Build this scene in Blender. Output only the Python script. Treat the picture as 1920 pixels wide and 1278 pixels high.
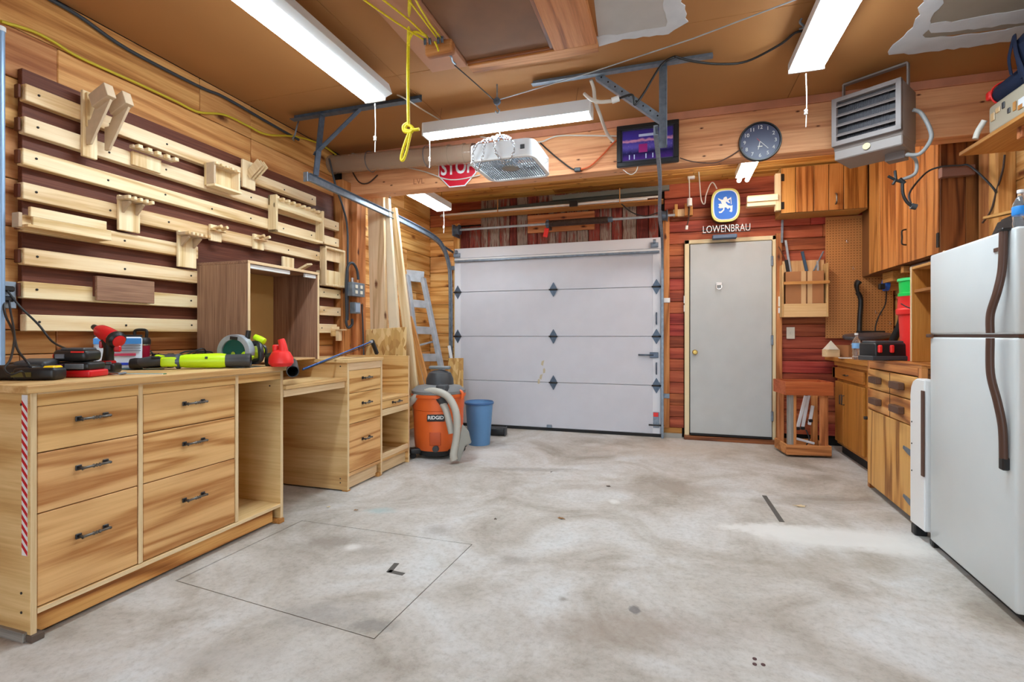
import bpy, bmesh, math, random
from mathutils import Matrix, Vector, Euler
random.seed(7)
PI = math.pi
R = math.radians
for o in list(bpy.data.objects): bpy.data.objects.remove(o)
SC = bpy.context.scene
COL = SC.collection
# ---------------------------------------------------------------- camera, world, exposure
CAMH = 1.10; FPX = 935.0; HY = 628.0; YAW = 0.307
cam = bpy.data.cameras.new('camera'); cam.sensor_fit = 'HORIZONTAL'; cam.sensor_width = 36
cam.lens = FPX / 1920 * 36; cam.shift_y = -(639 - HY) / 1920; cam.clip_start = 0.05
co = bpy.data.objects.new('camera', cam); COL.objects.link(co)
co.location = (0, 0, CAMH); co.rotation_euler = (R(90), 0, YAW)
SC.camera = co
SC.view_settings.view_transform = 'Standard'; SC.view_settings.look = 'None'
SC.view_settings.gamma = 1; SC.view_settings.use_curve_mapping = False
SC.view_settings.exposure = 0.66
world = bpy.data.worlds.new('world'); SC.world = world; world.use_nodes = True
world.node_tree.nodes['Background'].inputs[0].default_value = (0.76, 0.9, 1.0, 1)
world.node_tree.nodes['Background'].inputs[1].default_value = 2.6
LAMP = 34.0     # emission strength of the lamp lenses
CW, SW = math.cos(YAW), math.sin(YAW)
def ray(px, py):
    u = (px - 960) / FPX; v = (HY - py) / FPX
    return Vector((-SW + u * CW, CW + u * SW, v))
def aX(px, py, X): d = ray(px, py); t = X / d.x; return Vector((X, d.y * t, CAMH + d.z * t))
def aY(px, py, Y): d = ray(px, py); t = Y / d.y; return Vector((d.x * t, Y, CAMH + d.z * t))
def aZ(px, py, Z): d = ray(px, py); t = (Z - CAMH) / d.z; return Vector((d.x * t, d.y * t, Z))
# ---------------------------------------------------------------- materials
MATS = {}
def newmat(name):
    m = bpy.data.materials.new(name); m.use_nodes = True; MATS[name] = m
    nt = m.node_tree; return m, nt, nt.nodes['Principled BSDF']
def N(nt, t, **k):
    n = nt.nodes.new(t)
    for a, b in k.items(): setattr(n, a, b)
    return n
def ramp(nt, stops):
    r = N(nt, 'ShaderNodeValToRGB'); e = r.color_ramp.elements
    while len(e) < len(stops): e.new(0.5)
    for i, (p, c) in enumerate(stops):
        e[i].position = p; e[i].color = (c[0], c[1], c[2], 1)
    return r
def srgb(r, g, b):
    f = lambda x: (x / 255 / 12.92) if x / 255 < .04045 else ((x / 255 + .055) / 1.055) ** 2.4
    return (f(r), f(g), f(b))
def math2(nt, op, a, b=None):
    n = N(nt, 'ShaderNodeMath', operation=op)
    for i, x in enumerate((a, b)):
        if x is None: continue
        if isinstance(x, (int, float)): n.inputs[i].default_value = x
        else: nt.links.new(x, n.inputs[i])
    return n.outputs[0]
def wood(name, dark, mid, light, axis='Y', fine=14, rings=7, ringmix=.35, rough=.6, var=.16, knots=0.0, kscale=2.2, kcol=None, spec=.3, huev=.012, al=.34, ac=4.6):
    m, nt, b = newmat(name); L = nt.links.new
    tc = N(nt, 'ShaderNodeTexCoord'); oi = N(nt, 'ShaderNodeObjectInfo')
    mul = N(nt, 'ShaderNodeVectorMath', operation='SCALE'); L(oi.outputs['Random'], mul.inputs['Scale'])
    mul.inputs[0].default_value = (17.3, 29.1, 41.7)
    add = N(nt, 'ShaderNodeVectorMath', operation='ADD'); L(tc.outputs['Object'], add.inputs[0]); L(mul.outputs[0], add.inputs[1])
    ai = 'XYZ'.index(axis)
    def mapped(al, ac):
        mp = N(nt, 'ShaderNodeMapping'); s = [ac] * 3; s[ai] = al; mp.inputs['Scale'].default_value = s
        L(add.outputs[0], mp.inputs['Vector']); return mp.outputs[0]
    n1 = N(nt, 'ShaderNodeTexNoise'); n1.inputs['Scale'].default_value = 2.2; n1.inputs['Detail'].default_value = 7; n1.inputs['Roughness'].default_value = .62
    L(mapped(1.4, fine * 2.4), n1.inputs['Vector'])
    n2 = N(nt, 'ShaderNodeTexNoise'); n2.inputs['Scale'].default_value = 1.0; n2.inputs['Detail'].default_value = 2.5; n2.inputs['Distortion'].default_value = .25
    L(mapped(al, ac), n2.inputs['Vector'])
    r = math2(nt, 'MULTIPLY', n2.outputs['Fac'], rings * 6.283)
    sn = math2(nt, 'SINE', r); sn = math2(nt, 'MULTIPLY', math2(nt, 'ADD', sn, 1.0), .5); sn = math2(nt, 'POWER', sn, 2.6)
    mix = N(nt, 'ShaderNodeMix'); mix.inputs[0].default_value = ringmix
    L(n1.outputs['Fac'], mix.inputs[2]); L(sn, mix.inputs[3])
    rp = ramp(nt, [(.26, light), (.47, mid), (.74, dark)]); L(mix.outputs[0], rp.inputs[0]); colr = rp.outputs[0]
    if knots > 0:
        vo = N(nt, 'ShaderNodeTexVoronoi', voronoi_dimensions='2D'); vo.inputs['Scale'].default_value = kscale; vo.inputs['Randomness'].default_value = 1
        dn = N(nt, 'ShaderNodeTexNoise'); dn.inputs['Scale'].default_value = 30; L(tc.outputs['Object'], dn.inputs['Vector'])
        sx = N(nt, 'ShaderNodeSeparateXYZ'); L(add.outputs[0], sx.inputs[0]); cx = N(nt, 'ShaderNodeCombineXYZ'); oth = [i for i in range(3) if i != ai]
        L(math2(nt, 'MULTIPLY', sx.outputs[ai], .55), cx.inputs[0]); L(math2(nt, 'MULTIPLY', math2(nt, 'ADD', sx.outputs[oth[0]], sx.outputs[oth[1]]), 1.25), cx.inputs[1]); L(cx.outputs[0], vo.inputs['Vector'])
        dd = math2(nt, 'ADD', vo.outputs['Distance'], math2(nt, 'MULTIPLY', dn.outputs['Fac'], .05))
        kr = ramp(nt, [(.02 + knots * .5, (1, 1, 1)), (.045 + knots, (0, 0, 0))]); L(dd, kr.inputs[0])
        km = N(nt, 'ShaderNodeMix', data_type='RGBA'); L(kr.outputs[0], km.inputs[0]); L(colr, km.inputs[6]); km.inputs[7].default_value = (*(kcol or [c * .35 for c in dark]), 1)
        colr = km.outputs[2]
    hs = N(nt, 'ShaderNodeHueSaturation'); L(colr, hs.inputs['Color'])
    L(math2(nt, 'ADD', math2(nt, 'MULTIPLY', oi.outputs['Random'], var), 1 - var / 2), hs.inputs['Value'])
    rh = math2(nt, 'FRACT', math2(nt, 'MULTIPLY', oi.outputs['Random'], 7.13))
    L(math2(nt, 'ADD', math2(nt, 'MULTIPLY', rh, huev), .5 - huev / 2), hs.inputs['Hue'])
    L(hs.outputs[0], b.inputs['Base Color']); b.inputs['Roughness'].default_value = rough
    b.inputs['Specular IOR Level'].default_value = spec
    bu = N(nt, 'ShaderNodeBump'); bu.inputs['Strength'].default_value = .12; bu.inputs['Distance'].default_value = .002
    L(mix.outputs[0], bu.inputs['Height']); L(bu.outputs[0], b.inputs['Normal'])
    return m
def plain(name, col, rough=.5, metal=0., var=0., noise=.0, nscale=20, emis=0, spec=.5, alpha=None, trans=0, ior=1.45, coat=0, detail=4):
    m, nt, b = newmat(name); L = nt.links.new
    b.inputs['Base Color'].default_value = (*col, 1); b.inputs['Roughness'].default_value = rough
    b.inputs['Metallic'].default_value = metal; b.inputs['Specular IOR Level'].default_value = spec
    b.inputs['Coat Weight'].default_value = coat
    if noise or var:
        tc = N(nt, 'ShaderNodeTexCoord'); n = N(nt, 'ShaderNodeTexNoise'); n.inputs['Scale'].default_value = nscale; n.inputs['Detail'].default_value = detail
        L(tc.outputs['Object'], n.inputs['Vector'])
        lo = tuple(c * (1 - noise) for c in col); hi = tuple(min(1, c * (1 + noise * .6)) for c in col)
        rp = ramp(nt, [(.3, lo), (.7, hi)]); L(n.outputs['Fac'], rp.inputs[0])
        hs = N(nt, 'ShaderNodeHueSaturation'); L(rp.outputs[0], hs.inputs['Color'])
        oi = N(nt, 'ShaderNodeObjectInfo'); L(math2(nt, 'ADD', math2(nt, 'MULTIPLY', oi.outputs['Random'], var), 1 - var / 2), hs.inputs['Value'])
        L(hs.outputs[0], b.inputs['Base Color'])
        rr = math2(nt, 'ADD', math2(nt, 'MULTIPLY', n.outputs['Fac'], .15), rough - .07); L(rr, b.inputs['Roughness'])
    if emis:
        b.inputs['Emission Color'].default_value = (*col, 1); b.inputs['Emission Strength'].default_value = emis
    if trans: b.inputs['Transmission Weight'].default_value = trans; b.inputs['IOR'].default_value = ior
    if alpha is not None: b.inputs['Alpha'].default_value = alpha
    return m
W = {}
W['pine'] = lambda ax: wood('pine_boards_' + ax, srgb(158, 98, 52), srgb(200, 138, 80), srgb(222, 168, 108), ax, knots=.05, kscale=1.9, rings=6, ringmix=.3, var=.34, huev=.02, kcol=srgb(96, 50, 22))
W['pineb'] = lambda ax: wood('bright_pine_boards_' + ax, srgb(186, 118, 54), srgb(226, 166, 94), srgb(242, 196, 130), ax, knots=.05, kscale=1.9, rings=6, ringmix=.3, var=.22, kcol=srgb(130, 70, 34))
W['fir'] = lambda ax: wood('orange_fir_' + ax, srgb(128, 70, 34), srgb(192, 122, 70), srgb(214, 148, 94), ax, knots=.05, kscale=3.0, rings=5, ringmix=.25, var=.12, kcol=srgb(76, 34, 20))
W['ply'] = lambda ax: wood('pale_plywood_' + ax, srgb(186, 138, 84), srgb(212, 172, 118), srgb(226, 190, 138), ax, rings=5, ringmix=.30, var=.06, rough=.55, al=.3, ac=2.6)
W['plyd'] = lambda ax: wood('fir_plywood_drawer_' + ax, srgb(176, 120, 64), srgb(214, 166, 106), srgb(228, 184, 124), ax, rings=11, ringmix=.40, var=.05, rough=.5, al=.22, ac=3.6)
W['edge'] = lambda ax: wood('plywood_edge_' + ax, srgb(206, 172, 128), srgb(226, 198, 156), srgb(238, 214, 176), ax, rings=3, ringmix=.1, var=.04)
W['cleat'] = lambda ax: wood('white_pine_cleat_' + ax, srgb(206, 166, 110), srgb(236, 208, 162), srgb(246, 226, 188), ax, rings=5, ringmix=.32, var=.07, rough=.55)
W['walnut'] = lambda ax: wood('walnut_ply_' + ax, srgb(92, 62, 48), srgb(146, 108, 86), srgb(170, 132, 106), ax, rings=3, ringmix=.15, var=.05, fine=20)
W['hard'] = lambda ax: wood('brown_hardboard_' + ax, srgb(74, 38, 26), srgb(100, 54, 38), srgb(122, 72, 52), ax, rings=2, ringmix=.12, var=.03, fine=20)
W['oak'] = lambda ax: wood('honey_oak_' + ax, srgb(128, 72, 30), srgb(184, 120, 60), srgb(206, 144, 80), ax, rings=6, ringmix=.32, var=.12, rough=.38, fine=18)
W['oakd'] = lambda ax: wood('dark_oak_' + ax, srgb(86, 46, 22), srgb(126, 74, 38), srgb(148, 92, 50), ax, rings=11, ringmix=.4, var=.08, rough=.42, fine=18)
W['cab'] = lambda ax: wood('varnished_cabinet_' + ax, srgb(148, 92, 36), srgb(180, 118, 52), srgb(198, 136, 66), ax, rings=4, ringmix=.2, var=.06, rough=.35)
W['figply'] = lambda ax: wood('figured_plywood_' + ax, srgb(146, 88, 38), srgb(200, 138, 72), srgb(226, 172, 102), ax, rings=8, ringmix=.42, var=.04, rough=.42, al=.45, ac=3.2)
W['red'] = lambda ax: wood('red_stained_boards_' + ax, srgb(104, 38, 24), srgb(160, 74, 50), srgb(188, 100, 70), ax, rings=4, ringmix=.25, var=.3, rough=.6, huev=.03)
W['redwood'] = lambda ax: wood('reddish_cedar_' + ax, srgb(158, 76, 38), srgb(190, 98, 54), srgb(206, 120, 72), ax, rings=3, ringmix=.2, var=.1)
W['barn'] = None
W['beamw'] = lambda ax: wood('knotty_beam_' + ax, srgb(186, 112, 74), srgb(222, 154, 112), srgb(236, 174, 130), ax, rings=4, ringmix=.22, var=.05, knots=.04, kscale=6.0, kcol=srgb(84, 36, 20))
W['soffit'] = lambda ax: wood('yellow_pine_ceiling_' + ax, srgb(176, 108, 40), srgb(216, 154, 76), srgb(236, 182, 102), ax, rings=5, ringmix=.3, var=.14, knots=.04, kscale=3.2, kcol=srgb(120, 62, 24))
W['gray'] = lambda ax: wood('weathered_grey_wood_' + ax, srgb(110, 104, 98), srgb(150, 146, 140), srgb(178, 172, 164), ax, rings=3, ringmix=.15, var=.1)
W['mold'] = lambda ax: wood('tan_moulding_' + ax, srgb(150, 96, 44), srgb(188, 132, 70), srgb(206, 154, 92), ax, rings=3, ringmix=.15, var=.2)
def wd(kind, ax):
    k = (kind, ax)
    if k not in MATS: MATS[k] = W[kind](ax)
    return MATS[k]
def barn(ax='Z'):
    m, nt, b = newmat('weathered_barn_board'); L = nt.links.new
    tc = N(nt, 'ShaderNodeTexCoord'); oi = N(nt, 'ShaderNodeObjectInfo')
    mul = N(nt, 'ShaderNodeVectorMath', operation='SCALE'); L(oi.outputs['Random'], mul.inputs['Scale']); mul.inputs[0].default_value = (17, 29, 41)
    add = N(nt, 'ShaderNodeVectorMath', operation='ADD'); L(tc.outputs['Object'], add.inputs[0]); L(mul.outputs[0], add.inputs[1])
    mp = N(nt, 'ShaderNodeMapping'); mp.inputs['Scale'].default_value = (18, 18, 2.2); L(add.outputs[0], mp.inputs['Vector'])
    n = N(nt, 'ShaderNodeTexNoise'); n.inputs['Scale'].default_value = 1.6; n.inputs['Detail'].default_value = 8; n.inputs['Roughness'].default_value = .7; L(mp.outputs[0], n.inputs['Vector'])
    f = math2(nt, 'ADD', n.outputs['Fac'], math2(nt, 'MULTIPLY', math2(nt, 'SUBTRACT', oi.outputs['Random'], .5), .34))
    rp = ramp(nt, [(.36, srgb(96, 30, 22)), (.47, srgb(142, 54, 40)), (.54, srgb(120, 78, 66)), (.66, srgb(158, 140, 126)), (.8, srgb(90, 66, 58))]); L(f, rp.inputs[0])
    L(rp.outputs[0], b.inputs['Base Color']); b.inputs['Roughness'].default_value = .8
    return m
BARN = barn()
def osb():
    m, nt, b = newmat('oriented_strand_board'); L = nt.links.new
    tc = N(nt, 'ShaderNodeTexCoord'); mp = N(nt, 'ShaderNodeMapping'); mp.inputs['Scale'].default_value = (24, 24, 9); L(tc.outputs['Object'], mp.inputs['Vector'])
    v = N(nt, 'ShaderNodeTexVoronoi'); v.inputs['Scale'].default_value = 1.4; L(mp.outputs[0], v.inputs['Vector'])
    rp = ramp(nt, [(0, srgb(176, 126, 66)), (.5, srgb(214, 172, 104)), (1, srgb(236, 204, 146))])
    sp = N(nt, 'ShaderNodeSeparateColor'); L(v.outputs['Color'], sp.inputs[0]); L(sp.outputs[0], rp.inputs[0])
    L(rp.outputs[0], b.inputs['Base Color']); b.inputs['Roughness'].default_value = .7
    return m
OSB = osb()
P = plain
M_black = P('black_plastic', srgb(26, 26, 28), .4)
M_black2 = P('matte_black_rubber', srgb(20, 20, 22), .7)
M_dark = P('dark_gap', srgb(22, 16, 12), .9)
M_charc = P('charcoal_plastic', srgb(62, 64, 68), .45)
M_red = P('red_plastic', srgb(206, 18, 30), .35)
M_redb = P('bright_red_plastic', srgb(232, 44, 40), .4)
M_lime = P('lime_plastic', srgb(196, 236, 12), .4)
M_teal = P('teal_metal', srgb(6, 82, 76), .4)
M_yel = P('yellow_plastic', srgb(246, 200, 20), .4)
M_steel = P('galvanised_steel', srgb(132, 144, 158), .42, .55, noise=.25, nscale=30)
M_steeld = P('dark_zinc_steel', srgb(92, 106, 124), .45, .5, noise=.25, nscale=30)
M_iron = P('dark_iron', srgb(62, 60, 60), .4, .7)
M_pewter = P('pewter', srgb(110, 108, 104), .35, .8)
M_chrome = P('chrome', srgb(200, 200, 205), .2, 1.)
M_alu = P('weathered_aluminium', srgb(176, 182, 190), .45, .4, noise=.2, nscale=14)
M_white = P('white_paint', srgb(226, 228, 232), .4)
M_whitep = P('white_plastic', srgb(236, 236, 236), .4)
M_gdoor = P('white_garage_panel', srgb(202, 203, 212), .55, noise=.03, nscale=6)
M_gdoor2 = P('white_garage_trim', srgb(220, 221, 228), .5)
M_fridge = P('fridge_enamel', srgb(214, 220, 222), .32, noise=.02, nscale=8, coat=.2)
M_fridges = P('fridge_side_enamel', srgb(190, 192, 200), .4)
M_brownp = P('brown_plastic', srgb(84, 56, 44), .4)
M_heater = P('heater_enamel', srgb(140, 130, 126), .5)
M_heater2 = P('heater_louvre', srgb(128, 118, 116), .5)
M_blue = P('blue_plastic', srgb(92, 140, 188), .45, noise=.04, nscale=6)
M_orange = P('orange_plastic', srgb(224, 100, 38), .45)
M_hose = P('grey_hose', srgb(186, 182, 172), .5)
M_green = P('green_plastic', srgb(10, 196, 82), .4)
M_card = P('cardboard', srgb(164, 112, 70), .8, noise=.06, nscale=12)
M_tape = P('packing_tape', srgb(206, 170, 124), .3)
M_rope = P('yellow_rope', srgb(234, 214, 26), .6, noise=.18, nscale=160)
M_cordy = P('yellow_cord', srgb(206, 186, 44), .5)
M_cord = P('black_cord', srgb(24, 24, 26), .5)
M_cordw = P('white_cord', srgb(214, 208, 198), .5)
M_cordg = P('grey_cord', srgb(52, 58, 66), .5)
M_cordo = P('orange_cord', srgb(206, 84, 30), .5)
M_navy = P('navy_cloth', srgb(18, 32, 62), .85, noise=.15, nscale=20)
M_glass = P('clear_bottle', (.9, .95, 1), .08, trans=.92, ior=1.33)
M_duct = P('clear_duct_plastic', srgb(190, 164, 142), .10, alpha=.55, coat=.6)
M_bluel = P('bottle_label_blue', srgb(26, 124, 200), .4)
M_ivory = P('ivory_plastic', srgb(226, 220, 204), .4)
M_ink = P('white_print', srgb(226, 226, 226), .7)
M_signred = P('sign_red', srgb(196, 14, 42), .4)
M_signblue = P('sign_blue', srgb(10, 98, 196), .6)
M_signgold = P('sign_gold', srgb(206, 200, 96), .4)
M_tcream = P('cream_trim_paint', srgb(232, 214, 172), .5)
M_crim = P('crimson_cup', srgb(150, 8, 44), .35)
M_bar = P('brown_steel', srgb(70, 52, 44), .5, .3)
M_lens = P('lamp_lens', (.78, .92, 1), .5, emis=LAMP)
M_lens2 = P('small_lamp_lens', (1, .98, .92), .5, emis=LAMP * .9)
M_lens3 = P('rear_lamp_lens', (.85, .95, 1), .5, emis=LAMP * .85)
M_ceil = P('brown_ceiling_board', srgb(172, 118, 66), .75, noise=.07, nscale=1.6, var=.05, detail=6)
M_hatch = P('brown_hatch_board', srgb(132, 92, 64), .75, noise=.14, nscale=5, detail=8)
M_mud = P('joint_compound', srgb(206, 208, 214), .8, noise=.08, nscale=10)
M_dry = P('grey_drywall', srgb(150, 140, 128), .85, noise=.08, nscale=6)
M_fin = P('heater_fins', srgb(40, 38, 42), .5, .4)
# ---------------------------------------------------------------- mesh builders
CACHE = {}
def fin(bm, name, mat, smooth=False):
    me = bpy.data.meshes.new(name); bm.normal_update(); bm.to_mesh(me); bm.free()
    me.materials.append(mat)
    if smooth:
        me.polygons.foreach_set('use_smooth', [True] * len(me.polygons))
        if smooth == 'auto':
            pass
    return me
def mark_sharp(bm, ang=35):
    for e in bm.edges:
        if len(e.link_faces) == 2 and e.calc_face_angle(0) > R(ang): e.smooth = False
def m_box(sx, sy, sz, mat, bev=.0):
    k = ('b', round(sx, 4), round(sy, 4), round(sz, 4), mat.name, bev)
    if k in CACHE: return CACHE[k]
    bm = bmesh.new(); bmesh.ops.create_cube(bm, size=1)
    bmesh.ops.scale(bm, vec=(sx, sy, sz), verts=bm.verts)
    if bev: bmesh.ops.bevel(bm, geom=bm.edges[:], offset=min(bev, .45 * min(sx, sy, sz)), segments=1 if bev < .008 else 3, affect='EDGES', profile=.5)
    CACHE[k] = me = fin(bm, 'box', mat, bev >= .008)
    return me
def m_cyl(r, h, mat, seg=16, r2=None, bev=0):
    k = ('c', round(r, 4), round(h, 4), mat.name, seg, r2, bev)
    if k in CACHE: return CACHE[k]
    bm = bmesh.new(); bmesh.ops.create_cone(bm, cap_ends=True, segments=seg, radius1=r, radius2=r if r2 is None else r2, depth=h)
    if bev: bmesh.ops.bevel(bm, geom=[e for e in bm.edges if e.calc_face_angle(0) > R(60)], offset=bev, segments=2, affect='EDGES')
    mark_sharp(bm)
    CACHE[k] = me = fin(bm, 'cyl', mat, True)
    return me
def m_lathe(prof, mat, seg=32, sharp=35):
    bm = bmesh.new(); rings = []
    for r, z in prof:
        if r < 1e-5: rings.append([bm.verts.new((0, 0, z))])
        else: rings.append([bm.verts.new((r * math.cos(2 * PI * i / seg), r * math.sin(2 * PI * i / seg), z)) for i in range(seg)])
    for a, b in zip(rings, rings[1:]):
        for i in range(seg):
            j = (i + 1) % seg
            q = [a[i % len(a)], a[j % len(a)], b[j % len(b)], b[i % len(b)]]
            u = []
            for v in q:
                if v not in u: u.append(v)
            if len(u) > 2: bm.faces.new(u)
    bmesh.ops.recalc_face_normals(bm, faces=bm.faces); mark_sharp(bm, sharp)
    return fin(bm, 'lathe', mat, True)
def m_prism(poly, depth, mat, bev=0, smooth=False):
    """polygon in local XZ, extruded along Y (centred)"""
    bm = bmesh.new()
    a = [bm.verts.new((x, -depth / 2, z)) for x, z in poly]; b = [bm.verts.new((x, depth / 2, z)) for x, z in poly]
    n = len(poly); bm.faces.new(a); bm.faces.new(b[::-1])
    for i in range(n): bm.faces.new((a[i], b[i], b[(i + 1) % n], a[(i + 1) % n]))
    bmesh.ops.recalc_face_normals(bm, faces=bm.faces)
    if bev: bmesh.ops.bevel(bm, geom=bm.edges[:], offset=bev, segments=2, affect='EDGES')
    if smooth: mark_sharp(bm, 40)
    return fin(bm, 'prism', mat, smooth)
def spline(pts, n=6, closed=False):
    P_ = [Vector(p) for p in pts]
    if len(P_) < 3 and not closed: return P_
    out = []; m = len(P_); rng = range(m if closed else m - 1)
    for i in rng:
        if closed: p0, p1, p2, p3 = P_[(i - 1) % m], P_[i], P_[(i + 1) % m], P_[(i + 2) % m]
        else: p0 = P_[max(i - 1, 0)]; p1 = P_[i]; p2 = P_[i + 1]; p3 = P_[min(i + 2, m - 1)]
        for k in range(n):
            t = k / n
            out.append(.5 * ((2 * p1) + (-p0 + p2) * t + (2 * p0 - 5 * p1 + 4 * p2 - p3) * t * t + (-p0 + 3 * p1 - 3 * p2 + p3) * t ** 3))
    if not closed: out.append(P_[-1])
    return out
def sweep(bm, pts, rf, seg=8, closed=False, cap=True, flat=1.0):
    n = len(pts); rings = []; up = None
    for i, p in enumerate(pts):
        if closed: t = pts[(i + 1) % n] - pts[i - 1]
        else: t = pts[min(i + 1, n - 1)] - pts[max(i - 1, 0)]
        if t.length < 1e-9: t = Vector((0, 0, 1))
        t.normalize()
        if up is None:
            up = Vector((0, 0, 1)) if abs(t.z) < .9 else Vector((1, 0, 0))
        up = (up - t * up.dot(t))
        if up.length < 1e-6: up = t.orthogonal()
        up.normalize(); sd = t.cross(up)
        r = rf(i / max(1, n - 1)) if callable(rf) else rf
        rings.append([bm.verts.new(p + (sd * math.cos(2 * PI * k / seg) * r + up * math.sin(2 * PI * k / seg) * r * flat)) for k in range(seg)])
    m = n if closed else n - 1
    for i in range(m):
        a, b = rings[i], rings[(i + 1) % n]
        for k in range(seg): bm.faces.new((a[k], a[(k + 1) % seg], b[(k + 1) % seg], b[k]))
    if cap and not closed:
        bm.faces.new(rings[0][::-1]); bm.faces.new(rings[-1])
def m_tube(pts, r, mat, seg=8, n=6, closed=False, smooth=True, flat=1.0):
    bm = bmesh.new(); sweep(bm, spline(pts, n, closed) if n > 1 else [Vector(p) for p in pts], r, seg, closed, flat=flat)
    bmesh.ops.recalc_face_normals(bm, faces=bm.faces); mark_sharp(bm, 60)
    return fin(bm, 'tube', mat, smooth)
def bm_join(parts, mat, name='joined', smooth=False):
    bm = bmesh.new()
    for me, M in parts:
        b0 = len(bm.verts); bm.from_mesh(me); bm.verts.ensure_lookup_table()
        bmesh.ops.transform(bm, matrix=M, verts=bm.verts[b0:])
    return fin(bm, name, mat, smooth)
def m_text(s, size, mat, ext=.001, bold=0.0, align='CENTER'):
    cu = bpy.data.curves.new('text', 'FONT'); cu.body = s; cu.size = size; cu.extrude = ext; cu.offset = bold
    cu.align_x = align; cu.align_y = 'CENTER'; cu.resolution_u = 3
    o = bpy.data.objects.new('text_tmp', cu); COL.objects.link(o)
    bpy.context.view_layer.update()
    me = bpy.data.meshes.new_from_object(o.evaluated_get(bpy.context.evaluated_depsgraph_get()))
    bpy.data.objects.remove(o); me.materials.clear(); me.materials.append(mat)
    return me
def T(x=0, y=0, z=0): return Matrix.Translation((x, y, z))
def E(rx=0, ry=0, rz=0): return Euler((R(rx), R(ry), R(rz))).to_matrix().to_4x4()
WM = {}
def link(name, me, world, parent=None):
    o = bpy.data.objects.new(name, me); COL.objects.link(o)
    if parent is not None:
        o.parent = parent; o.matrix_basis = WM[parent].inverted() @ world
    else: o.matrix_basis = world
    WM[o] = world
    return o
def tag(o, label, cat, group=None):
    o['label'] = label; o['category'] = cat
    if group: o['group'] = group
    return o
class Th:
    """an Empty at the thing's base; parts are given in the frame F (world unless local=True)"""
    def __init__(s, name, label, cat, loc=(0, 0, 0), rz=0, group=None, local=False, M=None, kind=None):
        s.W = M if M is not None else T(*loc) @ E(0, 0, rz)
        s.root = link(name, None, s.W); s.root.empty_display_size = .05
        if kind: s.root['kind'] = kind
        else: tag(s.root, label, cat, group)
        s.F = s.W if (local or M is not None or rz) else Matrix.Identity(4)
    def add(s, name, me, M=None, parent=None, label=None):
        o = link(name, me, s.F @ (M if M is not None else Matrix.Identity(4)), parent or s.root)
        if label: o['label'] = label
        return o
    def box(s, name, c, d, mat, rot=(0, 0, 0), parent=None, bev=.002, label=None):
        return s.add(name, m_box(*d, mat, bev), T(*c) @ E(*rot), parent, label)
    def bx(s, name, a, b, mat, **k):   # from corner to corner
        c = [(p + q) / 2 for p, q in zip(a, b)]; d = [abs(p - q) for p, q in zip(a, b)]
        return s.box(name, c, d, mat, **k)
    def cyl(s, name, c, r, h, mat, rot=(0, 0, 0), parent=None, seg=16, r2=None, bev=0, label=None):
        return s.add(name, m_cyl(r, h, mat, seg, r2, bev), T(*c) @ E(*rot), parent, label)
    def bar(s, name, a, b, w, h, mat, parent=None, bev=.002, label=None, roll=0):
        a, b = Vector(a), Vector(b); d = b - a; q = d.to_track_quat('Z', 'X').to_matrix().to_4x4()
        return s.add(name, m_box(w, h, d.length, mat, bev), T(*((a + b) / 2)) @ q @ E(0, 0, roll), parent, label)
    def rod(s, name, a, b, r, mat, parent=None, seg=12, label=None):
        a, b = Vector(a), Vector(b); d = b - a; q = d.to_track_quat('Z', 'X').to_matrix().to_4x4()
        return s.add(name, m_cyl(r, d.length, mat, seg), T(*((a + b) / 2)) @ q, parent, label)
    def tube(s, name, pts, r, mat, parent=None, seg=8, n=6, closed=False, label=None, flat=1.0):
        c = Vector(pts[0]); return s.add(name, m_tube([Vector(p) - c for p in pts], r, mat, seg, n, closed, flat=flat), T(*c), parent, label)
    def text(s, name, txt, c, size, mat, rot, parent=None, bold=0, sx=1.0, ext=.001):
        return s.add(name, m_text(txt, size, mat, ext, bold), T(*c) @ E(*rot) @ Matrix.Diagonal((sx, 1, 1, 1)), parent)
def solo(name, me, world, label, cat, group=None):
    return tag(link(name, me, world), label, cat, group)
def sbox(name, a, b, mat, label, cat, group=None, bev=.002):
    c = [(p + q) / 2 for p, q in zip(a, b)]; d = [abs(p - q) for p, q in zip(a, b)]
    return solo(name, m_box(*d, mat, bev), T(*c), label, cat, group)
def stube(name, pts, r, mat, label, cat, group=None, seg=8, n=6):
    c = Vector(pts[0]); return solo(name, m_tube([Vector(p) - c for p in pts], r, mat, seg, n), T(*c), label, cat, group)
def struct(name, me, world=None):
    o = link(name, me, world or Matrix.Identity(4)); o['kind'] = 'structure'; return o
def sb(name, a, b, mat, bev=0):
    c = [(p + q) / 2 for p, q in zip(a, b)]; d = [abs(p - q) for p, q in zip(a, b)]
    return struct(name, m_box(*d, mat, bev), T(*c))
def cb(name, a, b, mat, parent, bev=.003, rot=None):
    c = [(p + q) / 2 for p, q in zip(a, b)]; d = [abs(p - q) for p, q in zip(a, b)]
    return link(name, m_box(*d, mat, bev), T(*c) @ (rot or Matrix.Identity(4)), parent)
# ================================================================ ROOM
XL, XR, YB, YF, HC = -2.88, 2.05, 5.68, -1.7, 2.75
BY0, BY1, BZ = 3.90, 4.04, 2.373      # header beam
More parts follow.
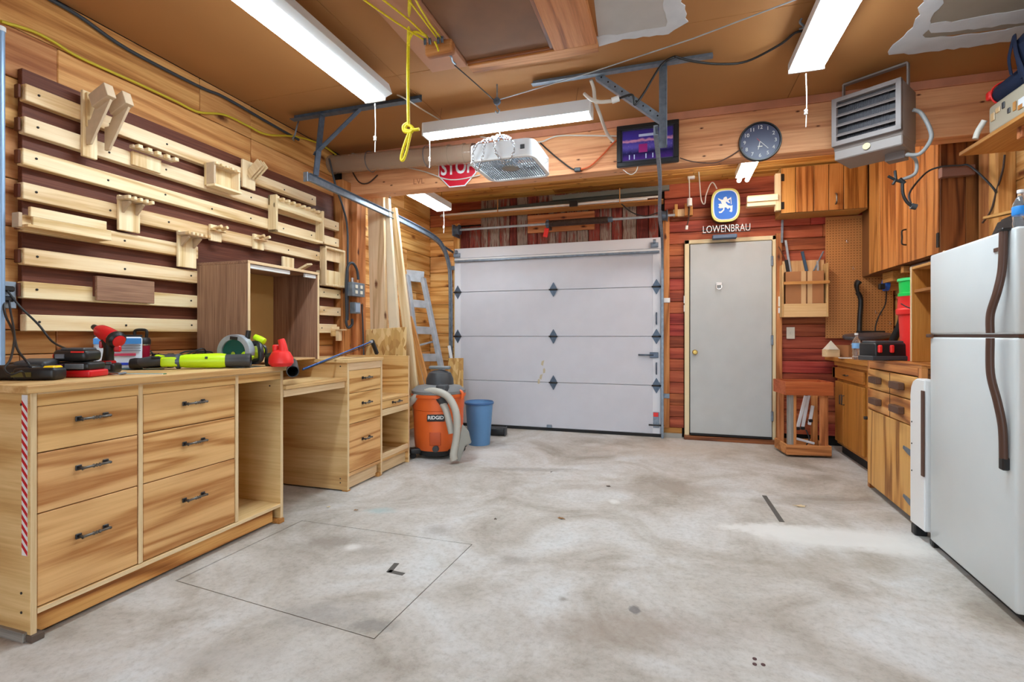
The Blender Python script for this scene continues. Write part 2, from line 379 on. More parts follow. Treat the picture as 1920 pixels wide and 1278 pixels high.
# ---- floor: three cast slabs with joints between them
def concrete():
    m, nt, b = newmat('stained_shaded_concrete'); L = nt.links.new
    g = N(nt, 'ShaderNodeNewGeometry'); pos = g.outputs['Position']
    def noise(sc, det=5, ro=.6, dist=0):
        n = N(nt, 'ShaderNodeTexNoise'); n.inputs['Scale'].default_value = sc; n.inputs['Detail'].default_value = det
        n.inputs['Roughness'].default_value = ro; n.inputs['Distortion'].default_value = dist; L(pos, n.inputs['Vector']); return n.outputs['Fac']
    big = noise(1.5, 6, .62, .8)
    rp = ramp(nt, [(.34, srgb(160, 151, 140)), (.46, srgb(184, 178, 170)), (.54, srgb(196, 192, 187)), (.66, srgb(204, 204, 203))]); L(big, rp.inputs[0])
    def mixc(a, colr, fac):
        mx = N(nt, 'ShaderNodeMix', data_type='RGBA'); L(fac, mx.inputs[0]); L(a, mx.inputs[6]); mx.inputs[7].default_value = (*colr, 1); return mx.outputs[2]
    medn = noise(7, 8, .7, .4); r3 = ramp(nt, [(.38, (.86, .84, .82)), (.5, (1, 1, 1)), (.62, (1.06, 1.06, 1.07))]); L(medn, r3.inputs[0])
    m3 = N(nt, 'ShaderNodeMix', data_type='RGBA', blend_type='MULTIPLY'); m3.inputs[0].default_value = .6; L(rp.outputs[0], m3.inputs[6]); L(r3.outputs[0], m3.inputs[7])
    fine = noise(38, 6, .75)
    r2 = ramp(nt, [(.36, (.72, .7, .68)), (.5, (1, 1, 1)), (.68, (1.12, 1.12, 1.12))]); L(fine, r2.inputs[0])
    mm = N(nt, 'ShaderNodeMix', data_type='RGBA', blend_type='MULTIPLY'); mm.inputs[0].default_value = .55; L(m3.outputs[2], mm.inputs[6]); L(r2.outputs[0], mm.inputs[7]); c = mm.outputs[2]
    wob = noise(13, 6, .7)
    sep = N(nt, 'ShaderNodeSeparateXYZ'); L(pos, sep.inputs[0])
    def spot(x, y, rx, ry, rot, colr, amt, soft=.7, wobs=1.5):
        ca, sa = math.cos(rot), math.sin(rot)
        dx = math2(nt, 'SUBTRACT', sep.outputs[0], x); dy = math2(nt, 'SUBTRACT', sep.outputs[1], y)
        u = math2(nt, 'DIVIDE', math2(nt, 'ADD', math2(nt, 'MULTIPLY', dx, ca), math2(nt, 'MULTIPLY', dy, sa)), rx)
        v = math2(nt, 'DIVIDE', math2(nt, 'SUBTRACT', math2(nt, 'MULTIPLY', dy, ca), math2(nt, 'MULTIPLY', dx, sa)), ry)
        d = math2(nt, 'SQRT', math2(nt, 'ADD', math2(nt, 'MULTIPLY', u, u), math2(nt, 'MULTIPLY', v, v)))
        d = math2(nt, 'ADD', d, math2(nt, 'MULTIPLY', math2(nt, 'SUBTRACT', wob, .5), wobs))
        mr = N(nt, 'ShaderNodeMapRange'); mr.inputs[1].default_value = 1; mr.inputs[2].default_value = 1 - soft; mr.inputs[3].default_value = 0; mr.inputs[4].default_value = amt
        L(d, mr.inputs[0]); return lambda a: mixc(a, colr, mr.outputs[0])
    def fl(px, py): return aZ(px, py, 0)
    dk = srgb(126, 114, 102); wh = srgb(220, 218, 214)
    S = []
    def spx(px, py, wpx, hpx, colr, amt, rot=0, **k):
        a = fl(px, py); w = (fl(px + wpx, py) - fl(px - wpx, py)).length / 2; h = (fl(px, py + hpx) - fl(px, py - hpx)).length / 2
        S.append(spot(a.x, a.y, w, h, rot + YAW, colr, amt, **k))
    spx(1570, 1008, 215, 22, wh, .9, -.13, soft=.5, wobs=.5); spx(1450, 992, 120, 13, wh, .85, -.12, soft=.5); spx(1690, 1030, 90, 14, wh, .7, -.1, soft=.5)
    spx(620, 1015, 75, 22, dk, .55); spx(690, 1030, 60, 9, dk, .35); spx(822, 995, 38, 14, dk, .45); spx(960, 1050, 36, 12, dk, .45)
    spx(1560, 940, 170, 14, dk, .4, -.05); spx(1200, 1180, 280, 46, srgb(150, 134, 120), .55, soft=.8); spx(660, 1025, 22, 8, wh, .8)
    spx(1000, 880, 110, 5, dk, .5, -.06); spx(1560, 1060, 320, 26, srgb(158, 146, 130), .45, soft=.9); spx(712, 957, 34, 7, srgb(150, 178, 180), .6)
    spx(1300, 840, 250, 22, srgb(196, 178, 158), .5, soft=.9); spx(1152, 940, 12, 6, wh, .9); spx(600, 1150, 120, 30, srgb(136, 132, 128), .5, soft=.8)
    spx(700, 1172, 60, 16, srgb(118, 114, 110), .6, soft=.6); spx(1190, 1143, 14, 9, srgb(96, 94, 96), .7, soft=.3); spx(1056, 1122, 12, 6, dk, .6)  # first spot: shadow at the patch slab's near corner, painted into the concrete colour
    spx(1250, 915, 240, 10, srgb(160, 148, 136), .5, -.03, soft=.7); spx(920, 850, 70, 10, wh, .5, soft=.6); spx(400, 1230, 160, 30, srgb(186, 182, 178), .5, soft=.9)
    for f in S: c = f(c)
    L(c, b.inputs['Base Color']); b.inputs['Roughness'].default_value = .62; b.inputs['Specular IOR Level'].default_value = .35
    bu = N(nt, 'ShaderNodeBump'); bu.inputs['Strength'].default_value = .25; bu.inputs['Distance'].default_value = .004; L(fine, bu.inputs['Height']); L(bu.outputs[0], b.inputs['Normal'])
    return m
M_conc = concrete()
M_joint = P('dirt_filled_joint', srgb(104, 94, 86), .9)
floor = sb('floor', (XL - .1, YF - .2, -.12), (XR + .1, YB + .3, -.006), M_joint)
ja = aZ(700, 1197, 0); jb = aZ(330, 1087, 0); jc = aZ(884, 1022, 0)
jy = aZ(1250, 905, 0).y
# inset patch slab (rectangle aligned with the room)
PC = [aZ(328, 1088, 0), aZ(702, 1198, 0), aZ(886, 1020, 0), aZ(566, 975, 0)]
g = .0022
def slab(a, b): return cb('slab', (a[0], a[1], -.1), (b[0], b[1], 0), M_conc, floor, bev=.002)
def framed_slab(x0, x1, y0, y1, inner):
    bm = bmesh.new(); rr = {}
    for nm, z in (('t', 0.0), ('b', -.1)):
        rr[nm] = ([bm.verts.new((x, y, z)) for x, y in ((x0, y0), (x1, y0), (x1, y1), (x0, y1))], [bm.verts.new((p.x, p.y, z)) for p in inner])
        for i in range(4):
            o_, i_ = rr[nm]; bm.faces.new((o_[i], o_[(i + 1) % 4], i_[(i + 1) % 4], i_[i]))
    for k in (0, 1):
        for i in range(4): bm.faces.new((rr['t'][k][i], rr['t'][k][(i + 1) % 4], rr['b'][k][(i + 1) % 4], rr['b'][k][i]))
    bmesh.ops.recalc_face_normals(bm, faces=bm.faces)
    return link('slab', fin(bm, 'slab', M_conc), Matrix.Identity(4), floor)
framed_slab(XL - .05, XR + .05, YF - .1, jy - .0035, PC)
slab((XL - .05, jy + .0035), (XR + .05, YB + .25))
cc_ = sum(PC, Vector()) / 4; ins = [(.006, .007), (-.007, .008), (-.007, -.001), (.003, -.001)]
bm = bmesh.new(); tv_ = [bm.verts.new((p.x + q[0] - cc_.x, p.y + q[1] - cc_.y, .0975)) for p, q in zip(PC, ins)]; bv_ = [bm.verts.new((v.co.x, v.co.y, 0)) for v in tv_]
bm.faces.new(tv_); bm.faces.new(bv_[::-1])
for i in range(4): bm.faces.new((tv_[i], bv_[i], bv_[(i + 1) % 4], tv_[(i + 1) % 4]))
bmesh.ops.recalc_face_normals(bm, faces=bm.faces)
link('slab', fin(bm, 'slab', M_conc), T(cc_.x, cc_.y, -.1), floor)
# ---- ceiling boards
ceil = sb('ceiling', (XL - .1, YF - .2, HC + .012), (XR + .1, YB + .3, HC + .1), M_dark)
sy = aZ(720, 146, HC).y
for (y0, y1) in ((YF - .1, sy - 2.44), (sy - 2.44, sy), (sy, BY0)):
    for (x0, x1) in ((XL, -1.66), (-1.66, .78), (.78, XR)):
        cb('ceiling_board', (x0 + .0015, y0 + .0015, HC), (x1 - .0015, y1 - .0015, HC + .012), M_ceil, ceil, bev=.001)
yy = BY1
random.seed(3)
while yy < YB:
    w = .142; xx = XL - random.random() * 1.2
    while xx < XR:
        l = random.uniform(1.4, 2.6); a = max(xx, XL); b = min(xx + l, XR)
        if b - a > .05: cb('ceiling_plank', (a + .001, yy + .001, HC - .02), (b - .001, min(yy + w, YB) - .001, HC + .01), wd('soffit', 'X'), ceil, bev=.004)
        xx += l
    yy += w
# ---- plank walls
def planks(parent, plane, pos, th, u0, u1, zs, mat, jmin=1.2, jmax=2.6, fixed=None, seed=1, holes=()):
    rnd = random.Random(seed)
    for i, (z0, z1) in enumerate(zip(zs, zs[1:])):
        if fixed is not None: js = [u0] + [j for j in fixed[i % len(fixed)] if u0 < j < u1] + [u1]
        else:
            js = [u0]; u = u0 + rnd.uniform(.5, jmax)
            while u < u1 - .3: js.append(u); u += rnd.uniform(jmin, jmax)
            js.append(u1)
        for a, b in zip(js, js[1:]):
            d = rnd.uniform(-.003, .003); cutl = [(a, b)]
            for (h0, h1, hz0, hz1) in holes:
                if z1 > hz0 and z0 < hz1:
                    nl = []
                    for (p, q) in cutl:
                        if q <= h0 or p >= h1: nl.append((p, q))
                        else:
                            if p < h0 - .03: nl.append((p, h0))
                            if q > h1 + .03: nl.append((h1, q))
                    cutl = nl
            for (p, q) in cutl:
                if plane == 'X': cb('plank', (pos, p + .0015, z0 + .002), (pos + th + (d if th > 0 else -d), q - .0015, z1 - .002), mat, parent, bev=.004)
                else: cb('plank', (p + .0015, pos, z0 + .002), (q - .0015, pos + th + d, z1 - .002), mat, parent, bev=.004)
wl = sb('wall_left', (XL - .12, YF - .1, 0), (XL - .02, YB + .1, HC), M_dark)
j1 = aX(108, 150, XL).y; j2 = aX(375, 200, XL).y; j3 = aX(471, 240, XL).y
zl = [0, .2, .41, .61, .81, 1.01, 1.124, 1.29, 1.449, 1.60, 1.82, 2.05, 2.285, 2.515, 2.75]
fx = [[j3], [1.2, j3], [.6, j3, 3.4], [j3], [1.52, j3], [aX(106, 650, XL).y, j3], [j3, 2.2], [j3], [j3], [.9, j3], [j3], [j3], [j1, j3], [j2, j3]]
planks(wl, 'X', XL - .02, .02, YF, 3.78, zl, wd('pine', 'Y'), fixed=fx, seed=5)
zr = [0, .22, .44, .67, .9, 1.14, 1.37, 1.6, 1.84, 2.08, 2.3, 2.53, 2.75]
planks(wl, 'X', XL - .02, .02, 4.05, YB, zr, wd('pineb', 'Y'), jmin=.9, jmax=1.8, seed=9)
for (y0, y1, t) in ((3.78, 3.9, .10), (3.905, 4.045, .16)):
    cb('post', (XL - .02, y0, 0), (XL + t, y1, BZ if y0 > 3.85 else HC - .26), wd('fir', 'Z'), wl, bev=.004)
wr = sb('wall_right', (XR + .02, YF - .1, 0), (XR + .12, YB + .1, HC), M_dark)
planks(wr, 'X', XR + .02, -.02, YF, YB, [0, .29, .58, .88, 1.18, 1.48, 1.76, 2.06, 2.30, 2.52, 2.75], wd('pineb', 'Y'), seed=12)
for (y0, y1) in ((3.90, 4.0), (4.0, 4.11)):
    cb('post', (XR - .09, y0, 0), (XR, y1, BZ), wd('pine', 'Z'), wr, bev=.003)
wb = sb('wall_back', (XL - .1, YB + .02, 0), (XR + .1, YB + .15, HC), M_dark)
gx0, gx1 = aY(853, 600, 5.64).x, aY(1240, 600, 5.64).x       # roll-up door
GT = aY(1240, 445, 5.64).z
dx0, dx1 = aY(1290, 600, 5.64).x, aY(1450, 600, 5.64).x      # person door
DT = aY(1370, 450, 5.64).z
planks(wb, 'Y', YB + .02, -.03, XL, gx0 + .05, [0, .2, .41, .6, .78, .95, 1.12, 1.3, 1.48, 1.7, 1.88, 2.08, 2.27, 2.45], wd('pineb', 'X'), seed=21)
planks(wb, 'Y', YB + .02, -.03, XL, gx0 + .34, [2.45, 2.6, 2.75], wd('red', 'X'), seed=23)
x = gx0 + .06; rb = random.Random(4); k = 0
while x < gx1 - .03:
    w = rb.choice((.09, .12, .13, .15)); z0 = GT - .12
    x2 = min(x + w, gx1 - .03)
    cb('barn_board', (x + .003, YB - .012 - rb.uniform(0, .008), z0), (x2 - .003, YB + .02, HC - (.0 if x > gx0 + .2 else .32)), BARN, wb, bev=.003)
    x = x2
zred = [.10, .22]
while zred[-1] < 2.7: zred.append(zred[-1] + .124)
zred[-1] = 2.75
planks(wb, 'Y', YB + .02, -.035, gx1 + .03, XR, zred, wd('red', 'X'), jmin=.8, jmax=2.0, seed=31, holes=[(dx0 - .04, dx1 + .04, 0, DT - .08)])
cb('sill_board', (gx1 + .02, YB - .03, .045), (dx0 - .06, YB + .0, .1), wd('mold', 'X'), wb)
cb('curb_block', (gx1 + .02, YB - .06, 0), (dx0 - .06, YB + .02, .045), P('pale_concrete_curb', srgb(160, 158, 152), .8), wb)
cb('door_post', (gx1 + .015, YB - .05, .1), (gx1 + .085, YB + .0, 2.42), wd('fir', 'Z'), wb)
cb('door_post', (gx0 - .02, YB - .04, .0), (gx0 + .06, YB + .0, 2.47), wd('pineb', 'Z'), wb)
# unseen wall behind the camera; its door opening is added to let daylight in
wf = sb('wall_front', (XL - .1, YF - .12, 0), (-1.75, YF, HC), wd('pine', 'X'))
cb('wall_panel', (1.25, YF - .12, 0), (XR + .1, YF, HC), wd('pine', 'X'), wf)
cb('wall_panel', (-1.75, YF - .12, 2.2), (1.25, YF, HC), wd('pine', 'X'), wf)
# apron outside that added opening
ap = sb('trim_2', (-6, -8, -.14), (6, YF - .2, -.02), P('driveway_concrete', srgb(176, 172, 164), .8, noise=.08, nscale=2))
# ---- header beam
beam = sb('trim_1', (XL, BY0 + .0, BZ), (XR, BY1, HC - .055), wd('beamw', 'X'), .003)
bp = cb('top_plate', (XL, BY0 - .012, HC - .055), (XR, BY1, HC), P('pinkish_plate_wood', srgb(196, 130, 100), .7, noise=.14, nscale=9), beam)
tx = link('lettering', m_text('LVL', .07, P('faded_stamp_ink', srgb(176, 112, 76), .8), .0006), T(*aY(785, 340, BY0 - .001)) @ E(90, 0, 0), beam)
# ---- roll-up door
gd = sb('door_1', (gx0 + .02, 5.655, .03), (gx1 - .01, 5.67, GT - .02), M_gdoor2)
def zg(y): return aY(1225, y, 5.64).z
gz = [.03, zg(721.8), zg(630.5), zg(538), GT]
for z0, z1 in zip(gz, gz[1:]):
    cb('door_panel', (gx0 + .01, 5.61, z0 + .002), (gx1, 5.65, z1 - .002), M_gdoor, gd, bev=.004)
st = zg(472)
cb('top_flap', (gx0 + .01, 5.602, st + .03), (gx1, 5.61, GT - .004), M_gdoor2, gd)
for dz, m_, t in ((.012, M_white, .03), (-.008, M_steel, .022)):
    cb('strut', (gx0 + .02, 5.575, st + dz - .01), (gx1 - .02, 5.61, st + dz + .01), m_, gd)
cb('bottom_seal', (gx0 + .01, 5.60, 0), (gx1, 5.65, .032), M_black2, gd)
for xx in (gx0 + .01, gx1 - .09):
    cb('end_stile', (xx, 5.604, .035), (xx + .08, 5.612, st - .03), M_gdoor2, gd)
hp = m_prism([(0, -.085), (.038, -.02), (.042, 0), (.038, .02), (0, .085), (-.038, .02), (-.042, 0), (-.038, -.02)], .006, M_steeld, .001)
for zz in gz[1:4]:
    for xx in (gx0 + .055, (gx0 + gx1) / 2 + .03, gx1 - .05):
        if False: continue
        h = link('hinge', hp, T(xx, 5.600, zz), gd)
        link('hinge_pin', m_cyl(.009, .10, M_iron, 10), T(xx, 5.592, zz) @ E(0, 90, 0), h)
cb('bottom_bracket', (gx1 - .085, 5.597, .1), (gx1 - .02, 5.61, .27), M_steel, gd)
cb('warning_sticker', (gx1 - .082, 5.594, .22), (gx1 - .03, 5.598, .265), M_redb, gd)
link('roller_pin', m_cyl(.008, .16, M_iron, 10), T(gx1 - .05, 5.59, .13) @ E(0, 90, 0), gd)
cb('lock_bolt', (gx1 - .12, 5.585, zg(665) - .03), (gx1 - .03, 5.61, zg(665) + .03), M_steeld, gd)
link('lock_rod', m_cyl(.009, .16, M_steeld, 10), T(gx1 - .16, 5.59, zg(665)) @ E(0, 90, 0), gd)
for zz in (zg(597), zg(690)):
    hd = link('lift_handle', m_tube([(0, 0, -.06), (0, -.03, -.05), (0, -.035, 0), (0, -.03, .05), (0, 0, .06)], .008, M_steeld, 8), T(gx1 - .05, 5.605, zz), gd)
cb('floor_catch', (aY(1030, 800, 5.6).x - .03, 5.59, .035), (aY(1030, 800, 5.6).x + .03, 5.605, .07), M_steel, gd)
for xx in (gx0 + .05, gx1 - .07):
    b_ = cb('top_bracket', (xx - .04, 5.57, st + .04), (xx + .04, 5.602, st + .09), M_steel, gd)
    link('top_roller', m_cyl(.022, .03, M_steel, 14), T(xx, 5.56, st + .1) @ E(0, 90, 0), b_)
for k, (px, py) in enumerate(((1017, 680), (1020, 695), (1014, 706), (1010, 715))):
    pp = aY(px, py, 5.6)
    link('scuff_mark', m_prism([(-.012, -.03), (.010, -.022), (.014, .012), (.002, .034), (-.014, .018)] if k % 2 else [(-.02, -.02), (.004, -.036), (.012, .0), (.02, .03), (-.01, .02)], .0006, MATS.get('tan_scuff') or P('tan_scuff', srgb(192, 180, 152), .6)), T(pp.x, 5.6096, pp.z), gd)
# ---- person door
d2 = sb('door_2', (dx0 + .02, 5.60, .06), (dx1 - .02, 5.645, DT - .03), P('grey_door_paint', srgb(186, 190, 190), .45, noise=.05, nscale=5), .003)
for a, b in (((dx0 - .035, 5.615, .04), (dx0 + .012, 5.68, DT + .02)), ((dx1 - .012, 5.615, .04), (dx1 + .02, 5.68, DT + .02)), ((dx0 - .035, 5.615, DT - .022), (dx1 + .02, 5.68, DT + .02))):
    cb('door_frame', a, b, M_tcream, d2)
cb('door_casing', (dx1 + .022, 5.61, .0), (dx1 + .075, 5.66, DT + .04), wd('fir', 'Z'), d2)
cb('threshold', (dx0 - .04, 5.56, 0), (dx1 + .04, 5.68, .04), wd('oakd', 'X'), d2)
cb('door_sweep', (dx0 + .02, 5.592, .045), (dx1 - .02, 5.60, .07), M_black2, d2)
kp = aY(1303, 660, 5.58)
kn = link('door_knob', m_lathe([(0, -.045), (.02, -.043), (.027, -.03), (.022, -.015), (.01, -.01), (.01, .0), (.026, .004), (.026, .008), (0, .008)], P('brass', srgb(190, 160, 90), .3, .9), 20), T(kp.x, 5.592, kp.z) @ E(-90, 0, 0), d2)
for zz in (1.85, 1.05, .28):
    cb('door_hinge', (dx1 - .03, 5.59, zz - .05), (dx1 - .008, 5.602, zz + .05), M_steel, d2)
hk = aY(1348, 533, 5.58)
h = cb('coat_hook', (hk.x - .028, 5.57, hk.z - .01), (hk.x + .028, 5.60, hk.z + .02), M_whitep, d2)
link('hook_loop', m_tube([(-.025, 0, 0), (-.022, -.02, -.04), (0, -.025, -.05), (.022, -.02, -.04), (.025, 0, 0)], .005, M_chrome), T(hk.x, 5.58, hk.z), d2)
# ================================================================ CEILING OPENING AND PATCHES
def quad_slab(name, pts, z0, z1, mat, parent):
    cx = sum(p.x for p in pts) / len(pts); cy = sum(p.y for p in pts) / len(pts)
    bm = bmesh.new(); a = [bm.verts.new((p.x - cx, p.y - cy, 0)) for p in pts]; b = [bm.verts.new((p.x - cx, p.y - cy, z1 - z0)) for p in pts]
    n = len(pts); bm.faces.new(a); bm.faces.new(b[::-1])
    for i in range(n): bm.faces.new((a[i], b[i], b[(i + 1) % n], a[(i + 1) % n]))
    bmesh.ops.recalc_face_normals(bm, faces=bm.faces)
    return link(name, fin(bm, name, mat), T(cx, cy, z0), parent)
hc = aZ(876, 120, HC - .03); hd_ = aZ(1040, 95, HC - .03)
hx0, hx1, hy1 = hc.x, hd_.x, (hc.y + hd_.y) / 2
ht = Th('ceiling_hatch', 'brown attic hatch board in a pine frame, set in the ceiling', 'hatch', ((hx0 + hx1) / 2, hy1 - .4, HC - .03))
ht.bx('hatch_panel', (hx0, hy1 - 1.1, HC - .016), (hx1, hy1, HC - .001), M_hatch)
ht.bx('stop_moulding', (hx1 - .022, hy1 - 1.1, HC - .030), (hx1 + .0, hy1, HC - .016), wd('oakd', 'Y'))
ht.bx('stop_moulding', (hx0, hy1 - .02, HC - .030), (hx1 - .022, hy1, HC - .016), wd('oakd', 'X'))
ex = aZ(1120, 85, HC - .035).x
ht.bx('frame_board', (hx1 + .0, hy1 - 1.1, HC - .038), (ex, hy1 + .0, HC), wd('fir', 'Y'))
ht.bx('frame_board', (hx0 - .0, hy1 + .0, HC - .038), (ex, hy1 + .085, HC), wd('fir', 'X'))
lb = Th('ceiling_board', 'long pinkish plank screwed to the ceiling beside the attic hatch', 'board', ((hx0) - .14, hy1 - .3, HC - .04))
l0 = aZ(845, 135, HC - .04); l1 = aZ(768, 140, HC - .04)
lb.bx('board', (hx0 - .235, hy1 - 1.4, HC - .04), (hx0 - .005, aZ(800, 138, HC - .04).y, HC - .001), P('pinkish_plank_wood', srgb(186, 132, 100), .7, noise=.10, nscale=5))
def ragged(name, poly, z0, z1, mat, parent, jit=.012, seed=1, closed_edges=None):
    rr = random.Random(seed); out = []
    for i in range(len(poly)):
        a, b = poly[i], poly[(i + 1) % len(poly)]; n = max(1, int((b - a).length / .035))
        for k in range(n):
            p = a.lerp(b, k / n); d = (b - a).normalized(); nn = Vector((-d.y, d.x, 0)); out.append(p + nn * rr.uniform(-jit, jit) + d * rr.uniform(-jit, jit) * .4)
    return quad_slab(name, out, z0, z1, mat, parent)
Zc = HC
dp = quad_slab('drywall_patch', [aZ(1106, -70, Zc), aZ(1122, 70, Zc), aZ(1262, 50, Zc), aZ(1238, -70, Zc)], HC - .004, HC, P('primed_drywall', srgb(188, 184, 182), .8, noise=.06, nscale=8), ceil)
ragged('joint_compound', [aZ(1122, 86, Zc), aZ(1118, 68, Zc), aZ(1250, 47, Zc), aZ(1232, -60, Zc), aZ(1262, -60, Zc), aZ(1290, 40, Zc), aZ(1255, 62, Zc), aZ(1180, 70, Zc)], HC - .0055, HC, M_mud, ceil, .010, 3)
quad_slab('drywall_patch', [aZ(1775, -60, Zc), aZ(1720, 72, Zc), aZ(1990, 40, Zc), aZ(2040, -60, Zc)], HC - .004, HC, M_dry, ceil)
ragged('joint_compound', [aZ(1745, -40, Zc), aZ(1790, -40, Zc), aZ(1745, 38, Zc), aZ(1732, 70, Zc), aZ(1850, 62, Zc), aZ(1960, 36, Zc), aZ(1990, 60, Zc), aZ(1860, 80, Zc), aZ(1760, 94, Zc), aZ(1665, 102, Zc), aZ(1680, 76, Zc), aZ(1712, 50, Zc)], HC - .0055, HC, M_mud, ceil, .012, 5)
ragged('joint_compound', [aZ(1742, 44, Zc), aZ(1850, 28, Zc), aZ(1990, 4, Zc), aZ(1990, 28, Zc), aZ(1860, 48, Zc), aZ(1742, 60, Zc)], HC - .007, HC, M_mud, ceil, .010, 8)
# ================================================================ LAMPS
def shop_light(label, x0, x1, y0, y1, zb, zt, group=None, along='Y', lens=M_lens, chain=None, rz=0):
    cx, cy = (x0 + x1) / 2, (y0 + y1) / 2
    t = Th('shop_light', label, 'lamp', (cx, cy, zb), rz=rz, group=group, local=True)
    w, l, h = x1 - x0, y1 - y0, zt - zb
    t.box('housing', (0, 0, h * .5 + .008), (w, l, h - .016), M_white)
    t.box('lens', (0, 0, .008), (w - .016 if w < l else w - .03, l - .03 if w < l else l - .016, .018), lens, bev=.003)
    for s in (-1, 1):
        if l > w: t.box('end_cap', (0, s * (l / 2 - .006), h * .45), (w + .004, .014, h * .9), M_whitep)
        else: t.box('end_cap', (s * (w / 2 - .006), 0, h * .45), (.014, l + .004, h * .9), M_whitep)
    return t
zA = 2.56; a0 = aZ(685, 194, zA); a1 = aZ(724, 190, zA); fy = (a0.y + a1.y) / 2
LA = shop_light('long ceiling lamp at upper left with a white pull cord, parallel to the tool wall', a0.x, a1.x, fy - 1.42, fy, zA, 2.68)
LA.box('side_reflector', (.07 + .02, 0, .055), (.05, 1.40, .07), M_white, rot=(0, -20, 0))
for s in (-.6, .6): LA.rod('hanger', (0, s * .95, .10), (0, s * .95, HC - zA), .004, M_chrome)
zB = 2.62; b0 = aZ(1477, 142, zB); b1 = aZ(1546, 128, zB); fy = (b0.y + b1.y) / 2
LB = shop_light('wide ceiling lamp at upper right with a long pull cord', b0.x, b1.x, fy - 1.3, fy, zB, 2.685)
c0 = aY(797, 246, 3.3); c1 = aY(1110, 204, 3.3); zC = 2.53
LC = shop_light('ceiling lamp hanging crosswise on wires above the box fan', c0.x, c1.x, 3.25, 3.36, c0.z * .5 + c1.z * .5 - .05, c0.z * .5 + c1.z * .5 + .045)
zC = LC.W.translation.z
for s in (-.5, .5): LC.rod('hanger_wire', (s, 0, .09), (s + .02, 0, HC - zC), .002, M_chrome)
zD = 2.42
d0 = aZ(822, 398, zD); d1 = aZ(844, 393, zD)
LD = shop_light('lamp behind the beam at left, above the wooden corner', d0.x, d1.x, 4.12, (d0.y + d1.y) / 2, zD, 2.5, lens=M_lens3)
for s in (-.3, .3): LD.rod('hanger', (0, s, .07), (0, s, HC - zD - .02), .004, M_chrome)
e0 = aY(1397, 322, 4.62)
TE = Th('tube_light', 'twin tube lamp under the plank ceiling behind the clock', 'lamp', (e0.x, 4.75, 2.55))
tz = 2.56; te1 = aZ(1393, 338, tz)
TE.bx('housing', (te1.x - .065, te1.y - 1.0, tz + .03), (te1.x + .065, te1.y + .02, tz + .09), M_white)
for s in (-.035, .035): TE.rod('tube', (te1.x + s, te1.y - .98, tz), (te1.x + s, te1.y, tz), .018, M_lens2, seg=12)
for s in (-.85, -.1): TE.rod('hanger', (te1.x, te1.y + s, tz + .09), (te1.x, te1.y + s, HC - .02), .004, M_chrome)
def pull(t, name, p, py_end, Y, knot=True, mat=M_cordw):
    e = aY(p[0], py_end, Y); s = aY(p[0], p[1], Y)
    c = t.add('pull_cord', m_tube([(0, 0, 0), (.004, 0, (e.z - s.z) * .5), (0, 0, e.z - s.z)], .003, mat, 6), t.F.inverted() @ T(*s))
    if knot: link('cord_knot', m_lathe([(0, -.02), (.01, -.012), (.008, 0), (.011, .01), (0, .02)], mat, 8), T(s.x, s.y, s.z + (e.z - s.z) * .72), c)
pull(LA, '', (703, 194), 285, a0.y - .03); pull(LB, '', (1511, 138), 238, b0.y - .03); pull(LC, '', (805, 256), 315, 3.3); pull(LD, '', (832, 396), 437, d0.y - .02)
# ================================================================ FRENCH CLEAT WALL
CX = -2.80
cb0 = aX(41, 123, -2.845); cb1 = aX(643, 400, -2.845)
cwz1 = aX(41, 127, -2.845).z; cwz0 = aX(41, 617, -2.845).z
cw = Th('cleat_board', 'brown hardboard wall panel with rows of pale wooden cleats for hanging tools', 'tool board', (-2.85, (cb0.y + cb1.y) / 2, cwz0))
cw.bx('backing_panel', (-2.875, cb0.y, cwz0), (-2.845, 3.74, cwz1), wd('hard', 'Y'))
M_screw = P('screw_head', srgb(34, 28, 24), .6)
CZ = [2.21, 2.06, 1.913, 1.758, 1.612, 1.46, 1.307, 1.157]
def cl(z, pa, pb, h=.076):
    y0 = aX(pa, 400, CX).y if pa < 1e3 else pa; y1 = aX(pb, 400, CX).y
    c = cw.bx('cleat', (-2.845, y0, z - h / 2), (CX, y1, z + h / 2), wd('cleat', 'Y'), bev=.003)
    n = max(2, int((y1 - y0) / .32) + 1)
    for k in range(n):
        yy_ = y0 + .05 + (y1 - y0 - .10) * k / (n - 1)
        cw.cyl('screw', (CX + .0005, yy_, z + .004 * (-1) ** k), .0055, .004, M_screw, rot=(0, 90, 0), parent=c, seg=8)
for i, (pa, pb) in enumerate(((48, 593), (46, 636), (43, 636), (43, 601), (44, 372), (45, 372), (44, 372), (49, 373))): cl(CZ[i], pa, pb)
cl(CZ[4] - .004, 601, 640); cl(CZ[5], 600, 640); cl(CZ[6], 600, 640); cl(CZ[7] - .0, 596, 632)
# spacer ends (dark packers seen at the near ends)
for z in CZ[:7]: cw.bx('packer', (-2.845, aX(44, 400, CX).y - .012, z - .03), (-2.815, aX(44, 400, CX).y - .001, z + .03), wd('hard', 'Z'))
CL = wd('cleat', 'Z'); CLy = wd('cleat', 'Y'); PAL = P('shaded_basswood', srgb(206, 180, 150), .6, noise=.08, nscale=30); EDG = wd('edge', 'Z')
G = 'wooden tool holders hung on the cleats'
def hold(name, label, px, py, cat='tool holder'):
    p = aX(px, py, CX); return Th(name, label, cat, (CX, p.y, p.z), group=None, local=True)
def pzy(t, px, py, X=CX):
    p = aX(px, py, X); return (p.y - t.W.translation.y, p.z - t.W.translation.z)
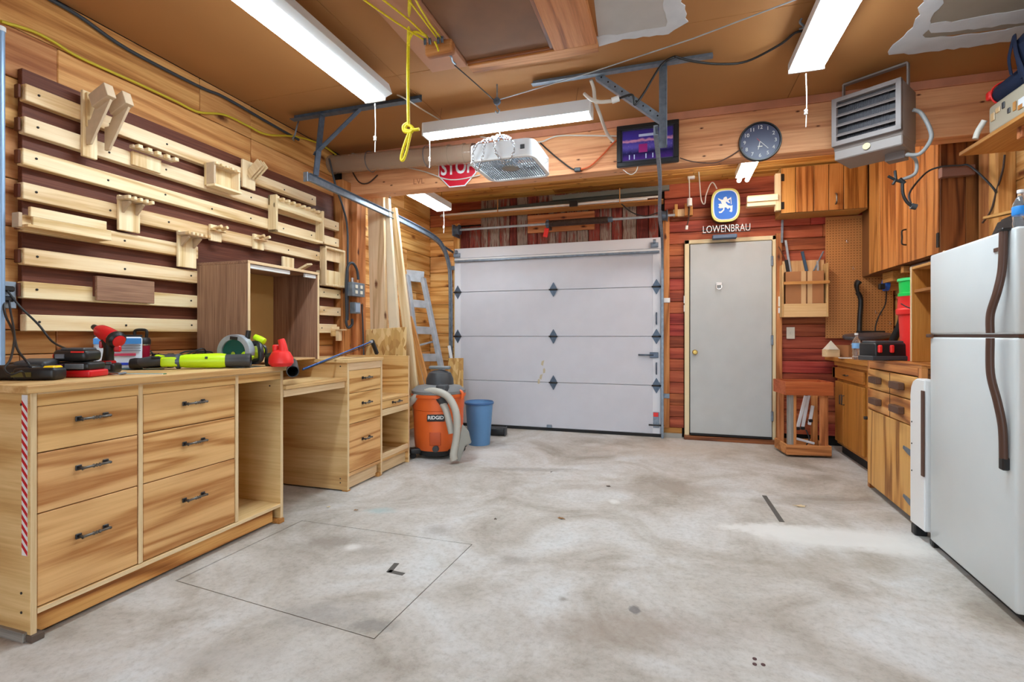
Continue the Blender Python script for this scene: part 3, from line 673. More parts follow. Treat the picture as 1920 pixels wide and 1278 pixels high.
# 1 tall gun-style bracket
t = hold('saw_bracket', 'tall pale bracket with two forked angled arms, top left of the cleat wall', 158, 295)
y0, z0 = pzy(t, 150, 292); y1, z1 = pzy(t, 178, 180)
t.bx('back_plate', (.002, y0, z0), (.02, y1, z1 + .0), CL)
t.bx('spacer', (.02, y0 + .01, z1 - .18), (.034, y1 - .0, z1 - .01), CL)
for s in (0, 1):
    yb = y0 + .02 + s * .085
    t.add('arm', m_prism([(.0, 0), (.03, 0), (.17, .2), (.135, .235), (.10, .24), (.03, .12), (.0, .12)], .012, PAL, .001), T(.02, yb, z0 + .06))
    t.bx('arm_cap', (.08, yb - .03, z0 + .245), (.20, yb + .012, z0 + .315), PAL, rot=(0, -22, 0))
# generic pieces
def pegrack(name, label, pts, n, depth=.07, w=None, tall=.12, gus=True, cat='tool holder'):
    (xa, ya), (xb, yb) = pts        # top-left, bottom-right pixels of the back plate
    t = hold(name, label, (xa + xb) / 2, yb); a = pzy(t, xa, ya); b = pzy(t, xb, yb)
    zt = (a[1]); zb = b[1]
    t.bx('back_plate', (.002, a[0], zb), (.02, b[0], zt), CL)
    W2 = w or (b[0] - a[0]) * 1.25; cy = (a[0] + b[0]) / 2; y0 = cy - W2 / 2
    s = t.bx('shelf', (.02, y0, zt - .03), (.02 + depth - .03, y0 + W2, zt - .012), PAL)
    fw = W2 / (2 * n - 1)
    for k in range(n): t.bx('tooth', (.02 + depth - .031, y0 + 2 * k * fw, zt - .03), (.02 + depth, y0 + (2 * k + 1) * fw, zt - .012), CL)
    if gus:
        for q in (a[0] + .02, b[0] - .02):
            t.add('gusset', m_prism([(0, 0), (depth * .6, .05), (depth * .6, .06), (0, .06)], .014, PAL, .001), T(.02, q, zt - .092))
    return t
t = hold('screwdriver_rack', 'low toothed rack with five square teeth on the second cleat', 275, 312)
a = pzy(t, 244, 282); b = pzy(t, 298, 312)
t.bx('back_plate', (.002, a[0], -.02), (.02, b[0], .055), CL)
t.bx('shelf', (.02, a[0] - .02, .062), (.05, b[0] + .06, .08), PAL)
for k in range(5): t.bx('tooth', (.05, a[0] - .01 + k * .052, .062), (.078, a[0] + .014 + k * .052, .082), CL)
pegrack('drill_rack', 'slotted shelf on a tall square backplate, on the fourth cleat', ((218, 365), (258, 438)), 5, depth=.09)
pegrack('pliers_rack', 'slotted shelf with a long tail board just above the tall open cabinet', ((330, 432), (364, 504)), 6, depth=.10)
# box shelf with fingers
t = hold('bit_rack', 'boxy finger rack with angled sides on the second cleat beside the vertical plate', 410, 350)
a = pzy(t, 382, 312); b = pzy(t, 432, 350)
t.bx('back_plate', (.002, a[0], -.02), (.02, b[0], .12), CL)
t.bx('side_panel', (.02, a[0], -.015), (.085, a[0] + .014, .12), PAL)
t.bx('side_panel', (.02, b[0] - .014, -.015), (.085, b[0], .12), CL)
t.bx('bottom_shelf', (.02, a[0], -.03), (.09, b[0] + .01, -.015), CLy); t.bx('top_shelf', (.02, a[0], .105), (.07, b[0], .12), PAL)
for k in range(5): t.bx('tooth', (.07, a[0] + .002 + k * (b[0] - a[0]) / 5, .105), (.10, a[0] + .028 + k * (b[0] - a[0]) / 5, .12), CL)
# angled pair holder at top
t = hold('hook_plate', 'vertical pale plate carrying a pair of slanted arms, on the top cleat at right', 462, 358)
a = pzy(t, 451, 298); b = pzy(t, 475, 358)
t.bx('back_plate', (.002, a[0], b[1]), (.02, b[0], a[1]), CL)
for k in (0, 1, 2): t.box('slanted_arm', (.07, (a[0] + b[0]) / 2 - .01 + .026 * k, b[1] + .13), (.13, .012, .06), EDG, rot=(0, -38, 0))
# ledge tray at left (5th cleat)
t = hold('ledge_tray', 'long shallow tray with a raised lip at the left of the fifth cleat', 120, 440)
a = pzy(t, 45, 434, CX + .06); b = pzy(t, 203, 455, CX + .06)
t.bx('back_board', (.002, a[0] - .0, -.005), (.02, b[0], .055), CLy); t.bx('shelf', (.02, a[0] + .0, -.005), (.085, b[0], .008), CLy)
t.bx('front_board', (.07, a[0] + .02, .0), (.084, b[0], .045), CLy); t.bx('upper_board', (.03, a[0] + .03, .05), (.05, b[0] + .0, .095), CLy)
t.bx('end_board', (.002, a[0] - .014, -.005), (.05, a[0], .06), PAL)
# walnut block
t = hold('walnut_shelf_block', 'plain brown walnut board hung over the seventh cleat', 235, 568)
a = pzy(t, 181, 517, CX + .03); b = pzy(t, 289, 569, CX + .03)
t.bx('front_board', (.018, a[0], b[1] + .0), (.034, b[0], a[1]), wd('walnut', 'Y')); t.bx('side_board', (.0, a[0], b[1] + .02), (.018, a[0] + .018, a[1]), wd('hard', 'Z')); t.bx('side_board', (.0, b[0] - .018, b[1] + .02), (.018, b[0], a[1]), wd('hard', 'Z'))
# small peg holders
def pegs(label, px0, px1, py0, py1):
    t = hold('peg_holder', label, (px0 + px1) / 2, py1); a = pzy(t, px0, py0); b = pzy(t, px1, py1)
    t.bx('back_plate', (.002, a[0], b[1]), (.022, b[0], a[1]), CL)
    for k in (0, 1): t.rod('peg', (.02, a[0] + .02 + k * (b[0] - a[0] - .04), a[1] - .03), (.09, a[0] + .02 + k * (b[0] - a[0] - .04), a[1] - .015), .011, CL)
    t.bx('bridge', (.02, a[0] - .01, a[1] - .042), (.05, b[0] + .01, a[1] - .028), CL)
pegs('small plate with two round pegs, left of its twin on the fourth cleat', 390, 411, 420, 455)
pegs('small plate with two round pegs, right of its twin on the fourth cleat', 472, 491, 438, 470)
# open frame boxes
t = hold('chisel_frame', 'wide open frame with a slotted top rail on the third cleat', 548, 446)
a = pzy(t, 502, 368); b = pzy(t, 594, 432)
zt = a[1] + .01; zb_ = zt - .27
for q in (a[0], b[0] - .02): t.bx('side_board', (.002, q, zb_), (.075, q + .02, zt), EDG)
t.bx('bottom_board', (.002, a[0], zb_), (.075, b[0], zb_ + .018), CLy); t.bx('top_rail', (.002, a[0], zt - .075), (.022, b[0], zt), CLy)
t.bx('front_rail', (.05, a[0], zt - .095), (.065, b[0], zt - .06), CLy)
for k in range(9): t.bx('slot_tooth', (.022, a[0] + .03 + k * (b[0] - a[0] - .08) / 8, zt - .02), (.06, a[0] + .052 + k * (b[0] - a[0] - .08) / 8, zt), CL)
t = hold('small_frame', 'small upright open frame box at the right end of the fourth cleat', 618, 530)
a = pzy(t, 599, 461); b = pzy(t, 637, 532); zt = a[1]; zb_ = zt - .33
for q in (a[0], b[0] - .018): t.bx('side_board', (.002, q, zb_), (.06, q + .018, zt), EDG)
t.bx('top_board', (.002, a[0], zt - .018), (.06, b[0], zt), EDG); t.bx('bottom_board', (.002, a[0], zb_), (.06, b[0], zb_ + .018), EDG)
t.bx('back_board', (.002, a[0], zt - .11), (.016, b[0], zt - .02), CL); t.bx('back_board', (.002, a[0], zb_ + .02), (.016, b[0], zb_ + .14), CL)
t = hold('wedge_hook', 'small block with a long slanted wedge behind the top of the open cabinet', 540, 500)
a = pzy(t, 527, 480); b = pzy(t, 546, 500)
t.bx('back_plate', (.002, a[0], -.06), (.02, b[0] + .01, .07), CL)
t.box('wedge', (.07, b[0] + .05, .0), (.12, .14, .016), EDG, rot=(10, -30, 20))
t = hold('corner_hook', 'little T shaped wooden hook low at the right end of the cleat wall', 628, 628)
t.bx('back_plate', (.0, -.06, -.01), (.018, .04, .075), CLy); t.bx('peg', (.018, -.015, -.05), (.05, .03, .04), CL); t.bx('cap', (.018, -.02, .04), (.08, .06, .052), EDG)
# ================================================================ WORKBENCH
BX = -2.18; WX = -2.865
def yb(px, X=BX): return aX(px, 700, X).y
by0 = 1.18; by1 = yb(531)
PLY, PLYZ, PLD, ED, EDz = wd('ply', 'Y'), wd('ply', 'Z'), wd('plyd', 'Y'), wd('edge', 'Y'), wd('edge', 'Z')
wbn = Th('workbench', 'big plywood workbench with six drawers and an open bay, nearest on the left', 'workbench', ((BX + WX) / 2, (by0 + by1) / 2, 0))
top = wbn.bx('worktop', (WX, by0 - .025, .893), (BX + .028, by1 + .012, .921), PLY, bev=.002)
def side(t, y, z1=.893, z0=.02, X=BX, inner=WX, th=.019):
    p = t.bx('side_panel', (inner, y, z0), (X - .003, y + th, z1), wd('ply', 'X'))
    t.bx('edge_strip', (X - .003, y, z0), (X, y + th, z1), EDz, parent=p); return p
ya = [by0, yb(264) - .009, yb(444.5) - .009, by1 - .019]
for i, q in enumerate(ya): side(wbn, q, z0=.02 if i in (0, 3) else .115)
wbn.bx('top_rail', (BX - .02, ya[0] + .019, .842), (BX - .002, ya[3], .893), PLD)
wbn.bx('top_rail', (BX - .03, ya[0] + .019, .885), (BX - .0, ya[3], .893), ED)
wbn.bx('bottom_shelf', (WX, ya[0] + .019, .093), (BX, ya[3], .113), PLY, bev=.003)
wbn.bx('shelf_edge', (BX, ya[0] + .019, .094), (BX + .002, ya[3], .112), ED)
wbn.bx('toe_kick', (BX - .05, ya[0] + .019, .012), (BX - .03, ya[3] - .03, .093), wd('figply', 'Y'))
wbn.bx('back_panel', (WX - .0, ya[0] + .019, .113), (WX + .012, ya[3], .893), PLY)
for q in (ya[0], ya[3] - .02):
    wbn.bx('foot_block', (BX - .06, q - .004, 0), (BX + .012, q + .036, .026), P('dirty_wood_foot', srgb(92, 78, 68), .8) if q == ya[0] else wd('mold', 'Y'))
wbn.bx('base_runner', (WX, ya[0] - .012, 0), (BX - .02, ya[0] + .01, .035), wd('gray', 'X'))
def drawer(t, y0, y1, z0, z1, X=BX, hw=.15, dir_=1, mat=None, hstyle='big', nh=1):
    d = t.bx('drawer', (X - .02, y0 + .0025, z0 + .002), (X - .003, y1 - .0025, z1 - .002), mat or PLD, bev=.002)
    yc, zc = (y0 + y1) / 2, z0 + (z1 - z0) * (.62 if hstyle == 'big' else .62)
    s = hw / .17
    h = t.add('handle', m_lathe([(0, -.06 * s), (.005, -.058 * s), (.0045, -.02 * s), (.008, -.012 * s), (.0045, -.006 * s), (.0075, 0), (.0045, .006 * s), (.008, .012 * s), (.0045, .02 * s), (.0055, .05 * s), (.0085, .058 * s), (0, .06 * s)], M_pewter, 10), T(X + .026, yc, zc) @ E(90, 0, 0), d)
    for k in (-1, 1):
        t.rod('handle_post', (X - .002, yc + k * .055 * s, zc), (X + .03, yc + k * .055 * s, zc), .0055, M_iron, parent=d, seg=8)
        t.box('handle_foot', (X + .001, yc + k * .055 * s, zc), (.006, .022, .02), M_iron, parent=d)
    return d
for c in (0, 1):
    a, b = ya[c] + .019, ya[c + 1]
    for z0, z1 in ((.672, .842), (.452, .672), (.115, .452)):
        d = drawer(wbn, a, b, z0, z1)
for q, hz in ((ya[0] - .0006, (.10, .17, .85)),):
    for z in hz: wbn.cyl('screw', (BX - .05, q, z), .005, .003, M_screw, rot=(90, 0, 0), seg=8)
for z in (.80, .86): wbn.cyl('screw', (BX - .02 - (.86 - z), ya[3] - .0005, z), .005, .003, M_screw, rot=(90, 0, 0), seg=8)
# red and white tape on the near side panel
tp = Th('hazard_tape', 'red and white striped tape down the near corner of the workbench', 'tape', (BX - .03, by0 - .001, .40))
zt0 = aY(50, 1042, by0).z; zt1 = .885
tp.bx('white_tape', (BX - .047, by0 - .0012, zt0), (BX - .016, by0, zt1), M_white, bev=0)
n = int((zt1 - zt0) / .036)
for k in range(n):
    z = zt0 + k * (zt1 - zt0 - .03) / n
    tp.add('red_stripe', m_prism([(-.0155, .030), (-.0155, .046), (.0155, .016), (.0155, 0)], .0006, M_signred), T(BX - .0315, by0 - .0015, z))
# ================================================================ MITER STATION : desk bay, drawer unit, end unit
DX = -2.155
dy0 = 2.985; dy1 = yb(717, DX); ey1 = yb(768, DX)
dk_ = Th('desk_bay', 'low plywood desk surface bridging the workbench and the drawer unit', 'desk', (-2.5, 2.7, .73))
dk_.bx('desk_top', (WX, by1 + .002, .778), (DX - .005, dy0 - .002, .799), PLY); dk_.bx('apron', (DX - .045, by1 + .002, .733), (DX - .02, dy0 - .002, .777), ED)
dk_.bx('back_cleat', (WX, by1 + .002, .70), (WX + .02, dy0 - .002, .777), ED)
du = Th('drawer_unit', 'narrow plywood unit with three drawers right of the knee space', 'drawer unit', ((DX + WX) / 2, (dy0 + dy1) / 2, 0))
side(du, dy0, z1=.905, X=DX, z0=.01); side(du, dy1 - .019, z1=.905, X=DX, z0=.01)
du.bx('worktop', (WX, dy0 - .012, .905), (DX + .012, dy1, .928), PLY)
slot = du.bx('handle_slot', (DX - .14, dy0 + .10, .9275), (DX - .11, dy1 - .08, .9285), wd('hard', 'Y'))
du.bx('top_rail', (DX - .02, dy0 + .019, .849), (DX - .002, dy1 - .019, .905), ED)
for z0, z1 in ((.685, .849), (.468, .685), (.128, .468)): drawer(du, dy0 + .019, dy1 - .019, z0, z1, X=DX, hw=.13)
du.bx('bottom_shelf', (WX, dy0 + .019, .103), (DX, dy1 - .019, .125), PLY); du.bx('toe_kick', (DX - .05, dy0 + .019, .008), (DX - .03, dy1 - .03, .103), ED)
for z in (.06, .09, .88): du.cyl('screw', (DX - .06, dy0 - .0005, z), .005, .003, M_screw, rot=(90, 0, 0), seg=8)
du.bx('foot_block', (DX - .05, dy1 - .05, 0), (DX - .004, dy1 - .001, .03), wd('mold', 'Y')); du.bx('foot_block', (DX - .05, dy0 + .001, 0), (DX - .004, dy0 + .04, .012), wd('mold', 'Y'))
eu = Th('end_unit', 'low plywood unit with one shallow drawer and an open shelf, farthest of the plywood row', 'cabinet', ((DX + WX) / 2, (dy1 + ey1) / 2, 0))
p = eu.bx('side_panel', (WX, ey1 - .019, .0), (DX - .003, ey1, .921), wd('plyd', 'X')); eu.bx('edge_strip', (DX - .003, ey1 - .019, .0), (DX, ey1, .921), EDz, parent=p)
eu.bx('work_surface', (WX, dy1 + .001, .578), (DX + .0, ey1 - .019, .597), PLY)
drawer(eu, dy1 + .001, ey1 - .019, .515, .578, X=DX, hw=.16)
eu.bx('rail', (DX - .02, dy1 + .001, .462), (DX - .002, ey1 - .019, .512), ED)
eu.bx('shelf', (WX, dy1 + .001, .105), (DX, ey1 - .019, .125), PLY); eu.bx('shelf_rail', (DX - .02, dy1 + .001, .125), (DX - .002, ey1 - .019, .165), ED)
eu.bx('toe_kick', (DX - .05, dy1 + .001, .008), (DX - .03, ey1 - .02, .105), ED); eu.bx('back_panel', (WX, dy1 + .001, .125), (WX + .012, ey1 - .019, .92), PLY)
# ---- tall open cabinet (hutch)
hy0, hy1_, HX, hz0, hz1 = 2.36, 2.995, -2.395, .932, 1.548
HX = -2.40
hu = Th('open_cabinet', 'tall open box cabinet with walnut sides standing across the bench and drawer unit', 'cabinet', (-2.6, 2.68, hz0))
hz0 = .9295
for q in (hy0, hy1_ - .018):
    s_ = hu.bx('side_panel', (-2.80, q, hz0), (HX - .003, q + .018, hz1 - .018), wd('walnut', 'Z')); hu.bx('edge_strip', (HX - .003, q, hz0), (HX, q + .018, hz1 - .018), EDz, parent=s_)
tpn = hu.bx('top_panel', (-2.80, hy0, hz1 - .018), (HX - .003, hy1_, hz1), wd('walnut', 'Y')); hu.bx('edge_strip', (HX - .003, hy0, hz1 - .018), (HX, hy1_, hz1), ED, parent=tpn)
hu.bx('back_panel', (-2.80, hy0 + .018, hz0), (-2.79, hy1_ - .018, hz1 - .018), P('honey_back_panel', srgb(196, 158, 98), .5, noise=.05, nscale=6))
hu.bx('drawer_runner', (HX - .03, hy0 + .02, hz1 - .045), (HX - .012, hy0 + .36, hz1 - .019), M_whitep)
hu.bx('drawer_runner', (HX - .03, hy1_ - .13, hz1 - .045), (HX - .012, hy1_ - .02, hz1 - .019), M_whitep)
hu.bx('bottom_panel', (-2.79, hy0 + .018, hz0), (HX - .02, hy1_ - .018, hz0 + .012), PLY)
# ================================================================ TOOLS ON THE BENCH (local x = rightwards, y = away)
BT = .921
def stand(name, label, cat, px, py, Z, rz=0, group=None):
    p = aZ(px, py, Z); t = Th(name, label, cat, tuple(p), rz=math.degrees(YAW) + rz, local=True, group=group)
    return t
def Th_rz(loc, rz): return T(*loc) @ E(0, 0, rz)
def rbox(w, d, h, mat, bev): return m_box(w, d, h, mat, bev)
# charger with yellow-marked battery
t = stand('battery_charger', 'black charger holding a battery with a yellow button at the near bench end', 'charger', 66, 711, BT, 8)
t.box('base', (-.05, .02, .03), (.15, .13, .06), M_black, bev=.018)
t.box('dock', (-.03, .05, .06), (.12, .09, .035), M_charc, rot=(8, 0, 0), bev=.012)
b_ = t.box('battery', (.04, -.03, .026), (.15, .075, .05), M_black, bev=.014)
t.box('release_button', (.085, -.03, .046), (.045, .05, .022), M_yel, parent=b_, bev=.006)
t.box('rating_label', (-.0, -.0685, .024), (.07, .003, .018), P('label_olive', srgb(92, 84, 30), .5), parent=b_, bev=0)
t.tube('cord', [(-.11, .06, .03), (-.12, .1, .02), (-.06, .15, .008), (.02, .14, .006)], .004, M_cord)
t = stand('black_charger', 'flat black charger with a magenta stripe, lying behind the yellow-marked battery', 'charger', 62, 700, BT, -12)
t.box('body', (0, 0, .028), (.19, .12, .055), M_black, bev=.016); t.box('stripe', (.03, -.01, .058), (.10, .03, .008), P('magenta_plastic', srgb(190, 20, 62), .4), bev=.003)
t.box('contact_rail', (-.03, .02, .06), (.07, .03, .012), M_steel, bev=.002); t.box('status_light', (.085, -.045, .045), (.02, .02, .016), M_redb, bev=.003)
# red charger with stacked battery
t = stand('red_charger', 'red based charger with a large black battery stacked on it', 'charger', 148, 706, BT, 4)
t.box('base', (0, 0, .016), (.17, .11, .03), M_red, bev=.008); t.box('deck', (-.0, .0, .047), (.155, .10, .036), M_black, bev=.012)
t.box('display', (.02, -.052, .047), (.075, .006, .022), M_steel, bev=.002); t.box('side_badge', (-.04, -.052, .045), (.03, .006, .024), P('blue_red_badge', srgb(90, 40, 90), .4), bev=.002)
b_ = t.box('battery', (-.005, .0, .092), (.14, .095, .05), M_black, bev=.018); t.box('battery_top', (.0, .0, .118), (.10, .075, .014), M_charc, parent=b_, bev=.006)
t.cyl('release_button', (-.074, -.02, .09), .014, .012, M_red, rot=(0, 90, 0), parent=b_); t.box('side_label', (-.04, -.049, .09), (.035, .004, .018), M_steel, parent=b_, bev=0); t.box('red_stripe', (.03, -.049, .108), (.05, .004, .006), M_redb, parent=b_, bev=0)
# impact driver
t = stand('impact_driver', 'red and black cordless driver standing upright on its battery', 'drill', 202, 699, BT, 20)
dq = Vector((.70, -.52, -.36)).normalized(); DQ = dq.to_track_quat('Z', 'X').to_matrix().to_4x4(); D0 = Vector((0, .01, .178))
def dm(s): return T(*(D0 + dq * s)) @ DQ
hd = t.add('motor_housing', m_lathe([(0, -.078), (.020, -.076), (.031, -.055), (.036, -.02), (.037, .03), (.034, .05), (0, .052)], M_red, 24), dm(0))
t.add('rear_cap', m_lathe([(.036, 0), (.041, .008), (.040, .024), (.03, .034), (0, .036)], M_black, 24), dm(.038), hd)
t.add('rear_badge', m_lathe([(0, .004), (.022, .003), (.028, 0), (.028, -.004), (0, -.004)], M_red, 24), dm(.076), hd)
t.add('chuck', m_cyl(.012, .032, M_iron, 14, .016), dm(-.092), hd); t.box('battery_brand_plate', (.02, -.05, .05), (.02, .006, .012), M_steel, bev=0)
t.add('grip', m_tube([(.0, .0, .16), (.005, .0, .12), (.002, .0, .08), (.0, 0, .045)], lambda u: .027 - .006 * math.sin(u * PI), M_black, 14), None)
t.box('trigger', (-.028, .012, .135), (.016, .02, .035), M_red, bev=.004)
t.cyl('collar', (.0, 0, .052), .032, .014, M_red, seg=20, bev=.003); b_ = t.box('battery', (.0, 0, .024), (.085, .10, .046), M_black, bev=.012); t.box('battery_plate', (.012, -.051, .03), (.03, .004, .02), M_steel, parent=b_, bev=0)
t.box('belt_clip_pad', (.045, -.02, .115), (.028, .02, .03), M_red, bev=.005)
# white and blue bag, tumbler
p = aZ(228, 692, BT)
bg = stand('supply_pouch', 'white and blue plastic pouch with lettering bands propped behind the driver', 'bag', 222, 692.5, BT, 32)
bg.box('pouch', (0, .0, .085), (.20, .035, .17), P('pouch_plastic', srgb(222, 232, 244), .3), bev=.012, rot=(-6, 0, 0))
bg.box('blue_band', (0, -.022, .148), (.196, .003, .03), P('sky_blue', srgb(66, 144, 220), .4), bev=0, rot=(-6, 0, 0)); bg.box('blue_band', (0, -.0245, .03), (.19, .003, .012), P('deep_blue', srgb(22, 60, 196), .4), bev=0, rot=(-6, 0, 0))
bg.box('red_band', (.02, -.0235, .078), (.11, .003, .013), P('rose_print', srgb(200, 60, 90), .4), bev=0, rot=(-6, 0, 0)); bg.box('top_seal', (0, .01, .175), (.20, .012, .012), M_black, bev=.002)
for k in range(3): bg.box('grey_line', (.02, -.0225, .098 + k * .013), (.15, .003, .004), M_steel, bev=0, rot=(-6, 0, 0))
tu = stand('travel_tumbler', 'crimson insulated cup with a black handled lid at the back of the bench', 'cup', 264, 689.5, BT)
tu.add('cup_body', m_lathe([(0, 0), (.034, 0), (.037, .01), (.043, .13), (0, .13)], M_crim, 24)); tu.add('lid', m_lathe([(.045, .13), (.046, .15), (.04, .165), (0, .168)], M_black, 24))
tu.cyl('rim_band', (0, 0, .128), .0445, .01, M_chrome, seg=24)
tu.tube('lid_handle', [(-.03, 0, .16), (-.033, 0, .195), (-.022, 0, .207), (.022, 0, .207), (.033, 0, .195), (.03, 0, .16)], .0075, M_black)
# rulers / bits of packaging
for nm, lab, px, py, w, d, mt, rz in (('steel_ruler', 'thin white and green strip lying at the front edge of the bench', 250, 701, .30, .022, P('strip_green', srgb(40, 120, 84), .4), -2), ('teal_sleeve', 'flat teal plastic sleeve lying behind the green strip', 250, 692.5, .30, .03, P('teal_sleeve_plastic', srgb(10, 92, 108), .35), 2)):
    t = stand(nm, lab, 'strip', px, py, BT, rz); t.box('strip', (0, 0, .002), (w, d, .004), mt, bev=.001)
    if nm == 'steel_ruler': t.box('white_edge', (0, -.014, .0018), (w, .008, .0036), M_white, bev=.001)
t = stand('foil_packet', 'crumpled grey foil packet beside the red charger', 'packet', 204, 703, BT, 15)
t.box('packet', (0, 0, .008), (.09, .03, .014), M_chrome, bev=.005, rot=(0, 8, 0)); t.box('packet_end', (.05, .005, .006), (.03, .02, .01), M_steel, bev=.004, rot=(0, -10, 20))
# lime leaf blower lying down
lb_ = stand('leaf_blower', 'lime green and grey cordless blower lying along the bench front', 'blower', 378, 691, BT, 19)
k = 1.0
ax = lambda x: T(x, 0, .042) @ E(0, 90, 0)
bodyz = lb_.add('motor_body', m_lathe([(0, -.10), (.03, -.10), (.036, -.07), (.038, .0), (.040, .09), (.036, .115), (0, .118)], M_lime, 24), ax(.0))
lb_.add('nozzle', m_lathe([(.033, 0), (.034, .09), (.037, .095), (.037, .12), (.030, .121), (.027, .06), (0, .06)], M_charc, 24), ax(.115))
lb_.add('ring', m_cyl(.039, .02, M_steeld, 24, bev=.003), ax(-.105))
lb_.add('grip_sleeve', m_tube([(-.11, 0, .045), (-.17, 0, .05), (-.23, .0, .042), (-.30, .01, .032)], lambda u: .034 - .010 * u, M_charc, 14))
lb_.box('lime_panel', (-.16, -.0, .06), (.10, .05, .028), M_lime, bev=.01, rot=(0, 6, 0)); lb_.box('lime_panel', (-.14, -.022, .04), (.08, .03, .05), M_lime, bev=.01); lb_.box('switch', (-.20, -.022, .064), (.04, .02, .012), M_black, bev=.004)
lb_.add('end_cap', m_lathe([(0, -.03), (.026, -.02), (.03, 0), (.028, .03), (0, .035)], M_black, 16), T(-.30, .01, .032) @ E(0, 90, 0)); lb_.box('front_vent', (.03, -.036, .06), (.012, .01, .012), M_black, bev=.001)
nz = stand('flat_nozzle', 'long black tapering blower nozzle lying behind the lime blower handle', 'nozzle', 255, 690, BT, 14)
nz.add('nozzle', m_tube([(-.14, 0, .03), (-.06, 0, .034), (.05, 0, .03), (.16, 0, .034)], lambda u: .026 + .012 * u, M_black, 14, flat=.8))
nz.add('collar', m_cyl(.04, .03, M_black, 18, bev=.004), T(.165, 0, .04) @ E(0, 90, 0))
bx_ = stand('black_case', 'small soft black case at the foot of the crimson cup', 'case', 283, 688.5, BT, 25)
bx_.box('case', (0, 0, .032), (.10, .06, .06), M_black2, bev=.014); bx_.tube('strap', [(.03, 0, .06), (.035, 0, .075), (.045, 0, .06)], .004, M_black2)
# cord coil
rc = random.Random(11); pts = []
for i in range(46):
    a = i * .72; r = .095 + .03 * math.sin(i * 1.7); pts.append((math.cos(a) * r * 1.6, math.sin(a) * r * .7, .02 + .085 * (.5 + .5 * math.sin(i * 1.3)) * rc.uniform(.3, 1)))
cc = stand('coiled_cable', 'tangled coil of black power cable behind the lime blower', 'cable', 340, 686, BT, 35)
cc.tube('cable', pts, .0045, M_cord, n=5); cc.tube('cable_loop', [(-.16, 0, .01), (-.19, 0, .07), (-.17, .01, .105), (-.13, 0, .07), (-.11, 0, .01)], .004, M_cord)
# circular saw
cs = stand('circular_saw', 'lime and grey circular saw with a teal blade standing on the bench', 'saw', 450, 687.5, BT, -6)
cs.add('blade', m_cyl(.078, .003, M_teal, 48), T(-.01, -.03, .085) @ E(90, 0, 0)); cs.cyl('arbor_nut', (-.012, -.036, .075), .012, .012, M_chrome, rot=(90, 0, 0))
g0 = []
for i in range(19):
    a = R(-12 + i * 11.4); g0.append((.098 * math.cos(a), .098 * math.sin(a)))
for i in range(18, -1, -1):
    a = R(-12 + i * 11.4); g0.append((.070 * math.cos(a), .070 * math.sin(a)))
gu = cs.add('blade_guard', m_prism(g0, .05, M_alu, .002), T(-.01, -.02, .085)); cs.box('guard_plate', (-.005, -.047, .162), (.045, .004, .018), M_iron, rot=(0, 6, 0), parent=gu, bev=.001)
cs.add('motor', m_cyl(.045, .11, M_lime, 24, bev=.008), T(.035, .06, .085) @ E(90, 0, 0)); cs.add('motor_cap', m_cyl(.046, .03, M_black, 24, bev=.006), T(.035, .125, .085) @ E(90, 0, 0))
cs.box('base_plate', (.0, -.01, .008), (.25, .13, .006), M_steel, rot=(0, 6, 0), bev=.002); cs.box('lime_shroud', (.055, -.02, .055), (.06, .05, .05), M_lime, rot=(0, 35, 0), bev=.012)
cs.tube('rear_handle', [(.06, .02, .13), (.10, .02, .13), (.125, .0, .09), (.12, 0, .04), (.07, .0, .03)], .016, M_black, seg=12)
cs.add('lime_grip', m_lathe([(0, -.04), (.016, -.034), (.02, 0), (.018, .03), (0, .038)], M_lime, 16), T(.10, .03, .155) @ E(0, 115, 0)); cs.tube('front_knob', [(.045, -.0, .16), (.05, 0, .19), (.052, 0, .205)], .014, M_black)
# red blower
rb_ = stand('red_blower', 'small red blower with a black round nozzle pointing off the bench end', 'blower', 522, 687, BT, -2)
rb_.add('housing', m_lathe([(0, -.02), (.055, -.02), (.07, 0), (.068, .03), (.05, .062), (.02, .075), (0, .076)], M_redb, 24), T(0, .03, .02) @ Matrix.Diagonal((1, .8, 1, 1)))
rb_.add('handle', m_tube([(.015, .03, .08), (.01, .03, .12), (.0, .03, .155)], lambda u: .027 - .009 * u, M_redb, 14)); rb_.box('trigger_block', (-.03, .03, .10), (.03, .04, .05), M_redb, bev=.01)
rb_.add('air_intake', m_lathe([(0, 0), (.045, 0), (.05, .02), (.045, .05), (0, .05)], M_black, 20), T(-.05, .08, .03) @ E(0, -90, 0))
n0 = aX(548, 681, -2.30); n1 = aX(549, 696, -2.07)
loc = rb_.W.inverted()
a = loc @ n0; b = loc @ n1; d = (b - a).normalized(); q = d.to_track_quat('Z', 'X').to_matrix().to_4x4()
rb_.add('nozzle', m_lathe([(.026, -.06), (.032, 0), (.034, (b - a).length), (.030, (b - a).length + .001), (.029, .02), (0, .02)], M_charc, 24), T(*a) @ q)
# blue saw leaning
s0 = aX(568, 692, -2.20); s1 = aX(697, 640, -2.30); s2 = aX(707, 666, -2.30)
s2.z = max(s2.z, .945)
bs = Th('hand_saw', 'long blue framed hacksaw with a dark handle resting on the drawer unit top', 'saw', tuple(s2))
bs.tube('frame', [s0, s0.lerp(s1, .5), s1], .006, P('blue_metal', srgb(46, 92, 160), .35, .3), n=1); bs.bar('blade', s0 + Vector((0, 0, -.006)), s1 + Vector((0, 0, -.02)), .002, .012, M_iron, bev=0)
bs.bar('handle', s1 + Vector((0, 0, .012)), s2, .03, .028, M_black, bev=.008); bs.bar('grip_cap', s1 + Vector((-.0, 0, .0)), s1 + (s0 - s1).normalized() * .03, .02, .026, M_alu, bev=.004)
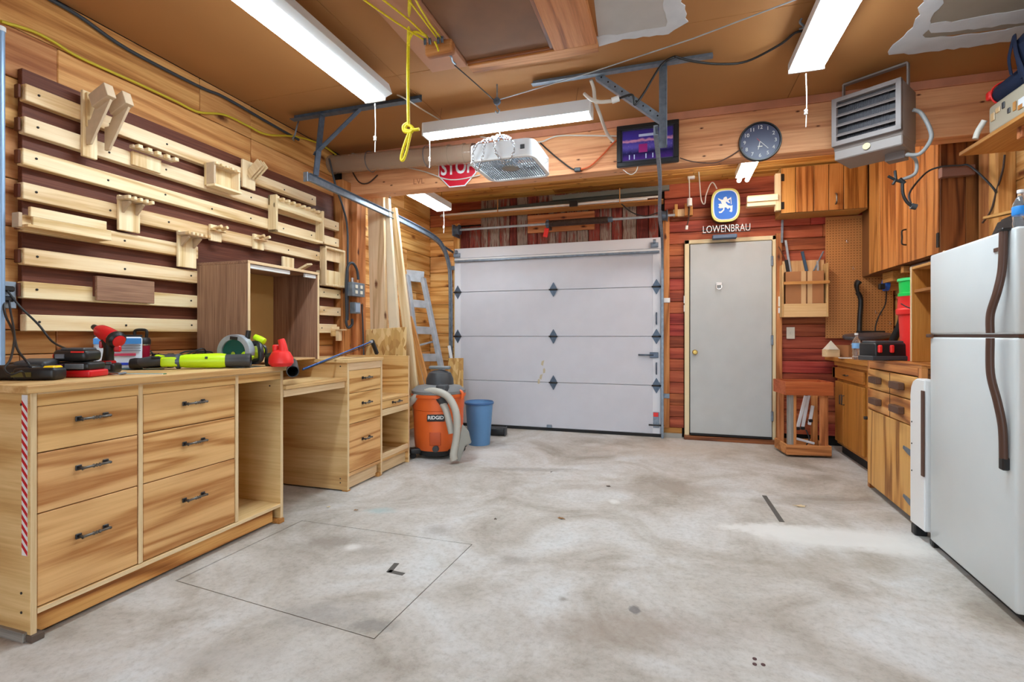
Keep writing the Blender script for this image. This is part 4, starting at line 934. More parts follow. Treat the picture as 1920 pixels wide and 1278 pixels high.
# cords from the wall outlet
oo = Th('wall_outlet', 'grey outlet box with two plugs on the left wall beside the cleat panel', 'outlet', tuple(aX(8, 552, -2.84)))
o_c = aX(8, 552, -2.83); oo.bx('box', (-2.878, o_c.y - .05, o_c.z - .06), (-2.832, o_c.y + .04, o_c.z + .06), M_steel); oo.bx('cover_plate', (-2.832, o_c.y - .052, o_c.z - .06), (-2.828, o_c.y + .042, o_c.z + .06), P('grey_cover', srgb(150, 164, 180), .45))
for dz in (.025, -.02): oo.box('plug', (-2.812, o_c.y - .0, o_c.z + dz), (.035, .045, .025), M_black, bev=.006)
w1 = aX(14, 545, -2.80)
stube('power_cable', [w1, aX(38, 575, -2.78), aX(72, 608, -2.72), aX(98, 640, -2.65), aX(128, 655, -2.50)], .0045, M_cord, 'black cable sagging from the outlet across the lowest cleat to the red charger', 'cable')
stube('power_cable', [aX(6, 560, -2.80), aX(10, 590, -2.76), aX(24, 620, -2.66), aX(33, 655, -2.5), aX(52, 680, -2.42), aZ(60, 694, .96)], .0045, M_cord, 'black cable dropping from the outlet to the magenta-striped charger', 'cable')
stube('power_cable', [aX(17, 563, -2.80), aX(20, 585, -2.76), aX(27, 630, -2.6), aX(20, 672, -2.45), aX(8, 690, -2.40), aX(20, 702, -2.36), aX(40, 696, -2.34), aZ(46, 706, .94)], .004, M_cord, 'thin black cable looping at the near left end of the bench', 'cable')
# ================================================================ POST WITH SWITCH BOXES
PX = -2.70
def sbox_at(name, label, px0, py0, px1, py1, X, d, mat):
    a = aX(px0, py0, X); b = aX(px1, py1, X); return a, b
a = aX(661, 528, -2.66); b = aX(684, 557, -2.66)
sw = Th('switch_box', 'grey steel four-outlet box on the wooden post beside the lumber', 'outlet', (-2.69, (a.y + b.y) / 2, b.z))
sw.bx('box', (-2.718, a.y, b.z), (-2.66, b.y, a.z), M_steel); 
for i in (0, 1):
    for j in (0, 1): sw.box('receptacle', (-2.657, a.y + (b.y - a.y) * (.3 + .4 * i), b.z + (a.z - b.z) * (.3 + .4 * j)), (.006, .035, .03), M_ivory)
sw.cyl('conduit_fitting', (-2.69, a.y + .04, a.z + .02), .014, .04, M_chrome)
a2 = aX(666, 566, -2.66); b2 = aX(677, 588, -2.66)
s2b = Th('switch_box', 'small grey switch box in a clear cover below the four-outlet box', 'switch', (-2.69, (a2.y + b2.y) / 2, b2.z))
s2b.bx('box', (-2.718, a2.y, b2.z), (-2.665, b2.y, a2.z), M_steel); s2b.bx('face', (-2.665, a2.y + .01, b2.z + .01), (-2.66, b2.y - .01, a2.z - .01), P('bluish_steel', srgb(150, 166, 190), .4))
stube('flexible_conduit', [aX(672, 524, -2.69), aX(669, 505, -2.69), aX(661, 493, -2.69), aX(652, 500, -2.70), aX(649, 540, -2.72), aX(650, 590, -2.73), aX(649, 604, -2.73), aX(653, 614, -2.72), aX(660, 608, -2.70), aX(660, 598, -2.69)], .012, M_cordg, 'dark flexible conduit looping down the post to the grey box', 'conduit', seg=10)
stube('power_cable', [aX(617, 297, -2.80), aX(630, 350, -2.77), aX(642, 385, -2.745), aX(651, 425, -2.745), aX(652, 500, -2.74), aX(652, 600, -2.735)], .009, M_cordg, 'thick grey-green cable running down the post from the roof corner', 'cable')
stube('power_cable', [aX(678, 570, -2.69), aX(680, 600, -2.70), aX(681, 640, -2.70), aX(682, 668, -2.68)], .007, M_cordg, 'dark cable dropping behind the drawer unit from the switch box', 'cable')
# ================================================================ CABLES ALONG THE LEFT WALL TOP
stube('conduit', [aX(70, 0 - 14, -2.862), aX(145, 28, -2.862), aX(240, 93, -2.862), aX(375, 163, -2.862), aX(420, 182, -2.862), aX(500, 228, -2.862), aX(560, 262, -2.862)], .010, M_cordg, 'dark cable stapled along the top of the left wall', 'cable', seg=8)
stube('extension_cord', [aX(2, 40, -2.86), aX(60, 58, -2.862), aX(100, 78, -2.862), aX(150, 108, -2.862), aX(255, 155, -2.862), aX(330, 190, -2.862), aX(372, 210, -2.862), aX(420, 215, -2.862), aX(465, 236, -2.858), aX(500, 252, -2.84), aX(555, 256, -2.86), aX(600, 270, -2.86), aX(630, 290, -2.86)], .0075, M_cordy, 'long yellow extension cord strung along the top of the left wall', 'cord')
hk1 = aX(560, 235, -2.70)
stube('ceiling_hook', [aX(560, 226, -2.7), aX(556, 240, -2.7), aX(553, 252, -2.72), aX(549, 260, -2.76), aX(551, 263, -2.8)], .006, M_steel, 'steel utility hook hanging from the ceiling edge beside the track bracket', 'hook')
tl = aX(2, 58, -2.80); t2 = aX(2, 440, -2.80)
wt = Th('metal_pole', 'pale blue metal pole edge at the far left of the frame', 'pole', (-2.80, aX(0, 400, -2.80).y - .002, t2.z))
wt.rod('pole', (-2.80, aX(2, 300, -2.8).y, aX(0, 700, -2.8).z), (-2.80, aX(2, 300, -2.8).y, tl.z), .013, P('pale_blue_metal', srgb(150, 180, 214), .35, .3)); wt.cyl('end_cap', (-2.80, aX(2, 300, -2.8).y, tl.z + .008), .016, .02, M_whitep)
# ================================================================ REAR LEFT BAY : lumber, ladder, vacuum, bins
def upright(d, ax=(1, 0, 0)):
    z = d.normalized(); x = Vector(ax); x = (x - z * x.dot(z)).normalized(); y = z.cross(x)
    return Matrix((x, y, z)).transposed().to_4x4()
def lean(name, label, cat, foot, topp, w, th, mat, roll=0, group=None, bev=.003):
    f = Vector(foot); tp_ = Vector(topp); d = tp_ - f; q = upright(d)
    return solo(name, m_box(w, th, d.length, mat, bev), T(*((f + tp_) / 2)) @ q @ E(0, 0, roll), label, cat, group)
M_pale = wd('cleat', 'Z')
def fl2(px, Y, z=0): d = ray(px, 700); t = Y / d.y; return (d.x * t, Y, z)
lean('timber_board', 'wide pale whitewood board with dark knots leaning in the corner by the post', 'board', (-2.60, 4.125, .01), (-2.66, 4.125, 2.42), .17, .04, wood('knotty_whitewood', srgb(196, 160, 116), srgb(226, 196, 154), srgb(238, 214, 178), 'Z', knots=.05, kscale=2.6, kcol=srgb(110, 66, 40), var=.05), roll=0)
lean('timber_board', 'bright white stud leaning between two knotty boards', 'board', (-2.40, 4.18, .01), (-2.60, 4.18, 2.40), .10, .04, P('white_stud_wood', srgb(240, 224, 196), .6, noise=.06, nscale=6), roll=0)
lean('timber_board', 'narrow cream stud to the right of the white stud', 'board', (-2.24, 4.24, .01), (-2.55, 4.24, 2.32), .08, .04, M_pale, roll=0)
o1 = aY(690, 615, 3.93); o2 = aY(765, 667, 3.93)
lean('strand_board', 'square of strand board standing behind the drawer unit', 'board', (-2.44, 3.90, .01), (-2.50, 4.04, o1.z), .42, .014, OSB, roll=0)
lean('strand_board', 'small upright strand board offcut behind the vacuum by the door track', 'board', (-2.36, 5.28, .01), (-2.38, 5.34, aY(825, 671, 5.3).z), .19, .014, OSB)
def trim_(l, pb, pt, Yb, Yt, w=.05, k='mold', th=.02, roll=0):
    A_, B_ = aY(*pb, Yb), aY(*pt, Yt); B_.x = max(B_.x, -2.82); A_.x = max(A_.x, -2.78)
    lean('wood_moulding', l, 'moulding', A_, B_, w, th, wd(k, 'Z') if k != 'white' else M_white, roll)
trim_('long thin tan moulding leaning in front of the pine wall', (772, 720), (721, 473), 4.3, 4.55, .045)
trim_('tan moulding leaning left of the ladder, reaching half its height', (800, 760), (759, 583), 4.5, 4.9, .05)
trim_('second tan moulding tight against the ladder rail', (812, 760), (768, 590), 4.55, 4.95, .05)
trim_('dark brown board leaning behind the long thin moulding', (770, 740), (748, 590), 4.6, 5.0, .12, 'oakd')
trim_('reddish board leaning beside the strand board square', (745, 740), (736, 592), 4.55, 4.9, .12, 'oak')
trim_('short brown board at the far left of the leaning boards', (738, 740), (724, 595), 4.5, 4.8, .06, 'redwood')
trim_('thin white pipe leaning beside the door track', (860, 745), (842, 648), 5.35, 5.5, .03, 'white', .03)
# ladder (aluminium step ladder folded, leaning)
lf0, lf1 = aY(802, 775, 4.75), aY(854, 775, 4.95)
lt0, lt1 = aY(762, 516, 5.05), aY(793, 521, 5.25)
lf0.z = lf1.z = 0.0
ld = Th('step_ladder', 'folded aluminium step ladder leaning against the pine wall in the corner', 'ladder', tuple((lf0 + lf1) / 2))
def rail(nm, a, b, w, h):
    d = b - a; ld.add(nm, m_box(w, h, d.length, M_alu, .003), T(*((a + b) / 2)) @ upright(d))
rail('side_rail', lf0, lt0, .055, .075); rail('side_rail', lf1, lt1, .045, .075)
bk0 = lt0 + Vector((-.10, .03, .0)); bk1 = lt1 + Vector((-.06, .05, 0))
rail('rear_rail', lf0 + Vector((-.06, .12, .25)), lt0 + Vector((-.055, .07, 0)), .03, .03); rail('rear_rail', lf1 + Vector((-.05, .13, .1)), lt1 + Vector((-.04, .07, -.02)), .03, .03)
for f in (.13, .30, .48, .65, .82): ld.bar('step', lf0.lerp(lt0, f), lf1.lerp(lt1, f), .085, .022, M_alu)
ld.bar('top_cap', lt0 + Vector((-.07, 0, .01)), lt1 + Vector((.01, 0, .01)), .13, .03, M_alu)
for f in (.25, .55): ld.bar('cross_brace', lf0.lerp(lt0, f) + Vector((-.03, .08, 0)), lf1.lerp(lt1, f + .04) + Vector((0, .08, 0)), .02, .01, M_alu)
# pipe and box on rear-left wall
g1 = aX(735, 362, -2.86); g2 = aX(732, 480, -2.86)
cd = Th('conduit_drop', 'thin steel conduit dropping to a small grey box on the rear pine wall', 'conduit', (-2.86, g2.y, g2.z))
cd.rod('pipe', (-2.865, g2.y, g2.z), (-2.865, g2.y, HC - .03), .012, M_alu); cd.bx('box', (-2.88, g2.y - .04, g2.z - .10), (-2.83, g2.y + .04, g2.z + .06), M_steeld)
pl_ = aX(743, 490, -2.87); oo2 = Th('wall_outlet', 'small pale outlet plate on the rear pine wall behind the thin moulding', 'outlet', tuple(pl_)); oo2.box('plate', (-2.876, pl_.y, pl_.z), (.006, .06, .10), M_ivory); oo2.box('socket', (-2.871, pl_.y, pl_.z + .02), (.005, .03, .03), M_whitep)
# shop vacuum
VC = (-2.03, 4.17)
va = Th('shop_vacuum', 'orange drum workshop vacuum with a grey lid beside the plywood units', 'vacuum cleaner', (VC[0], VC[1], 0), rz=math.degrees(YAW) - 12, local=True)
va.add('drum', m_lathe([(0, .075), (.205, .075), (.215, .09), (.222, .20), (.228, .42), (.226, .43), (.232, .435), (.236, .54), (.248, .545), (.25, .565), (.24, .575), (0, .575)], M_orange, 48))
va.add('base_ring', m_lathe([(0, .03), (.19, .03), (.20, .06), (.2, .075), (0, .075)], M_black, 40))
va.add('lid', m_lathe([(.246, .575), (.246, .60), (.20, .635), (.12, .65), (0, .655)], M_charc.copy() if False else P('grey_lid_plastic', srgb(120, 122, 124), .45), 40))
va.add('motor_head', m_lathe([(.13, .64), (.125, .70), (.10, .755), (.05, .775), (0, .78)], M_charc, 28), T(-.0, .03, 0))
va.box('carry_handle', (-.0, .03, .80), (.20, .06, .03), P('grey_handle_plastic', srgb(128, 134, 138), .4), bev=.012); va.box('inlet_port', (.10, -.17, .615), (.10, .10, .10), M_charc, bev=.018)
va.tube('latch', [(.225, -.06, .60), (.255, -.08, .58), (.25, -.08, .53)], .014, M_orange, seg=10)
lbp = va.box('badge', (.055, -.2175, .375), (.155, .012, .062), M_black, bev=.004, rot=(3, 0, 14))
va.text('badge_lettering', 'RIDGID', (.057, -.2255, .378), .042, M_ink, (87, 0, 14), parent=lbp, bold=.0012)
va.box('drain_panel', (.045, -.205, .19), (.10, .03, .12), P('dark_orange_plastic', srgb(190, 78, 30), .5), bev=.008, rot=(2, 0, 12))
va.add('drain_cap', m_cyl(.028, .03, M_charc, 18, bev=.004), T(.055, -.222, .105) @ E(90, 0, 0))
for sx, sy in ((-.16, -.17), (.18, -.12), (-.18, .14), (.16, .16)):
    c_ = va.box('caster_arm', (sx, sy, .07), (.10, .09, .05), M_black, bev=.014, rot=(0, 0, 30 if sx * sy > 0 else -30))
    va.add('wheel', m_cyl(.028, .025, M_black2, 18, bev=.004), T(sx * 1.08, sy * 1.08, .028) @ E(90, 0, 30), c_)
# hose of the vacuum
def hosemesh(pts, r, mat, pitch=.014):
    P_ = spline([Vector(p) for p in pts], 14); L_ = [0]
    for a_, b_ in zip(P_, P_[1:]): L_.append(L_[-1] + (b_ - a_).length)
    n = int(L_[-1] / (pitch / 2)); out = []; j = 0
    for i in range(n + 1):
        s = L_[-1] * i / n
        while j < len(L_) - 2 and L_[j + 1] < s: j += 1
        f = (s - L_[j]) / max(1e-6, L_[j + 1] - L_[j]); out.append(P_[j].lerp(P_[j + 1], f))
    bm = bmesh.new(); cnt = [0]
    rr = lambda u: r * (1.0 if (round(u * n) % 2) else .86)
    sweep(bm, out, rr, 14); bmesh.ops.recalc_face_normals(bm, faces=bm.faces)
    return fin(bm, 'hose', mat, True)
def vp(px, py, Y): return aY(px, py, Y)
hp_ = [vp(766, 757, 3.98), vp(785, 741, 3.98), vp(812, 733, 3.96), vp(838, 742, 3.95), vp(853, 766, 3.94), vp(857, 795, 3.93), vp(855, 825, 3.92), vp(850, 852, 3.90), vp(852, 862, 3.9)]
c0_ = hp_[0]; o = link('hose', hosemesh([p - c0_ for p in hp_], .034, M_hose), T(*c0_), va.root)
hp2 = [vp(830, 757, 3.98), vp(836, 768, 3.96), vp(842, 790, 3.95), vp(847, 812, 3.95)]
c0_ = hp2[0]; o2 = link('hose', hosemesh([p - c0_ for p in hp2], .032, M_hose), T(*c0_), va.root)
link('hose_cuff', m_cyl(.037, .09, M_charc, 18, bev=.004), T(*vp(829, 752, 3.98)) @ E(30, -20, 0), va.root)
nzp = vp(862, 850, 3.95); link('floor_nozzle', m_prism([(-.05, -.13), (.0, -.16), (.05, -.02), (.10, .0), (.075, .10), (.02, .16), (.0, .04)], .05, P('grey_nozzle_plastic', srgb(150, 148, 140), .5), .006), T(nzp.x, nzp.y, .175) @ E(0, 0, 20), va.root)
# blue bin
bc = aZ(893, 835, 0)
bn = Th('waste_bin', 'round blue plastic bin on the floor right of the vacuum', 'bin', (bc.x, bc.y + .08, 0), local=True)
k = .82
bn.add('bin_body', m_lathe([(0, .01), (.108, .0), (.112, .05), (.138, .405), (.143, .41), (.146, .425), (.141, .432), (.135, .42), (.108, .02), (0, .015)], M_blue, 48))
bn.add('rim', m_lathe([(.138, .405), (.147, .408), (.149, .424), (.142, .433), (.135, .425)], P('dark_blue_rim', srgb(58, 100, 150), .45), 48))
wb_ = aY(855, 760, 5.0)
bk = Th('white_bucket', 'white plastic bucket mostly hidden behind the vacuum and blue bin', 'bucket', (wb_.x - .02, 4.85, 0), local=True)
bk.add('bucket_body', m_lathe([(0, 0), (.125, 0), (.145, .33), (.15, .335), (.15, .36), (.146, .365), (.146, .39), (.14, .395), (.13, .36), (0, .34)], P('bucket_white', srgb(222, 222, 214), .4), 32)); bk.tube('bail', [(.148, 0, .35), (.14, -.08, .30), (0, -.16, .27), (-.14, -.08, .30), (-.148, 0, .35)], .004, M_steel)
lean('cardboard_tube', 'tan curved cardboard offcut leaning out of the white bucket', 'cardboard', (wb_.x - .10, 4.80, .37), (wb_.x - .13, 4.80, .56), .14, .008, M_card)
dc = aZ(928, 818, 0)
fd = Th('duct_offcut', 'short black flat duct end lying on the floor by the roll-up door', 'duct', (dc.x, dc.y + .03, 0), rz=8, local=True)
fd.box('duct', (-.02, .05, .045), (.24, .12, .085), M_black, bev=.02); fd.box('lip', (.10, .05, .045), (.012, .126, .09), M_charc, bev=.018)
# ================================================================ DOOR TRACKS AND CEILING ANGLES
def angle_bar(t, name, a, b, w=.034, th=.003, mat=M_steel, holes=True, roll=0):
    a, b = Vector(a), Vector(b); d = b - a; q = d.to_track_quat('Z', 'X').to_matrix().to_4x4()
    M = T(*((a + b) / 2)) @ q @ E(0, 0, roll)
    me = bm_join([(m_box(w, th, d.length, mat), T(0, 0, 0)), (m_box(th, w, d.length, mat), T(-w / 2, w / 2, 0))], mat)
    o = t.add(name, me, M)
    if holes:
        n = max(2, int(d.length / .055)); parts = [(m_cyl(.0055, .0012, M_dark, 8), T(0.002, -.0022, -d.length / 2 + .03 + i * (d.length - .06) / (n - 1)) @ E(90, 0, 0)) for i in range(n)]
        h = t.add('punched_holes', bm_join(parts, M_dark), M, o); h['kind'] = 'stuff'
    return o
TB = 3.08
lt = Th('door_track', 'left door track with its steel ceiling bracket, curving down beside the roll-up door', 'door track', (-2.48, 4.3, 0))
a = aZ(549, 220, 2.73); b = aZ(800, 192, 2.73); a.y = b.y = TB
angle_bar(lt, 'ceiling_angle', a, b, .05, .004, M_steeld)
xL = -2.50
v0 = aY(598, 220, TB); v1 = aY(592, 330, TB)
angle_bar(lt, 'hanger_angle', (v1.x, TB, v1.z), (v0.x + .03, TB, 2.73), .05, .004, M_steeld)
d0 = aY(592, 290, TB); d1 = aY(680, 210, TB)
angle_bar(lt, 'brace_angle', (d0.x, TB - .01, d0.z), (d1.x, TB - .01, 2.725), .035, .003, M_steeld)
ts = aY(583, 333, TB); te = (gx0 - .035, 5.60)
def track(t, pts, X=None, mat=M_steel):
    P_ = spline(pts, 8); prof = [(-.03, -.012), (-.03, .012), (-.026, .014), (-.022, -.004), (.022, -.004), (.026, .014), (.03, .012), (.03, -.012)]
    bm = bmesh.new(); rings = []
    for i, p in enumerate(P_):
        tt = (P_[min(i + 1, len(P_) - 1)] - P_[max(i - 1, 0)]).normalized(); sx = Vector((1, 0, 0)); sx = (sx - tt * sx.dot(tt)).normalized(); nn = tt.cross(sx)
        rings.append([bm.verts.new(p + sx * y + nn * x) for x, y in prof])
    for a_, b_ in zip(rings, rings[1:]):
        for k in range(len(prof)): bm.faces.new((a_[k], a_[(k + 1) % 8], b_[(k + 1) % 8], b_[k]))
    bm.faces.new(rings[0][::-1]); bm.faces.new(rings[-1]); bmesh.ops.recalc_face_normals(bm, faces=bm.faces)
    return t.add('track', fin(bm, 'track', mat), None)
zt = 2.10
track(lt, [(ts.x, TB - .02, ts.z), (ts.x + .0, 3.6, ts.z - .01), (te[0] + .02, 4.5, ts.z - .03), (te[0], 5.15, ts.z - .06), (te[0], 5.40, ts.z - .15), (te[0], 5.53, ts.z - .30), (te[0], 5.58, ts.z - .50), (te[0], 5.59, 1.2), (te[0], 5.59, .05)])
lt.box('end_plate', (ts.x - .02, TB - .03, ts.z - .0), (.04, .012, .07), M_steel)
lt.bx('jamb_bracket', (te[0] - .01, 5.62, 1.9), (te[0] + .04, 5.66, 1.95), M_steel); lt.bar('curve_strap', (te[0], 5.42, ts.z - .12), (te[0] + .01, 5.65, ts.z - .15), .03, .004, M_steeld)
lt.bx('jamb_angle', (te[0] - .035, 5.615, .05), (te[0] - .03, 5.65, 2.0), M_steel)
rt = Th('door_track', 'right door track hung from a long punched ceiling bracket with a diagonal brace', 'door track', (-.05, 4.3, 0))
a = aZ(1000, 158, 2.735); b = aZ(1336, 106, 2.735); TR = 3.13; a.y = b.y = TR
angle_bar(rt, 'ceiling_angle', a, b, .04, .004)
v1 = aY(1243, 277, TR); angle_bar(rt, 'hanger_angle', (v1.x, TR, v1.z), (v1.x, TR, 2.73), .045, .004)
d0 = aY(1240, 222, TR); d1 = aY(1120, 140, TR); angle_bar(rt, 'brace_angle', (d0.x, TR + .005, d0.z), (d1.x, TR + .005, 2.725), .04, .004)
xR = v1.x - .02; z0 = aY(1233, 246, TR - .08).z
track(rt, [(xR - .02, TR - .10, z0), (xR - .01, 3.8, z0 - .05), (gx1 + .0, 4.6, z0 - .11), (gx1 + .01, 5.1, z0 - .16), (gx1 + .012, 5.40, z0 - .26), (gx1 + .012, 5.53, z0 - .42), (gx1 + .012, 5.57, z0 - .62), (gx1 + .012, 5.58, 1.2), (gx1 + .012, 5.58, .0)])
rt.bx('jamb_bracket', (gx1 + .0, 5.62, .42), (gx1 + .085, 5.635, .47), M_steel); rt.bx('jamb_bracket', (gx1 + .0, 5.62, 1.45), (gx1 + .09, 5.635, 1.50), M_whitep)
# torsion spring and shaft
s0 = aY(860, 431, 5.48); s1 = aY(1262, 400, 5.48); zs_ = (s0.z + s1.z) / 2
tsn = Th('torsion_spring', 'black torsion spring on a long steel shaft above the roll-up door', 'spring', ((s0.x + s1.x) / 2, 5.5, zs_))
tsn.bx('spring_pad', (aY(990, 400, 5.65).x, 5.63, aY(1000, 437, 5.65).z), (aY(1115, 400, 5.65).x, 5.665, aY(1000, 404, 5.65).z), wd('fir', 'X'))
tsn.rod('shaft', (s0.x - .04, 5.48, s0.z - .0), (s1.x + .02, 5.48, s0.z), .014, M_alu)
q0, q1 = aY(1030, 420, 5.48).x, aY(1140, 410, 5.48).x
def coil(L, r, rt_, turns, mat):
    n = turns * 10; pts = [Vector((i / n * L, r * math.cos(i * .6283), r * math.sin(i * .6283))) for i in range(n + 1)]
    bm = bmesh.new(); sweep(bm, pts, rt_, 5); bmesh.ops.recalc_face_normals(bm, faces=bm.faces); return fin(bm, 'coil', mat, True)
tsn.add('spring_coil', coil(q1 - q0, .032, .0065, 55, M_bar), T(q0, 5.48, s0.z)); tsn.rod('spring_core', (q0, 5.48, s0.z), (q1, 5.48, s0.z), .030, M_bar)
tsn.box('centre_bracket', (q0 - .02, 5.55, s0.z), (.03, .16, .09), M_steeld); tsn.box('red_tag', (q0 - .035, 5.47, s0.z - .10), (.05, .02, .10), M_redb, rot=(0, 12, 0))
tsn.rod('winding_cone', (q1, 5.48, s0.z), (q1 + .05, 5.48, s0.z), .03, M_steeld); tsn.rod('winding_cone', (q0 - .04, 5.48, s0.z), (q0, 5.48, s0.z), .03, M_steeld)
for xx in (s0.x - .02, s1.x - .09):
    tsn.add('cable_drum', m_lathe([(.02, -.04), (.06, -.035), (.065, -.03), (.05, -.02), (.05, .02), (.065, .03), (.06, .035), (.02, .04)], M_steeld, 24), T(xx, 5.48, s0.z) @ E(0, 90, 0))
tsn.bx('end_plate', (s0.x - .07, 5.44, s0.z - .07), (s0.x - .06, 5.66, s0.z + .06), M_steel)
# overhead rack of long mouldings
zr_ = aY(1000, 393, 5.45).z
rk = Th('pipe_rack', 'long shelf of dark trims and white pipes above the roll-up door', 'rack', ((gx0 + gx1) / 2, 5.45, zr_))
xa, xb = gx0 - .08, aY(1255, 380, 5.45).x
rk.bx('shelf_board', (xa + .04, 5.42, zr_ - .012), (xb - .06, 5.60, zr_), wd('mold', 'X'))
rk.rod('white_pipe', (xa, 5.44, zr_ + .015), (xb - .22, 5.44, zr_ + .02), .015, M_whitep); rk.rod('white_pipe', (xa - .04, 5.48, zr_ + .02), (gx0 + .5, 5.48, zr_ + .03), .012, M_alu)
rk.rod('white_pipe', (xa + 1.3, 5.50, zr_ + .045), (xb - .08, 5.47, zr_ + .04), .012, M_whitep)
rk.bar('dark_trim', (xa + .35, 5.50, zr_ + .04), (xb - .1, 5.50, zr_ + .085), .04, .05, P('dark_green_trim', srgb(58, 62, 58), .5)); rk.bar('dark_trim', (xa + .2, 5.55, zr_ + .05), (xb - .3, 5.55, zr_ + .12), .03, .05, M_cordg)
rk.bar('grey_channel', (xa + 1.35, 5.48, zr_ + .115), (xb + .0, 5.48, zr_ + .125), .05, .055, P('grey_green_channel', srgb(104, 110, 106), .5))
rk.box('black_clip', (aY(1075, 390, 5.4).x, 5.42, zr_ + .02), (.09, .04, .06), M_black)
for px in (933, 1162): rk.rod('hanger_strap', (aY(px, 390, 5.41).x, 5.41, zr_ - .015), (aY(px, 390, 5.41).x, 5.41, zr_ + .15), .005, wd('mold', 'Z'))
stube('power_cable', [aY(1165, 382, 5.4), aY(1185, 398, 5.4), aY(1210, 405, 5.4), aY(1235, 398, 5.4)], .006, M_cord, 'black cable sagging below the moulding rack', 'cable')
# ================================================================ DUCT, STOP SIGN, BOX FAN
q0 = aY(620, 309, 3.76); q1 = aY(888, 287, 3.76)
dt = Th('clear_duct', 'clear plastic dust duct running along the front of the beam', 'duct', tuple((q0 + q1) / 2))
dd = (q1 - q0)
dt.rod('pipe', q0, q1, .078, M_duct, seg=32)
for f in (.0, .84, .94): dt.rod('coupling', q0 + dd * f, q0 + dd * (f + .012 if f else .02), .083, M_duct, seg=32)
dt.rod('end_cap', q0 - dd * .004, q0, .076, M_brownp, seg=32); dt.rod('end_cap', q1, q1 + dd * .01, .076, M_brownp, seg=32)
for f in (.3, .7): dt.tube('hanger_strap', [q0 + dd * f + Vector((0, .09 * math.sin(k * PI / 6), -.086 * math.cos(k * PI / 6))) for k in range(-6, 7)], .003, M_steeld, n=2)
sc = aY(857, 318, 3.885)
sg = Th('stop_sign', 'red eight-sided stop sign half hidden behind the duct and box fan', 'sign', (sc.x, 3.888, sc.z + .03), M=T(sc.x, 3.888, sc.z + .03) @ E(0, 0, 0))
def octo(r): return [(r * math.cos(R(22.5 + 45 * i)), r * math.sin(R(22.5 + 45 * i))) for i in range(8)]
sg.add('white_border', m_prism(octo(.188), .004, M_white)); sg.add('red_face', m_prism(octo(.178), .002, M_signred), T(0, -.003, 0))
sg.text('lettering', 'STOP', (0, -.0048, -.01), .175, M_ink, (90, 0, 0), bold=.004, sx=.72)
fc = aZ(957, 318, 2.17); fz = 2.29
fan_p = ray(958, 300); kf = 3.58; fcx, fcy = fan_p.x * kf, fan_p.y * kf
fn = Th('box_fan', 'white square box fan hung flat by chains under the beam', 'fan', (fcx, fcy, fz), M=T(fcx, fcy, fz) @ E(0, 0, -1))
S_ = .235
def rsq(s, r, n=6):
    out = []
    for cx, cy, a0 in ((s - r, s - r, 0), (-s + r, s - r, 90), (-s + r, -s + r, 180), (s - r, -s + r, 270)):
        for k in range(n + 1): a = R(a0 + 90 * k / n); out.append((cx + r * math.cos(a), cy + r * math.sin(a)))
    return out
def ring_prism(o_, i_, h, mat):
    bm = bmesh.new(); n = len(o_); V = [[bm.verts.new((x, y, z)) for x, y in pl_] for pl_ in (o_, i_) for z in (0, h)]
    ob, ot, ib, it = V
    for k in range(n):
        j = (k + 1) % n
        bm.faces.new((ob[k], ob[j], ot[j], ot[k])); bm.faces.new((ib[k], ib[j], it[j], it[k])); bm.faces.new((ob[k], ob[j], ib[j], ib[k])); bm.faces.new((ot[k], ot[j], it[j], it[k]))
    bmesh.ops.recalc_face_normals(bm, faces=bm.faces); mark_sharp(bm, 40); return fin(bm, 'ring', mat, True)
fn.add('housing', ring_prism(rsq(S_, .07), rsq(S_ - .012, .06), .115, M_white))
fn.add('lower_rim', ring_prism(rsq(S_ + .004, .074), rsq(S_ - .02, .055), .012, M_whitep), T(0, 0, -.004))
fn.add('motor', m_cyl(.05, .08, M_steeld, 24), T(0, 0, .06)); fn.add('hub_badge', m_lathe([(0, -.004), (.03, -.004), (.062, 0), (.062, .006), (0, .006)], P('fan_hub', srgb(150, 142, 130), .5), 28), T(0, 0, .004))
for k in range(5):
    fn.add('blade', m_prism([(.04, -.03), (.20, -.06), (.21, .05), (.05, .03)], .003, P('fan_blade_grey', srgb(120, 124, 130), .5) if k == 0 else MATS['fan_blade_grey'], smooth=False), T(0, 0, .065) @ E(0, 0, 72 * k) @ E(90 + 22, 0, 0))
parts = []
for k in range(24):
    x = -.205 + k * .0178; parts.append((m_box(.003, .42, .006, M_steeld), T(x, 0, 0)))
for k in range(14):
    y = -.20 + k * .0308; parts.append((m_box(.42, .003, .006, M_steeld), T(0, y, .004)))
fn.add('grille', bm_join(parts, P('grille_grey', srgb(128, 130, 134), .5), 'grille'), T(0, 0, .004))['kind'] = 'stuff'
fn.add('back_grille', bm_join(parts, MATS['grille_grey'], 'grille'), T(0, 0, .105))['kind'] = 'stuff'
fn.tube('side_loop', [(S_ + .003, -.03, .03), (S_ + .03, -.02, .045), (S_ + .03, .03, .045), (S_ + .003, .04, .03)], .005, M_whitep); fn.box('badge', (S_ - .075, -S_ - .002, .06), (.03, .004, .03), M_charc)
